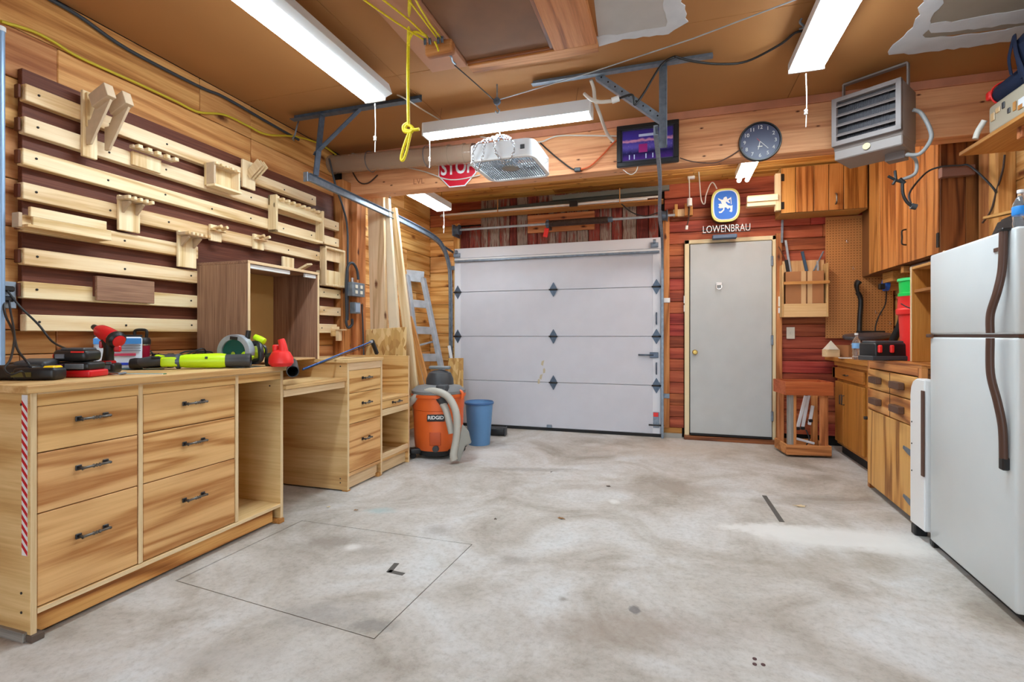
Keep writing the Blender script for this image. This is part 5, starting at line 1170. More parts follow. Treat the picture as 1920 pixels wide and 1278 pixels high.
# chains
hookp = aZ(936, 232, 2.60); hookp = Vector((ray(936, 240).x * 3.3, ray(936, 240).y * 3.3, 2.49))
def chain(pts, mat, link_l=.028, r=.0026):
    P_ = spline([Vector(p) for p in pts], 10); L_ = [0]
    for a_, b_ in zip(P_, P_[1:]): L_.append(L_[-1] + (b_ - a_).length)
    n = max(2, int(L_[-1] / (link_l * .78))); bm = bmesh.new(); j = 0; mm = []
    loop = [(Vector((math.cos(t) * .0085, 0, math.sin(t) * link_l / 2))) for t in [i * PI / 5 for i in range(10)]]
    for i in range(n):
        s = L_[-1] * (i + .5) / n
        while j < len(L_) - 2 and L_[j + 1] < s: j += 1
        f = (s - L_[j]) / max(1e-6, L_[j + 1] - L_[j]); p = P_[j].lerp(P_[j + 1], f); d = (P_[j + 1] - P_[j]).normalized()
        q = d.to_track_quat('Z', 'X').to_matrix().to_4x4(); M = T(*p) @ q @ E(0, 0, 90 * (i % 2) + 20)
        sweep(bm, [M @ v for v in loop], r, 4, closed=True)
    bmesh.ops.recalc_face_normals(bm, faces=bm.faces); return fin(bm, 'chain', mat, True)
FW = fn.W; FI = FW.inverted()
def cw_(x, y, z): return FW @ Vector((x, y, z))
hk = Vector((fcx - .06, 3.31, zC - .045))
for nm, pts in (('chain', [hk, cw_(-.15, -.262, .105), cw_(-.185, -.262, .02), cw_(-.15, -.262, -.075), cw_(-.11, -.262, .02), cw_(-.09, -.262, .105), hk]), ('chain', [hk, cw_(-.03, -.262, .105), cw_(-.01, -.262, .02), cw_(.05, -.262, -.045), cw_(.11, -.262, .02), cw_(.09, -.262, .105), hk + Vector((.02, 0, 0))])):
    fn.add(nm, chain([FI @ p for p in pts], M_chrome))
fn.add('hook', m_tube([FI @ (hk + Vector(v)) for v in ((0, 0, .05), (.0, 0, .03), (.012, 0, .015), (0, 0, 0), (-.012, 0, .01))], .004, M_steel))
for sx in (-.15, .15): fn.add('chain', chain([FI @ hk, (sx, .16, .115)], M_steel))
# cable pulley above the lamp
pc = aY(932, 190, 3.1)
py_ = Th('cable_pulley', 'small steel pulley and hook on the ceiling above the hanging lamp', 'pulley', (pc.x, 3.1, pc.z))
py_.add('sheave', m_lathe([(.006, -.008), (.024, -.008), (.02, 0), (.024, .008), (.006, .008)], M_steeld, 20), T(pc.x, 3.1, pc.z) @ E(90, 0, 0)); py_.tube('hook', [(pc.x, 3.1, pc.z - .02), (pc.x + .002, 3.1, pc.z - .045), (pc.x + .016, 3.1, pc.z - .06), (pc.x + .004, 3.1, pc.z - .078), (pc.x - .012, 3.1, pc.z - .062)], .0045, M_steel)
py_.rod('eye_stem', (pc.x, 3.1, pc.z + .01), (pc.x, 3.1, 2.75), .005, M_steel)
stube('steel_cable', [aZ(852, 122, 2.70), aZ(890, 155, 2.68), Vector((pc.x - .02, 3.1, pc.z + .01))], .0035, M_iron, 'thin steel cable from the rope block to the ceiling pulley', 'cable', n=1)
stube('steel_cable', [Vector((pc.x + .02, 3.1, pc.z + .01)), aZ(1110, 135, 2.70), aZ(1300, 72, 2.70), aZ(1490, 0, 2.70), aZ(1600, -45, 2.70)], .0035, M_alu, 'thin pale cable running from the pulley across the ceiling to the upper right', 'cable', n=1)
# ================================================================ ROPE BLOCK
bl = aZ(825, 92, 2.66)
rp_ = Th('rope_block', 'short wooden block with four pulleys and yellow ropes under the ceiling plank', 'rope rig', (bl.x, bl.y, 2.62))
rp_.box('wood_block', (bl.x, bl.y, 2.66), (.16, .055, .07), wd('fir', 'X'), rot=(0, 0, 0), bev=.012)
hooks = []
for i, (px, py) in enumerate(((797, 78), (806, 77), (822, 76), (829, 74))):
    p = aZ(px, py, 2.665); hooks.append(p); rp_.add('sheave', m_lathe([(.004, -.006), (.018, -.006), (.014, 0), (.018, .006), (.004, .006)], M_steeld, 16), T(*p) @ E(0, 90, 20))
rp_.tube('shackle', [aZ(838, 100, 2.66), aZ(846, 106, 2.66), aZ(848, 114, 2.67), aZ(854, 120, 2.68)], .006, M_steel)
def st(px, py, z): return aZ(px, py, z)
for i, (pp) in enumerate((((680, -2), (740, 40), (797, 76)), ((716, -2), (770, 40), (806, 75)), ((766, 0), (800, 45), (822, 74)), ((778, -2), (806, 45), (829, 73)))):
    c = [st(px, py, 2.68) for px, py in pp]; rp_.tube('rope_strand', c, .0045, M_rope, n=2)
rp_.tube('rope_tail', [st(815, 78, 2.66), st(820, 88, 2.63), st(822, 95, 2.60)], .005, M_rope)
ry = 2.35
def ro(px, py): return aY(px, py, ry)
hr = Th('hanging_rope', 'thick yellow rope with a knotted loop hanging from the ceiling in front of the duct', 'rope', tuple(ro(760, 300)))
hr.tube('rope', [st(768, 2, 2.70), ro(766, 60), ro(765, 150), ro(766, 235)], .0085, M_rope, seg=10)
hr.tube('upper_knot', [st(800, 68, 2.68), ro(778, 60), ro(768, 72), ro(766, 85)], .007, M_rope); 
hr.tube('knot', [ro(766, 230), ro(757, 236), ro(758, 246), ro(770, 248), ro(774, 240), ro(764, 234), ro(760, 243), ro(772, 246)], .0085, M_rope, n=8)
hr.tube('tail', [ro(770, 243), ro(780, 243), ro(786, 242)], .009, M_rope); hr.tube('loop', [ro(767, 248), ro(757, 275), ro(752, 297), ro(756, 300), ro(762, 285), ro(770, 250)], .0072, M_rope)
hr.tube('carabiner', [ro(766, 8), ro(758, 22), ro(755, 25), ro(762, 10)], .004, M_chrome)
# cord from the lamp to the ceiling eye
stube('lamp_cord', [aZ(745, 178, 2.72), aZ(760, 185, 2.68), aY(800, 210, 3.3), aY(832, 229, 3.3)], .005, M_cordw, 'white lamp cord between the ceiling eye and the crosswise lamp', 'cord')
# ================================================================ CABLES ON BEAM AND BRACKET
BF = 3.88
stube('white_cable', [aY(640, 280, BF), aY(700, 300, BF), aY(790, 320, BF), aY(845, 337, BF), aY(900, 328, BF)], .005, M_cordw, 'white cable drooping over the stop sign', 'cable')
stube('beam_cable', [aY(862, 245, BF), aY(930, 262, BF), aY(985, 262, BF), aY(1013, 266, BF), aY(1045, 255, BF), aY(1100, 254, BF), aY(1157, 255, BF)], .006, M_cordw, 'white cable running along the beam from the fan to the picture', 'cable')
stube('power_cable', [aY(1013, 268, BF), aY(1040, 292, BF), aY(1070, 315, BF), aY(1082, 318, BF)], .006, M_cord, 'black cable hanging across the beam to the orange connector', 'cable')
oc = stube('orange_cord', [aY(1084, 318, BF), aY(1105, 312, BF), aY(1130, 290, BF), aY(1148, 270, BF), aY(1158, 262, BF)], .006, M_cordo, 'short orange cord rising to the framed picture', 'cord')
p = aY(1083, 318, BF); link('connector', m_box(.05, .025, .03, M_black, .004), T(*p), oc)
stube('white_hose', [aZ(1108, 150, 2.71), aY(1113, 165, 3.2), aY(1116, 190, 3.3), aY(1125, 215, 3.45), aY(1138, 250, 3.8), aY(1150, 265, BF)], .012, M_cordw, 'thick off-white cable dropping from the ceiling bracket to the beam', 'cable')
gl = Th('plug_joint', 'white plug joint tied to the diagonal brace with black cable', 'plug', tuple(aY(1150, 187, 3.05)))
gl.tube('white_cord', [aY(1096, 176, 3.1), aY(1108, 186, 3.05), aY(1125, 191, 3.05), aY(1148, 189, 3.05)], .011, M_cordw); gl.tube('plug_body', [aY(1147, 189, 3.05), aY(1161, 184, 3.05)], .018, M_whitep, n=1, seg=12); gl.tube('black_cord', [aY(1162, 184, 3.05), aY(1180, 178, 3.02), aY(1187, 180, 3.02), aY(1190, 196, 3.03), aY(1205, 178, 3.05), aY(1240, 122, 3.05), aY(1266, 106, 3.08)], .007, M_cord)
stube('ceiling_cable', [aZ(1266, 106, 2.70), aZ(1300, 115, 2.69), aZ(1350, 120, 2.70), aZ(1400, 115, 2.72), aZ(1460, 85, 2.73), aZ(1490, 62, 2.735), aZ(1508, 58, 2.735)], .007, M_cord, 'black cable swagged across the ceiling to the right lamp', 'cable')
stube('ceiling_hook', [aZ(1503, 35, 2.735), aZ(1500, 42, 2.72), aZ(1508, 50, 2.71), aZ(1500, 54, 2.72)], .006, M_steel, 'small steel toggle hook on the ceiling left of the right lamp', 'hook')
stube('clock_wire', [aY(1275, 296, BF), aY(1300, 303, BF), aY(1340, 305, BF), aY(1370, 292, BF), aY(1392, 277, BF)], .004, M_brownp, 'thin brown wire drooping between the picture and the clock', 'wire')
stube('white_string', [aY(1168, 318, 3.87), aY(1182, 327, 3.87), aY(1192, 322, 3.87), aY(1196, 312, 3.87)], .003, M_cordw, 'thin white string hanging below the framed picture', 'string')
stube('beam_cable', [aY(655, 310, BF), aY(672, 340, BF), aY(690, 343, BF), aY(708, 328, BF)], .006, M_bar, 'dark cable loop under the left end of the clear duct', 'cable')
# ================================================================ PICTURE, CLOCK
p0 = aY(1157, 239, 3.885); p1 = aY(1273, 226, 3.885); p2 = aY(1157, 315, 3.885); p3 = aY(1273, 305, 3.885)
pw = p1.x - p0.x; pz1 = (p0.z + p1.z) / 2; pz0 = (p2.z + p3.z) / 2; ph = pz1 - pz0
def skyline():
    m, nt, b = newmat('purple_city_print'); L = nt.links.new
    tc = N(nt, 'ShaderNodeTexCoord'); sp = N(nt, 'ShaderNodeSeparateXYZ'); L(tc.outputs['Generated'], sp.inputs[0])
    n = N(nt, 'ShaderNodeTexNoise'); n.inputs['Scale'].default_value = 9; n.inputs['Detail'].default_value = 8; L(tc.outputs['Generated'], n.inputs['Vector'])
    zz = math2(nt, 'ADD', sp.outputs[2], math2(nt, 'MULTIPLY', math2(nt, 'SUBTRACT', n.outputs['Fac'], .5), .12))
    rp = ramp(nt, [(0, srgb(84, 40, 140)), (.16, srgb(60, 30, 110)), (.3, srgb(24, 20, 70)), (.46, srgb(92, 80, 170)), (.58, srgb(70, 60, 150)), (.63, srgb(220, 150, 180)), (.68, srgb(60, 50, 150)), (1, srgb(50, 34, 120))]); L(zz, rp.inputs[0])
    v = N(nt, 'ShaderNodeTexVoronoi'); v.inputs['Scale'].default_value = 26; L(tc.outputs['Generated'], v.inputs['Vector'])
    band = ramp(nt, [(.3, (0, 0, 0)), (.38, (1, 1, 1)), (.55, (1, 1, 1)), (.62, (0, 0, 0))]); L(sp.outputs[2], band.inputs[0])
    st_ = ramp(nt, [(.0, (1, 1, 1)), (.2, (0, 0, 0))]); L(v.outputs['Distance'], st_.inputs[0])
    f = math2(nt, 'MULTIPLY', st_.outputs[0], band.outputs[0])
    mx = N(nt, 'ShaderNodeMix', data_type='RGBA'); L(f, mx.inputs[0]); L(rp.outputs[0], mx.inputs[6]); mx.inputs[7].default_value = (*srgb(200, 190, 240), 1)
    L(mx.outputs[2], b.inputs['Base Color']); b.inputs['Roughness'].default_value = .25; b.inputs['Coat Weight'].default_value = .4
    return m
pc_ = Th('framed_picture', 'black framed purple night city picture on the beam behind the right track', 'picture', (p0.x + pw / 2, 3.88, pz0))
pc_.bx('print', (p0.x + .02, 3.872, pz0 + .02), (p1.x - .02, 3.878, pz1 - .02), skyline())
f = .034
for a, b in (((p0.x, pz0), (p1.x, pz0 + f)), ((p0.x, pz1 - f), (p1.x, pz1)), ((p0.x, pz0 + f), (p0.x + f, pz1 - f)), ((p1.x - f, pz0 + f), (p1.x, pz1 - f))): pc_.bx('frame_bar', (a[0], 3.855, a[1]), (b[0], 3.886, b[1]), M_black, bev=.004)
for a, b in (((p0.x + f, pz0 + f), (p1.x - f, pz0 + f + .012)), ((p0.x + f, pz1 - f - .008), (p1.x - f, pz1 - f)), ((p0.x + f, pz0 + f), (p0.x + f + .008, pz1 - f)), ((p1.x - f - .008, pz0 + f), (p1.x - f, pz1 - f))): pc_.bx('mat_edge', (a[0], 3.869, a[1]), (b[0], 3.873, b[1]), P('picture_mat', srgb(48, 44, 70), .6) if 'picture_mat' not in MATS else MATS['picture_mat'], bev=0)
pc_.bx('pink_dome', (p0.x + pw * .36, 3.8705, pz0 + ph * .32), (p0.x + pw * .50, 3.8725, pz0 + ph * .52), P('magenta_print', srgb(150, 24, 110), .4), bev=.0)
pc_.bx('white_lettering_band', (p0.x + pw * .36, 3.8705, pz1 - ph * .30), (p0.x + pw * .60, 3.8725, pz1 - ph * .24), P('pale_print', srgb(190, 200, 232), .4), bev=0)
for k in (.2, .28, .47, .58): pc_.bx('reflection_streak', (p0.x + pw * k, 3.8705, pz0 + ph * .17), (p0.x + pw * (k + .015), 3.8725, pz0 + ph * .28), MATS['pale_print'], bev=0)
ck = aY(1425, 265, 3.88); cr = (aY(1460, 265, 3.88).x - aY(1390, 265, 3.88).x) / 2 * .96
cr = .138
CK = Th('wall_clock', 'round black wall clock with white numerals on the beam', 'clock', (ck.x, 3.895, ck.z), M=T(ck.x, 3.897, ck.z))
CK.add('clock_face', m_cyl(cr * .95, .01, P('clock_face_slate', srgb(62, 66, 98), .4), 48), E(90, 0, 0) @ T(0, 0, .012)); CK.add('rim', m_lathe([(cr * .90, 0), (cr, 0), (cr * 1.01, .018), (cr * .98, .03), (cr * .92, .03), (cr * .90, .018), (cr * .90, 0)], M_black, 48), E(90, 0, 0) @ T(0, 0, -.0))
for h in range(1, 13):
    a = R(90 - h * 30); CK.text('numeral', str(h), (cr * .72 * math.cos(a), -.0182, cr * .72 * math.sin(a)), .036, M_ink, (90, 0, 0), bold=.0003)
def hand(nm, ang, l, w, m_): CK.box(nm, (math.sin(R(ang)) * l / 2, -.0195, math.cos(R(ang)) * l / 2), (w, .0015, l), m_, rot=(0, ang, 0), bev=0)
hand('hour_hand', 192, .058, .005, M_ink); hand('minute_hand', 136, .075, .004, M_ink); hand('second_hand', -42, .03, .002, M_redb); CK.box('face_badge', (0.0, -.0183, -.035), (.03, .001, .006), M_ivory, bev=0)
# ================================================================ HEATER
h0 = aZ(1582, 160, 2.742); h1 = aZ(1703, 118, 2.742)
hd = (h1 - h0); hd.z = 0; ang = math.degrees(math.atan2(hd.y, hd.x)); wbk = hd.length
hm = (h0 + h1) / 2
HT = Th('unit_heater', 'grey louvred electric heater hung from the ceiling by a square bracket', 'heater', (hm.x, hm.y, 2.2), M=T(hm.x, hm.y, 2.742) @ E(0, 0, ang))
HW = wbk + .02; HD = .27
HT.box('bracket_bar', (0, 0, 0), (wbk, .035, .012), M_heater); 
for s in (-1, 1): HT.box('bracket_arm', (s * wbk / 2, 0, -.17), (.01, .035, .34), M_heater)
HT.box('housing', (0, -.01, -.305), (HW, HD, .33), M_heater, bev=.012); HT.box('lower_box', (0, -.01, -.49), (HW * .98, HD - .01, .07), M_heater, bev=.006)
zc = -.295; fy_ = -.01 - HD / 2
HT.box('dark_core', (0, fy_ + .012, zc), (HW - .05, .03, .25), M_fin, bev=0)
for a, b in (((0, .14), (HW - .0, .025)), ((0, -.135), (HW, .03))): HT.box('front_rail', (a[0], fy_ - .015, zc + a[1]), (b[0], .035, b[1]), M_heater2)
for s in (-1, 1): HT.box('front_stile', (s * (HW / 2 - .014), fy_ - .015, zc), (.028, .035, .30), M_heater2)
for k in range(4): HT.box('louvre', (0, fy_ - .012, zc + .108 - k * .062), (HW - .05, .05, .006), M_heater2, rot=(38, 0, 0), bev=.001)
parts = [(m_box(.002, .012, .22, M_steel), T(-HW / 2 + .08 + k * .0065, 0, 0)) for k in range(int((HW - .14) / .0065))]
HT.add('heating_fins', bm_join(parts, P('fin_grey', srgb(70, 68, 74), .5, .4)), T(0, fy_ - .003, zc))['kind'] = 'stuff'
HT.add('badge', m_cyl(.02, .004, P('brass_badge', srgb(196, 184, 140), .4, .4), 20), T(.0, fy_ - .002, -.485) @ E(90, 0, 0))
HT.box('junction_box', (HW * .30, .02, -.545), (.10, .08, .05), M_heater2)
HI = HT.W.inverted()
HT.add('power_cord', m_tube([HI @ aX(px, py, X) for px, py, X in ((1712, 206, 1.36), (1727, 212, 1.40), (1743, 240, 1.43), (1745, 262, 1.43), (1725, 288, 1.38), (1700, 290, 1.34))], .011, P('cord_grey', srgb(140, 140, 140), .5), 10))
hg = Th('cord_bundle', 'grey heater cord tied in a black knot with a dangling plug', 'cord', tuple(aY(1690, 350, 3.6)))
hg.tube('grey_cord', [aY(1700, 287, 3.55), aY(1717, 300, 3.55), aY(1716, 325, 3.55), aY(1690, 337, 3.55)], .010, MATS['cord_grey'])
hg.tube('black_cord', [aY(1692, 340, 3.55), aY(1693, 362, 3.55), aY(1700, 378, 3.55), aY(1712, 388, 3.55)], .009, M_cord); hg.tube('plug', [aY(1708, 386, 3.55), aY(1718, 388, 3.55)], .018, M_charc, n=1)
hg.tube('tie', [aY(1665, 330, 3.55), aY(1680, 338, 3.55), aY(1694, 342, 3.55)], .008, M_cord, n=1); hg.tube('tie', [aY(1678, 320, 3.55), aY(1680, 336, 3.55), aY(1674, 346, 3.55)], .008, M_cord, n=1); hg.tube('tie', [aY(1686, 335, 3.55), aY(1696, 344, 3.55)], .013, M_cord, n=1)
# ================================================================ SIGN AND NEON LETTERING OVER THE PERSON DOOR
NY = 5.50
n0 = aY(1360, 385, NY)
hw_ = (aY(1387, 385, NY).x - aY(1333, 385, NY).x) / 2; hh = (aY(1360, 354, NY).z - aY(1360, 416, NY).z) / 2
SG = Th('lion_sign', 'blue oval sign with a white rampant lion and gold rim above the door', 'sign', tuple(n0), M=T(*n0))
def superel(a, b, n=40, e=3.2):
    out = []
    for k in range(n):
        t = 2 * PI * k / n; c, s = math.cos(t), math.sin(t)
        out.append((a * math.copysign(abs(c) ** (2 / e), c), b * math.copysign(abs(s) ** (2 / e), s)))
    return out
SG.add('casing', m_prism(superel(hw_ * .98, hh * .98), .09, M_black, smooth=True), T(0, .06, 0)); SG.add('gold_rim', m_prism(superel(hw_, hh), .03, M_signgold, smooth=True))
SG.add('white_band', m_prism(superel(hw_ * .88, hh * .90), .006, M_white), T(0, -.016, 0)); SG.add('blue_face', m_prism(superel(hw_ * .80, hh * .85), .006, M_signblue), T(0, -.019, 0))
lion = [(400, 350), (470, 390), (520, 405), (545, 350), (600, 330), (625, 370), (600, 440), (590, 480), (640, 540), (700, 560), (755, 550), (750, 620), (748, 690), (725, 715), (670, 690), (705, 650), (690, 600), (640, 635), (600, 590), (560, 590), (555, 650), (490, 715), (430, 720), (420, 680), (470, 680), (520, 640), (530, 600), (450, 605), (405, 575), (430, 545), (410, 500), (470, 490), (500, 510), (480, 460), (470, 430), (410, 390)]
L2 = [((x - 585) / 540 * hw_ * 1.54, -(y - 530) / 660 * hh * 1.65) for x, y in lion]
SG.add('lion_emblem', m_prism(L2, .003, M_ink), T(0, -.0235, 0)); SG.add('lion_foreleg', m_prism([((x - 585) / 540 * hw_ * 1.54, -(y - 530) / 660 * hh * 1.65) for x, y in ((600, 400), (660, 385), (720, 350), (730, 520), (715, 530), (705, 400), (650, 430), (690, 480), (680, 500), (600, 450))], .003, M_ink), T(0, -.0235, 0))
l0_ = aY(1318, 433, NY); l1_ = aY(1406, 425, NY)
NS = Th('letter_sign', 'unlit white tube lettering on a dark frame under the lion sign', 'sign', tuple((l0_ + l1_) / 2), M=T(*((l0_ + l1_) / 2)))
NS.text('lettering', 'LOWENBRAU', (0, -.012, 0), .105, M_ink, (90, 0, 0), bold=-.0008, sx=.70, ext=.006); NS.box('black_grid', (0, .012, 0), (l1_.x - l0_.x + .02, .006, .014), M_black); NS.box('black_grid', (0, .012, .03), (l1_.x - l0_.x + .02, .006, .008), M_black); NS.box('black_grid', (0, .012, -.032), (l1_.x - l0_.x + .02, .006, .008), M_black)
for s in (-.2, .0, .2): NS.box('stand_off', (s, .06, 0), (.01, .10, .01), M_black)
t0 = aY(1336, 448, NY); t1 = aY(1382, 438, NY)
NS.add('transformer', m_box(t1.x - t0.x, .09, t1.z - t0.z, P('blue_grey_case', srgb(84, 104, 130), .5), .006), NS.W.inverted() @ T((t0.x + t1.x) / 2, NY + .03, (t0.z + t1.z) / 2)); 
stube('white_wire', [aY(1310, 320, 5.3), aY(1312, 345, 5.5), aY(1315, 375, 5.55), aY(1321, 382, 5.55), aY(1324, 365, 5.55), aY(1332, 345, 5.55), aY(1338, 343, 5.55), aY(1344, 354, 5.55)], .006, M_cordw, 'white wire looping from the ceiling to the lion sign', 'wire')
wp = Th('wired_plug', 'white plug and switch hanging on a cord left of the lion sign', 'plug', tuple(aY(1293, 380, 5.5)))
wp.tube('cord', [aY(1292, 330, 5.4), aY(1293, 372, 5.5)], .005, M_cordw, n=1); wp.tube('plug_body', [aY(1293, 372, 5.5), aY(1293, 386, 5.5)], .026, M_whitep, n=1, seg=12); wp.tube('lower_cord', [aY(1293, 388, 5.5), aY(1291, 410, 5.52), aY(1288, 424, 5.52)], .006, M_bar); wp.tube('tip', [aY(1288, 423, 5.52), aY(1287, 430, 5.52)], .015, M_whitep, n=1); wp.box('ceiling_box', tuple(aY(1296, 331, 5.45)), (.07, .05, .045), M_whitep)
wr_ = Th('wooden_rack', 'small pale wooden bracket with two upright pegs right of the door spring', 'bracket', tuple(aY(1280, 397, 5.6)))
r0 = aY(1262, 406, 5.60); r1 = aY(1298, 390, 5.60); wr_.bx('back_board', (r0.x, 5.60, r0.z), (r1.x, 5.64, r1.z), CL)
for px in (1268, 1287, 1296): x = aY(px, 400, 5.57).x; wr_.bx('peg', (x - .018, 5.54, r0.z - .01), (x + .014, 5.60, r1.z + .04), wd('mold', 'Z'))
# ================================================================ RIGHT SIDE
OAK, OAKX, OAKD = wd('oak', 'Z'), wd('oak', 'X'), wd('oakd', 'Z')
CABZ, CABY, CABX = wd('cab', 'Z'), wd('cab', 'Y'), wd('cab', 'X')
# upper cabinet on the back wall
uz0 = 2.272; ux0 = aY(1464, 398, 5.38).x; ux1 = 1.75; uy = 5.38
uc = Th('upper_cabinet', 'honey oak wall cabinet with plank doors over the pegboard, facing the room', 'cabinet', ((ux0 + ux1) / 2, 5.5, uz0))
uc.bx('carcass', (ux0 + .0, uy + .02, uz0), (ux1 - .002, YB - .02, HC - .03), P('cabinet_interior_tan', srgb(196, 150, 84), .6))
pxs = [1464, 1492, 1526, 1554, 1582, 1622]
xs = [aY(p, 350, uy).x for p in pxs]; xs[-1] = ux1 - .012
doorA = uc.bx('door', (xs[0] + .0, uy + .006, uz0 + .005), (xs[3] - .002, uy + .019, HC - .04), M_dark, bev=0); doorB = uc.bx('door', (xs[3] + .002, uy + .006, uz0 + .005), (xs[-1], uy + .019, HC - .04), M_dark, bev=0)
for i in range(5): uc.bx('plank', (xs[i] + .0025, uy - .002, uz0 + .004), (xs[i + 1] - .0025, uy + .006, HC - .04), OAK, parent=doorA if i < 3 else doorB, bev=.002)
hxx = aY(1567, 375, uy).x; uc.tube('handle', [(hxx, uy, 2.33), (hxx, uy - .03, 2.345), (hxx, uy - .032, 2.38), (hxx, uy - .03, 2.415), (hxx, uy, 2.43)], .007, M_pewter, parent=doorB)
for z in (2.35, 2.62): uc.bx('hinge', (ux0 - .008, uy - .006, z - .035), (ux0 + .03, uy + .0, z + .035), M_black)
bs_ = aY(1433, 366, 5.40)
uc.bx('side_cleat', (ux0 - .05, 5.36, uz0 + .03), (ux0 - .002, 5.42, 2.66), EDG); uc.bx('side_shelf_arm', (aY(1401, 366, 5.36).x, 5.34, 2.40), (ux0 - .03, 5.40, 2.46), wd('cleat', 'X')); uc.bx('side_shelf_arm', (aY(1401, 366, 5.36).x, 5.36, 2.36), (ux0 - .03, 5.44, 2.40), wd('cleat', 'X'))
# tall cabinet on the right wall
tx0 = 1.75; tz0 = 1.66; ty0, ty1 = 4.13, 5.378
tc_ = Th('tall_cabinet', 'tall honey oak wall cabinet with two plank doors above the counter', 'cabinet', (1.9, 4.75, tz0))
tc_.bx('carcass', (tx0 + .02, ty0 + .012, tz0), (XR - .002, ty1 + .24, HC - .03), P('cabinet_body_brown', srgb(120, 76, 40), .6))
def yT(px): return aX(px, 400, tx0).y
ys = [ty1, yT(1656), yT(1672), yT(1685), yT(1708), yT(1736), ty0]
ys = [ty1, yT(1650), yT(1680), yT(1709), yT(1734), ty0]
dA = tc_.bx('door', (tx0 + .006, yT(1709) + .002, tz0 + .01), (tx0 + .019, ty1, HC - .04), M_dark, bev=0); dB = tc_.bx('door', (tx0 + .006, ty0 + .01, tz0 + .01), (tx0 + .019, yT(1709) - .002, HC - .04), M_dark, bev=0)
for i in range(5): tc_.bx('plank', (tx0 - .002, ys[i + 1] + .002, tz0 + .002), (tx0 + .006, ys[i] - .002, HC - .04), OAK, parent=dA if i < 3 else dB, bev=.0015)
hy_ = yT(1700); tc_.tube('handle', [(tx0, hy_, 1.80), (tx0 - .03, hy_, 1.81), (tx0 - .03, hy_, 1.86), (tx0 - .03, hy_, 1.91), (tx0, hy_, 1.92)], .006, M_iron, parent=dA)
for z in (1.75,): tc_.bx('hinge', (tx0 - .008, ty0 - .002, z - .05), (tx0 + .004, ty0 + .02, z + .05), M_iron)
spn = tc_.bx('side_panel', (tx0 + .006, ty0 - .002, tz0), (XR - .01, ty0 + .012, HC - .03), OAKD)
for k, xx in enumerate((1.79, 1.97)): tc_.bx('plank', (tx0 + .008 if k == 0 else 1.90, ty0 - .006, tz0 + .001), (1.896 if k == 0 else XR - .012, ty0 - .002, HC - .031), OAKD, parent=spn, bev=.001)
b0_ = aY(1762, 334, 4.10); b1_ = aY(1824, 316, 4.10)
tc_.bx('wood_bar', (b0_.x, 4.07, b0_.z), (b1_.x, 4.118, b1_.z + .02), P('reddish_brown_bar', srgb(140, 98, 84), .5))
tl_ = Th('under_cabinet_lamp', 'grey tube lamp housing fixed under the tall oak cabinet', 'lamp', (1.86, 4.4, 1.58))
tl_.rod('tube_housing', (1.84, 4.15, 1.625), (1.84, 4.72, 1.625), .032, P('pinkish_grey_metal', srgb(168, 150, 144), .4), seg=20); tl_.bx('end_block', (1.78, 4.75, 1.60), (1.90, 4.80, 1.655), MATS['tan_moulding_X'] if 'tan_moulding_X' in MATS else wd('mold', 'X'))
# pegboard
pg0, pg1 = aY(1548, 500, 5.63), aY(1673, 500, 5.63)
pgz0 = aY(1548, 634, 5.63).z; pgz1 = aY(1548, 411, 5.63).z
pg = Th('pegboard', 'brown pegboard with rows of holes on the back wall over the counter', 'pegboard', ((pg0.x + pg1.x) / 2, 5.63, pgz0))
pg.bx('board', (pg0.x, 5.63, pgz0), (2.03, 5.64, pgz1 + .02), P('pegboard_brown', srgb(190, 130, 72), .55, noise=.04, nscale=5))
nx = int((2.03 - pg0.x) / .0254); nz_ = int((pgz1 - pgz0) / .0254); bm = bmesh.new()
for i in range(nx):
    for j in range(nz_):
        x = pg0.x + .014 + i * .0254; z = pgz0 + .014 + j * .0254
        vs = [bm.verts.new((x + 0.0042 * math.cos(t * PI / 3), 5.6296, z + 0.0042 * math.sin(t * PI / 3))) for t in range(6)]; bm.faces.new(vs)
hh_ = pg.add('peg_holes', fin(bm, 'holes', P('peg_hole_dark', srgb(50, 26, 12), .9))); hh_['kind'] = 'stuff'
for px, py in ((1586, 450), (1598, 500), (1640, 582), (1650, 585), (1667, 603)):
    p = aY(px, py, 5.62); pg.tube('peg_hook', [(p.x, 5.63, p.z), (p.x, 5.60, p.z), (p.x, 5.595, p.z - .03), (p.x + .01, 5.58, p.z - .02)], .003, M_chrome)
# things on pegboard
bw = Th('floor_brush_wand', 'long black vacuum wand with a brush head standing against the pegboard', 'wand', tuple(aY(1610, 622, 5.58)))
bw.tube('tube', [aY(1611, 640, 5.55), aY(1612, 600, 5.57), aY(1614, 562, 5.58), aY(1608, 548, 5.57)], .021, M_black, n=3, seg=14); bw.tube('brush_head', [aY(1609, 550, 5.57), aY(1606, 535, 5.56), aY(1610, 528, 5.56)], lambda u: .020 + .028 * u, M_black, n=3, seg=10, flat=.6)
dr = Th('fan_guard', 'dark curved fan guard lying over the box against the pegboard', 'guard', tuple(aY(1640, 630, 5.45)))
dr.add('plate', m_lathe([(0, 0), (.24, -.01), (.25, .0), (.245, .01), (0, .02)], P('smoke_plastic', srgb(74, 68, 72), .35), 36), T(*aY(1625, 630, 5.36)) @ E(8, -4, 10) @ Matrix.Diagonal((.8, .5, 1.6, 1))); dr.bx('black_ledge', (aY(1608, 625, 5.56).x, 5.50, aY(1640, 627, 5.56).z), (aY(1655, 625, 5.56).x, 5.60, aY(1640, 620, 5.56).z), M_black2)
stube('power_cable', [aY(1662, 545, 5.55), aY(1660, 570, 5.57), aY(1648, 592, 5.58), aY(1642, 610, 5.58), aY(1641, 622, 5.57)], .006, M_cord, 'black cable dropping in front of the pegboard from the blue plug', 'cable')
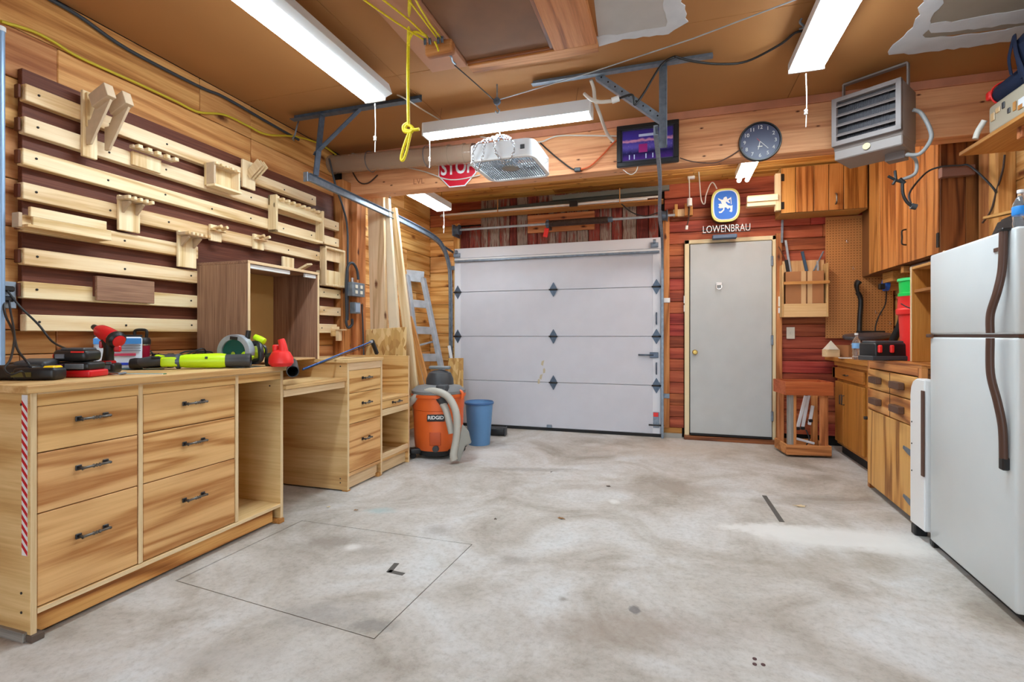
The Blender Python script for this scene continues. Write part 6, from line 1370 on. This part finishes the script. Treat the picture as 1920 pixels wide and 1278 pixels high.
bpq = Th('blue_disc_plug', 'blue disc and black plug mounted under the tall cabinet near the pegboard', 'plug', tuple(aY(1660, 535, 5.3)))
bpq.add('blue_disc', m_cyl(.06, .03, P('royal_blue_plastic', srgb(26, 92, 190), .4), 24), T(*aY(1661, 533, 5.3)) @ E(0, 90, 0)); bpq.box('black_plug', tuple(aY(1653, 537, 5.25)), (.045, .04, .05), M_black, bev=.006); bpq.box('mount_board', tuple(aY(1676, 533, 5.3)), (.14, .03, .11), wd('mold', 'X')); bpq.box('support_bar', (1.93, 5.2, 1.612), (.20, .22, .09), wd('mold', 'Y'))
ch = aY(1688, 600, 5.2)
stube('black_hose', [aX(1690, 560, 1.86), aX(1692, 590, 1.86), aX(1688, 610, 1.85), aX(1678, 630, 1.83), aX(1672, 645, 1.82), aX(1670, 662, 1.81)], .03, M_black2, 'thick black hose curving down behind the red bucket', 'hose', seg=14)
# base cabinet (old)
ox = 1.48; oz = .895; oy0, oy1 = 4.262, 5.40
oc_ = Th('base_cabinet', 'old varnished wood base cabinet with two doors and a drawer under the counter', 'cabinet', (1.77, 4.85, 0))
oc_.bx('carcass', (ox + .02, oy0 + .01, .09), (XR - .002, oy1, oz - .04), CABZ); oc_.bx('toe_kick', (ox + .06, oy0 + .01, .0), (ox + .08, oy1, .09), M_black2)
oc_.bx('counter', (ox - .02, oy0 + .0, oz - .038), (XR - .002, YB - .04, oz), CABY); oc_.bx('counter_lip', (ox - .005, oy0 + .0, oz - .075), (ox + .015, oy1, oz - .04), CABY)
def yo(px): return aX(px, 750, ox).y
ym = yo(1562); dr_ = oc_.bx('drawer', (ox - .004, yo(1619), .70), (ox + .018, ym, .80), CABY, bev=.004); oc_.bx('drawer', (ox - .004, ym + .01, .70), (ox + .018, oy1 - .02, .80), CABY, bev=.004)
hp_ = aX(1586, 703, ox - .01); oc_.tube('drawer_pull', [(ox - .004, hp_.y - .04, hp_.z), (ox - .025, hp_.y - .03, hp_.z - .004), (ox - .028, hp_.y, hp_.z - .004), (ox - .025, hp_.y + .03, hp_.z - .004), (ox - .004, hp_.y + .04, hp_.z)], .004, M_iron, parent=dr_)
ysp = yo(1582); d1_ = oc_.bx('door', (ox - .004, yo(1619), .12), (ox + .018, ysp - .002, .675), CABZ, bev=.004); d2_ = oc_.bx('door', (ox - .004, ysp + .002, .12), (ox + .018, oy1 - .02, .675), CABZ, bev=.004)
for q, d_ in ((ysp - .03, d1_), (ysp + .03, d2_)): oc_.tube('handle', [(ox - .004, q, .56), (ox - .025, q, .56), (ox - .025, q, .48), (ox - .004, q, .48)], .005, M_iron, parent=d_, n=1)
# plywood cabinet with figured door
pA, pB = Vector((1.374, 4.255, 0)), Vector((1.345, 3.36, 0)); dv = (pB - pA); Lp = dv.length; angp = math.degrees(math.atan2(dv.y, dv.x))
PM = T(*pA) @ E(0, 0, angp)      # local x runs towards the camera, local y = +X side (into cabinet)
pc2 = Th('plywood_cabinet', 'plywood base cabinet with brown block handles and a big figured door beside the fridge', 'cabinet', tuple(pA), M=PM)
FP = wd('figply', 'X'); FPZ = wd('figply', 'Z'); TZ = .93
pc2.bx('carcass', (.02, .03, .02), (Lp - .01, .62, TZ - .02), wd('oakd', 'X')); pc2.bx('countertop', (0, .0, TZ - .018), (Lp, .66, TZ), wd('oak', 'X'))
pc2.bx('stile', (0, 0, 0), (.045, .03, TZ - .018), wd('oak', 'Z')); pc2.bx('stile', (Lp - .05, 0, 0), (Lp, .03, TZ - .018), wd('oak', 'Z')); pc2.bx('top_rail', (.045, .0, .865), (Lp - .05, .03, TZ - .018), wd('oak', 'X'))
for z0, z1 in ((.725, .858), (.575, .718)):
    d_ = pc2.bx('drawer', (.05, -.012, z0), (Lp - .055, .012, z1), FP, bev=.003)
    pc2.bx('centre_groove', (Lp * .52 - .002, -.0135, z0), (Lp * .52 + .002, -.0115, z1), M_dark, parent=d_, bev=0)
    for f, dz in ((.25, .0), (.72, .0)): pc2.box('block_handle', (.05 + (Lp - .1) * f, -.03, (z0 + z1) / 2), (.15, .035, .045), P('brown_block', srgb(92, 62, 46), .5) if 'brown_block' not in MATS else MATS['brown_block'], parent=d_, bev=.004)
d_ = pc2.bx('door', (.05, -.012, .04), (Lp - .055, .010, .568), FPZ, bev=.003); pc2.cyl('knob', (.035, -.022, .50), .012, .02, M_iron, rot=(90, 0, 0), parent=d_)
for z in (.42, .13):
    pc2.add('strap_hinge', m_prism([(0, -.035), (.0, .035), (-.03, .012), (-.15, .018), (-.16, .0), (-.10, -.016)], .004, M_steel), T(Lp - .055, -.015, z), d_); pc2.box('hinge_leaf', (Lp - .04, -.004, z), (.03, .006, .085), M_steel, parent=d_)
# shelf tower on the counter
sx = PM.inverted()
st0 = aX(1711, 690, 1.42); st1 = aX(1742, 690, 1.42)
sh = Th('shelf_tower', 'tall narrow open shelf unit in tan plywood standing between the red bucket and fridge', 'shelf', (1.6, 3.6, TZ))
yA, yB = 3.80, 3.40; XA = 1.47
zt_ = aX(1722, 503, XA).z
sh.bx('far_panel', (XA, yA, TZ + .001), (2.0, yA + .018, 1.535), CABZ); sh.bx('near_panel', (XA, yB, TZ + .001), (2.0, yB + .018, 1.575), CABZ); sh.bx('back_panel', (1.985, yB + .018, TZ + .001), (2.0, yA, 1.535), CABZ)
sh.bx('shelf', (XA + .01, yB + .018, 1.37), (1.985, yA, 1.388), wd('mold', 'Y')); sh.bx('top_board', (XA, yB + .018, 1.517), (1.985, yA, 1.535), wd('mold', 'Y')); sh.bx('face_edge', (XA - .004, yA, TZ + .001), (XA, yA + .018, 1.535), EDz); sh.bx('face_edge', (XA - .004, yB, TZ + .001), (XA, yB + .018, 1.575), EDz)
# buckets stacked
bu_ = aX(1700, 686, 1.66)
rbk = Th('red_bucket', 'tall red plastic bucket stack beside the shelf tower', 'bucket', (1.585, 4.0, TZ), local=True)
rbk.add('bucket_body', m_lathe([(0, 0), (.095, 0), (.108, .30), (.122, .31), (.126, .34), (.116, .35), (.112, .42), (.118, .43), (0, .43)], M_redb, 32)); rbk.tube('bail', [(-.11, -.03, .38), (-.06, -.11, .34), (.06, -.12, .40)], .004, M_black)
gbk = Th('green_bucket', 'bright green bucket nested on top of the red bucket stack', 'bucket', (1.585, 4.0, TZ + .431), local=True)
gbk.add('bucket_body', m_lathe([(0, 0), (.112, .0), (.112, .02), (.104, .025), (.108, .105), (.114, .11), (.114, .12), (.10, .12), (.09, .02), (0, .02)], M_green, 32)); gbk.add('rim', m_lathe([(.106, .10), (.116, .102), (.116, .118), (.106, .12)], P('pale_green_rim', srgb(70, 220, 130), .4), 32))
# counter items
def on(px, py, z, name, label, cat, rz=0): return stand(name, label, cat, px, py, z, rz)
z1_ = oz
t = on(1563, 669, z1_, 'wooden_house_block', 'little pale wooden block with a pointed roof on the left end of the counter', 'block'); t.box('base', (0, .04, .035), (.12, .08, .07), wd('edge', 'X')); t.add('pointed_top', m_lathe([(.068, 0), (0, .085)], M_ivory, 4), T(0, .04, .07) @ E(0, 0, 45) )
t = on(1592, 670, z1_, 'cardboard_box', 'low brown cardboard box behind the clear bottle on the counter', 'box'); t.box('box', (.20, .14, .055), (.36, .20, .11), M_card); t.box('tape', (.20, .039, .055), (.05, .002, .10), M_tape, bev=0)
t = on(1598, 667, z1_, 'paper_cup', 'tan patterned paper cup tucked left of the water bottle', 'cup'); t.add('cup', m_lathe([(0, 0), (.03, 0), (.04, .12), (.037, .12), (0, .01)], P('cup_tan', srgb(206, 176, 140), .6, noise=.2, nscale=30), 20))
bprof = [(0, .0), (.026, .0), (.031, .008), (.032, .02), (.029, .035), (.032, .05), (.029, .065), (.032, .08), (.032, .11), (.033, .13), (.030, .15), (.017, .178), (.0125, .185), (.0125, .205), (0, .205)]
def bottle(label, p, sc=1.0, lab=M_bluel, cap=M_whitep, name='water_bottle'):
    t = Th(name, label, 'bottle', tuple(p), local=True); D = Matrix.Diagonal((sc, sc, sc, 1))
    t.add('bottle_body', m_lathe(bprof, M_glass, 28), D); t.add('paper_label', m_lathe([(.0335, .09), (.0338, .092), (.0338, .132), (.0325, .134)], lab, 28), D); t.add('cap', m_cyl(.0145, .018, cap, 20, bev=.002), D @ T(0, 0, .21)); return t
bottle('half empty clear water bottle standing on the white sheet on the counter', aZ(1606, 673, z1_ + .004), 1.0, P('faded_blue_label', srgb(120, 170, 220), .4))
t = on(1606, 672, z1_, 'white_sheet', 'thin white panel lying along the counter edge under the bottle', 'sheet'); t.box('sheet', (.04, .03, .002), (.30, .16, .004), M_white, rot=(0, 0, -30))
# tool case on counter
t = on(1664, 676, TZ, 'tool_case', 'black hard tool case with two red latches on the counter', 'tool case'); t.W
tcx = Th('tool_case', 'black hard tool case with two red latches on the counter', 'tool case', (1.56, 4.16, .0)) if False else t
t.box('case_body', (.035, .09, .06), (.22, .16, .115), M_black, bev=.014); t.box('case_top', (.035, .09, .122), (.20, .13, .02), M_charc, bev=.006)
for s in (-.045, .035): t.box('latch', (s, .006, .078), (.026, .02, .052), M_redb, bev=.006)
t.box('base_tray', (.04, .07, .016), (.28, .14, .03), P('dark_grey_tray', srgb(60, 58, 60), .6), bev=.004)
t = on(1703, 675, TZ, 'wire_basket', 'black wire drill stand with a barrel next to the red bucket', 'tool'); t.box('barrel', (-.03, .08, .10), (.15, .09, .045), M_black, bev=.014); t.tube('wire_frame', [(-.09, .0, .01), (-.09, .0, .06), (-.02, .0, .06), (-.02, 0, .01)], .004, M_steel, n=1); t.box('base', (-.05, .07, .03), (.14, .10, .06), M_black2, bev=.01); t.box('red_bits', (-.10, .01, .006), (.05, .02, .012), M_redb, bev=.003)
# wall rack with cardboard
wx0, wx1 = aY(1466, 500, 5.50).x, aY(1553, 500, 5.50).x
wz0 = aY(1510, 594, 5.5).z; wz1 = aY(1510, 494, 5.5).z; wzf = aY(1510, 569, 5.5).z; wzr = aY(1510, 530, 5.5).z
wk = Th('wall_rack', 'pale plywood wall rack box hanging right of the grey door', 'rack', ((wx0 + wx1) / 2, 5.6, wz0))
wk.bx('back_panel', (wx0, 5.63, wz0), (wx1, 5.645, wz1 + .05), wd('ply', 'Z')); 
for x in (wx0, wx1 - .016): wk.bx('side_panel', (x, 5.49, wz0), (x + .016, 5.63, wz1), wd('ply', 'Z'))
wk.bx('front_panel', (wx0 + .016, 5.49, wz0), (wx1 - .016, 5.505, wzf), wd('ply', 'X')); wk.bx('bottom_panel', (wx0 + .016, 5.505, wz0), (wx1 - .016, 5.63, wz0 + .014), wd('ply', 'X')); wk.bx('front_bar', (wx0 + .01, 5.475, wzr - .014), (wx1 + .01, 5.489, wzr + .014), wd('mold', 'X'))
cbx = Th('cardboard_box', 'brown taped cardboard box held in the plywood wall rack', 'box', ((wx0 + wx1) / 2 - .02, 5.56, wz0 + .015)); cx1 = aY(1545, 500, 5.51).x
cbx.bx('box', (wx0 + .035, 5.512, wz0 + .015), (cx1, 5.60, aY(1510, 508, 5.51).z), M_card)
for px in (1507, 1519): x = aY(px, 500, 5.51).x; cbx.bx('tape', (x - .022, 5.5105, wz0 + .09), (x + .018, 5.512, aY(1510, 508, 5.51).z), M_tape, bev=0)
x = aY(1513, 500, 5.51).x; cbx.bx('seam', (x - .002, 5.5095, wz0 + .09), (x + .002, 5.5105, aY(1510, 508, 5.51).z), M_dark, bev=0)
tip = {}
for lab, nm, cat, a, b, w, h, m_ in (('long pale grey metal bar standing in the rack, tallest at left', 'metal_bar', 'bar', (1483, 505), (1473, 450), .022, .012, M_alu), ('thin brown rod leaning out left of the wall rack', 'thin_rod', 'rod', (1487, 505), (1460, 462), .008, .008, M_brownp), ('dark blue metal rod standing in the middle of the wall rack', 'metal_rod', 'rod', (1514, 505), (1504, 471), .026, .02, P('dark_blue_steel', srgb(62, 90, 116), .4, .3)), ('grey offcut leaning right in the wall rack', 'metal_strip', 'strip', (1522, 505), (1544, 471), .014, .01, M_steel), ('short pale bar standing at the right side of the rack', 'metal_bar', 'bar', (1534, 505), (1533, 489), .02, .012, M_alu), ('short black bracket at the left corner of the rack', 'black_bracket', 'bracket', (1479, 507), (1474, 487), .03, .02, M_black)):
    lean(nm, lab, cat, aY(a[0], a[1] + 10, 5.615), aY(b[0], b[1], 5.60), w, h, m_)
sw_ = aY(1483, 624, 5.63); ls = Th('light_switch', 'ivory light switch on the red wall under the wall rack', 'switch', (sw_.x, 5.64, sw_.z)); ls.box('plate', (sw_.x, 5.642, sw_.z), (.075, .006, .118), M_ivory); ls.box('toggle', (sw_.x, 5.636, sw_.z), (.012, .014, .026), M_ivory)
lk = aY(1462, 565, 5.6); lt_ = Th('door_latch', 'small pale metal latch plates on the casing right of the door', 'latch', (lk.x, 5.60, lk.z)); lt_.box('plate', (lk.x, 5.603, lk.z), (.025, .012, .10), M_ivory); lt_.box('keeper', (lk.x - .002, 5.603, lk.z - .09), (.022, .012, .055), M_white)
lk = aY(1284, 568, 5.6); lt_ = Th('door_latch', 'small white latch plates on the red boards left of the door', 'latch', (lk.x, 5.62, lk.z)); lt_.box('plate', (lk.x, 5.625, lk.z + .04), (.022, .012, .08), M_white); lt_.box('keeper', (lk.x, 5.625, lk.z - .055), (.022, .012, .07), M_white)
lv = lean('steel_bar', 'narrow blue grey steel bar hanging below the oak cabinet beside the door casing', 'bar', aY(1466, 455, 5.6), aY(1467, 412, 5.6), .022, .012, M_steel)
# wooden stand with folded white lamp arms
p0_ = aZ(1478, 858, 0); p1_ = aZ(1556, 858, 0)
sl = Th('wooden_stand', 'small orange wooden stand with open sides in front of the base cabinets', 'stand', tuple((p0_ + p1_) / 2), rz=math.degrees(YAW) - 10, local=True)
Wd = (p1_ - p0_).length * .5; Dp = .30; H_ = .66
RW = wd('redwood', 'X'); FZ = wd('fir', 'Z')
def fr(z0, z1, off, mt, nm):
    sl.bx(nm, (-Wd - off, 0 - off, z0), (Wd + off, .018 - off, z1), mt); sl.bx(nm, (-Wd - off, Dp, z0), (Wd + off, Dp + .018, z1), mt)
    sl.bx(nm, (-Wd - off, .018 - off, z0), (-Wd + .018 - off, Dp, z1), mt); sl.bx(nm, (Wd - .018 + off, .018 - off, z0), (Wd + off, Dp, z1), mt)
fr(.02, .11, .0, wd('fir', 'X'), 'base_board'); fr(H_ - .10, H_ + .02, .012, RW, 'apron_board')
sl.bx('floor_board', (-Wd + .018, .018, .03), (Wd - .018, Dp, .045), wd('mold', 'X'))
sl.bx('leg', (-Wd + .02, .02, .045), (-Wd + .065, .06, H_ - .02), wd('gray', 'Z')); sl.bx('leg', (-Wd + .066, .02, .045), (-Wd + .09, .06, H_ - .02), FZ); sl.bx('leg', (Wd - .085, .02, .045), (Wd - .02, .045, H_ - .02), FZ)
sl.bx('leg', (-Wd + .02, Dp - .06, .045), (-Wd + .06, Dp - .001, H_ - .02), FZ); sl.bx('leg', (Wd - .06, Dp - .06, .045), (Wd - .02, Dp - .001, H_ - .02), FZ)
wl_ = Th('folded_lamp', 'folded white arm lamp with black joints standing inside the wooden stand', 'lamp', tuple(sl.W @ Vector((0, .15, .046))), M=sl.W @ T(.0, .15, .046))
for a, b in (((-.04, 0, .20), (.03, 0, .50)), ((.01, .02, .20), (.065, .02, .52)), ((.07, .03, .22), (.10, .03, .40))):
    wl_.bar('lamp_arm', a, b, .028, .018, M_white, bev=.004)
for c in ((-.04, 0, .19), (.01, .02, .19), (.065, .02, .52), (.08, .03, .26), (.03, 0, .51)): wl_.box('joint', c, (.035, .03, .03), M_black, bev=.006)
wl_.bar('low_arm', (-.10, -.03, .11), (.09, -.03, .06), .022, .02, M_white, bev=.004); wl_.tube('cord', [(.03, 0, .18), (.05, -.02, .10), (.02, -.03, .03), (.06, -.03, .01)], .006, M_black); wl_.box('base', (0, .0, .008), (.14, .10, .014), M_black, bev=.004)
# ---- refrigerator
fA = Vector((1.290, 3.135, 0)); fB = Vector((1.255, 2.39, 0)); dv = fB - fA; Lf = dv.length; angf = math.degrees(math.atan2(dv.y, dv.x))
FM = T(*fA) @ E(0, 0, angf)
fr_ = Th('refrigerator', 'large white top freezer fridge with long brown handles at the right edge', 'refrigerator', tuple(fA), M=FM)
fzt = 1.515; fzs = 1.098
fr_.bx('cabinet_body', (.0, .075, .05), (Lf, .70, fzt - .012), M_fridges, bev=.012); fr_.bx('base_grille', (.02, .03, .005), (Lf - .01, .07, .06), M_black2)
fr_.bx('freezer_door', (0, 0, fzs + .005), (Lf, .07, fzt), M_fridge, bev=.012, label='freezer door'); fd_ = fr_.bx('fridge_door', (0, 0, .035), (Lf, .07, fzs - .008), M_fridge, bev=.012)
fr_.bx('door_gasket', (.01, .01, fzs - .008), (Lf - .005, .072, fzs + .005), M_brownp)
hx_ = Lf - .05
fr_.tube('handle', [(hx_ + .0, -.014, fzt - .01), (hx_ + .0, -.018, fzt - .15), (hx_ - .005, -.03, fzt - .24), (hx_ - .028, -.042, fzt - .33), (hx_ - .03, -.042, fzs + .01)], .013, M_brownp, seg=10, flat=1.3)
fr_.tube('handle', [(hx_ - .03, -.042, fzs - .01), (hx_ - .028, -.042, fzs - .15), (hx_ - .006, -.03, fzs - .26), (hx_ + .002, -.018, fzs - .36), (hx_ + .0, -.014, fzs - .48)], .013, M_brownp, seg=10, flat=1.3)
fr_.box('handle_foot', (hx_ + .0, -.012, fzs - .50), (.03, .024, .05), M_black, bev=.004); fr_.box('handle_top', (hx_, -.012, fzt - .004), (.04, .03, .012), M_black, bev=.003)
fr_.box('name_badge', (Lf - .12, -.002, fzt - .07), (.05, .004, .016), M_brownp, bev=.001); fr_.box('middle_hinge', (.012, -.006, fzs - .001), (.05, .014, .018), M_brownp, bev=.003)
fr_.box('foot', (-.0, .03, .02), (.04, .05, .035), M_black, bev=.006)
mf = Th('mini_cooler', 'low white appliance with a rounded top corner squeezed between cabinet and fridge', 'appliance', (1.40, 3.22, 0))
mz = .865
prf = [(3.335, .06), (3.335, mz - .10), (3.325, mz - .05), (3.30, mz - .015), (3.26, mz), (3.17, mz), (3.17, .06)]
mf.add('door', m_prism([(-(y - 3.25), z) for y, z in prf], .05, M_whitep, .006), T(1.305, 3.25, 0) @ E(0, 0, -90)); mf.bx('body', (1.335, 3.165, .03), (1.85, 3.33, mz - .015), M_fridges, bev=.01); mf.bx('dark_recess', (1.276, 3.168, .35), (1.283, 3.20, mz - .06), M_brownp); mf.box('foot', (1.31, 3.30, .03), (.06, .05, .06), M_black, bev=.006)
for z in (.35, .5, .62): mf.cyl('screw', (1.279, 3.31, z), .004, .004, M_iron, rot=(0, 90, 0), seg=8)
# on the fridge
zf = fzt + .001
tv = Th('black_monitor', 'black screen shell lying face down on top of the fridge behind the bottle', 'monitor', (1.60, 3.05, zf), M=T(1.52, 2.96, zf) @ E(0, 0, angf))
tv.add('shell', m_prism([(-.16, 0), (.26, 0), (.26, .13), (.20, .15), (-.06, .14), (-.12, .08)], .26, M_black, .012), T(0, .12, 0)); tv.box('wood_strip', (.05, .02, .16), (.42, .03, .014), wd('mold', 'X'), rot=(0, 4, 8))
bottle('full water bottle with a bright blue label on top of the fridge', (1.36, 2.56, zf), .80)
bottle('second water bottle with blue wrap at the right frame edge on the fridge', (1.42, 2.42, zf), .80, P('deep_blue_label', srgb(30, 90, 190), .4))
# ---- shelf high on the right wall with bag and clear box
SZ = 2.175
s_a = aZ(1798, 293, SZ); 
shf = Th('high_shelf', 'high wooden shelf board on the right wall carrying the bag and clear box', 'shelf', (1.78, 2.9, SZ))
sX = s_a.x; sY = s_a.y
shf.bx('board', (sX, 1.9, SZ), (XR, sY, SZ + .022), wd('mold', 'Y')); 
for y in (sY - .45, sY - .85): shf.bx('bracket', (sX + .06, y, SZ - .06), (XR, y + .04, SZ), wd('fir', 'X')); 
shf.bx('ledger', (XR - .04, 1.9, SZ - .09), (XR, sY - .05, SZ), wd('fir', 'Y'))
zs2 = SZ + .023
bxA = aZ(1848, 258, zs2)
cbx_ = Th('clear_tub', 'clear plastic tub of small parts on the high shelf', 'container', (bxA.x + .15, bxA.y - .2, zs2))
tx_, ty_ = bxA.x + .0, bxA.y
M_tub = P('frosted_tub', srgb(206, 196, 174), .3, alpha=.72)
cbx_.bx('tub', (tx_, ty_ - .50, zs2), (tx_ + .26, ty_ - .02, zs2 + .16), M_tub, bev=.02); 
rt_ = random.Random(5)
for k in range(9):
    y = ty_ - .07 - k * .045; cbx_.box('small_part', (tx_ - .0035, y, zs2 + rt_.uniform(.03, .12)), (.004, rt_.uniform(.02, .04), rt_.uniform(.02, .05)), rt_.choice((M_tape, M_charc, M_ivory, wd('mold', 'Z'))), bev=.002)
cbx_.box('paper_label', (tx_ - .003, ty_ - .34, zs2 + .06), (.003, .12, .05), M_white, bev=0); cbx_.tube('bag_end', [(tx_ - .0, ty_ + .01, zs2 + .10), (tx_ - .02, ty_ + .03, zs2 + .05), (tx_ - .03, ty_ + .035, zs2 + .01)], .015, M_cordw)
cap_p = aX(1838, 190, tx_ + .02)
cp = Th('cloth_roll', 'navy cloth roll with red piping and tip lying on the clear tub', 'bag', (tx_ + .1, ty_ - .05, zs2 + .17))
cp.add('roll', m_lathe([(0, -.16), (.05, -.15), (.07, -.10), (.075, .1), (.06, .15), (0, .16)], M_navy, 24), T(tx_ + .10, ty_ - .10, zs2 + .235) @ E(90, 0, 0) @ Matrix.Diagonal((1, .85, 1, 1))); cp.tube('red_piping', [(tx_ + .10 + .077 * math.cos(a), ty_ + .0, zs2 + .235 + .066 * math.sin(a)) for a in [i * PI / 6 for i in range(12)]], .005, M_redb, closed=True, n=3); cp.box('red_tip', (tx_ + .05, ty_ + .04, zs2 + .245), (.05, .04, .05), M_redb, bev=.012)
bgp = Th('tool_bag', 'navy cloth tool bag with straps on the high shelf at the right frame edge', 'bag', (tx_ + .16, ty_ - .34, zs2 + .16))
bgp.add('bag_body', m_prism([(-.12, 0), (.12, 0), (.15, .10), (.16, .24), (.10, .27), (-.10, .26), (-.15, .20), (-.14, .08)], .30, M_navy, .02), T(tx_ + .15, ty_ - .38, zs2 + .175) @ E(0, 0, 8)); bgp.tube('strap', [(tx_ - .01, ty_ - .26, zs2 + .42), (tx_ - .02, ty_ - .30, zs2 + .30), (tx_ + .0, ty_ - .33, zs2 + .16), (tx_ - .012, ty_ - .36, zs2 + .05)], .014, M_navy, flat=.4); bgp.tube('strap', [(tx_ - .01, ty_ - .26, zs2 + .42), (tx_ - .02, ty_ - .24, zs2 + .32), (tx_ + .01, ty_ - .2, zs2 + .25)], .012, M_navy, flat=.4)
bgp.box('white_tool', (tx_ + .08, ty_ - .40, zs2 + .455), (.05, .22, .03), M_whitep, rot=(6, 0, 0), bev=.006)
# cords on the right
stube('power_cable', [aY(1708, 382, 3.6), aY(1706, 360, 3.8), aY(1735, 325, 4.05), aY(1762, 313, 4.05), aY(1800, 310, 4.05), aY(1820, 312, 4.02), aY(1862, 352, 3.9), aX(1866, 372, 1.98), aX(1850, 410, 1.98)], .006, M_cordg, 'grey cable strung from the dangling plug over the wood bar to the corner stud', 'cable')
stube('power_cable', [aX(1884, 290, 1.97), aX(1880, 320, 1.97), aX(1868, 360, 1.96), aX(1858, 395, 1.95), aX(1842, 418, 1.93)], .006, M_bar, 'dark cable running down the pale boards behind the fridge bottles', 'cable')
# ================================================================ FLOOR DEBRIS
def leaf(label, px, py, mt, s=.03, rz=0, cat='leaf', name='dry_leaf'):
    p = aZ(px, py, .001); rr = random.Random(px)
    pl_ = []
    for k in range(10):
        a = 2 * PI * k / 10; r = s * (1.0 if k % 2 == 0 else .45) * rr.uniform(.7, 1.2); pl_.append((r * math.cos(a), r * .55 * math.sin(a)))
    bm = bmesh.new(); top = [bm.verts.new((x, y, .006 + rr.uniform(0, .008))) for x, y in pl_]; bt = [bm.verts.new((v.co.x, v.co.y, v.co.z - .002)) for v in top]
    bm.faces.new(top); bm.faces.new(bt[::-1])
    for i in range(10): bm.faces.new((top[i], bt[i], bt[(i + 1) % 10], top[(i + 1) % 10]))
    bmesh.ops.recalc_face_normals(bm, faces=bm.faces)
    solo(name, fin(bm, 'leaf', mt), T(p.x, p.y, -.003) @ E(0, 0, rz), label, cat, 'dry leaves on the floor')
M_leaf = P('dry_leaf_brown', srgb(150, 104, 58), .8); M_leafd = P('dry_leaf_dark', srgb(70, 54, 42), .8); M_leafl = P('dry_leaf_pale', srgb(206, 186, 150), .8)
leaf('pale curled leaf near the dark floor strip', 1502, 949, M_leafl, .05, 20)
leaf('brown leaf in the middle of the floor', 1052, 972, M_leaf, .026, -20); leaf('small dark leaf left of the brown leaf', 929, 974, M_leafd, .012, 40)
leaf('dark leaf on the far floor joint', 1140, 912, M_leafd, .016, 10); leaf('tiny brown leaf near the knee space of the drawer unit', 668, 957, M_leaf, .016, 0); leaf('tiny pale leaf between bench and drawer unit on the floor', 616, 951, M_leafl, .018, 30)
leaf('small dark leaf at the far floor before the garage door', 1034, 885, M_leafd, .012, 30)
def strip(label, a, b, w, mt, cat='tape', name='floor_strip'):
    pa, pb = aZ(*a, 0), aZ(*b, 0); pa.z = pb.z = .0012; d = pb - pa
    solo(name, m_box(d.length, w, .002, mt), T(*((pa + pb) / 2)) @ E(0, 0, math.degrees(math.atan2(d.y, d.x))), label, cat)
M_strip = P('dark_grey_tape', srgb(86, 82, 78), .7)
strip('dark grey tape strip on the floor right of centre', (1433, 929), (1466, 978), .028, M_strip)
ts_ = Th('floor_tape_scrap', 'small L shaped scrap of grey tape on the patched slab', 'tape', tuple(aZ(738, 1065, -.004)))
for a, b in (((729, 1073), (744, 1056)), ((729, 1071), (757, 1077))):
    pa, pb = aZ(*a, -.004), aZ(*b, -.004); d = pb - pa; ts_.box('tape_piece', tuple((pa + pb) / 2 + Vector((0, 0, .0015))), (d.length, .026, .002), M_strip, rot=(0, 0, math.degrees(math.atan2(d.y, d.x))), bev=0)
for i, (px, py) in enumerate(((1415, 1235), (1415, 1245), (1431, 1246))):
    p = aZ(px, py, .0); solo('floor_spot', m_cyl(.007, .002, P('dark_red_drip', srgb(70, 30, 34), .5) if i == 0 else MATS['dark_red_drip'], 12), T(p.x, p.y, .001), ('upper', 'lower left', 'lower right')[i] + ' one of three dark drips on the near floor', 'stain')

# ================================================================ GROUPS OF REPEATS
GR = {'shop_light': 'tube lamps on the ceiling', 'timber_board': 'lumber leaning in the left corner', 'wood_moulding': 'mouldings leaning in the left corner', 'strand_board': 'strand board offcuts', 'peg_holder': 'small peg plates on the cleats',
      'water_bottle': 'water bottles', 'door_track': 'tracks of the roll-up door', 'switch_box': 'grey electric boxes on the post', 'floor_spot': 'dark drips on the near floor', 'steel_cable': 'steel cables under the ceiling', 'metal_bar': 'bars standing in the wall rack', 'door_latch': 'latch plates beside the grey door'}
for o in bpy.data.objects:
    b = o.name.split('.')[0]
    if o.parent is None and b in GR and 'group' not in o and 'label' in o: o['group'] = GR[b]
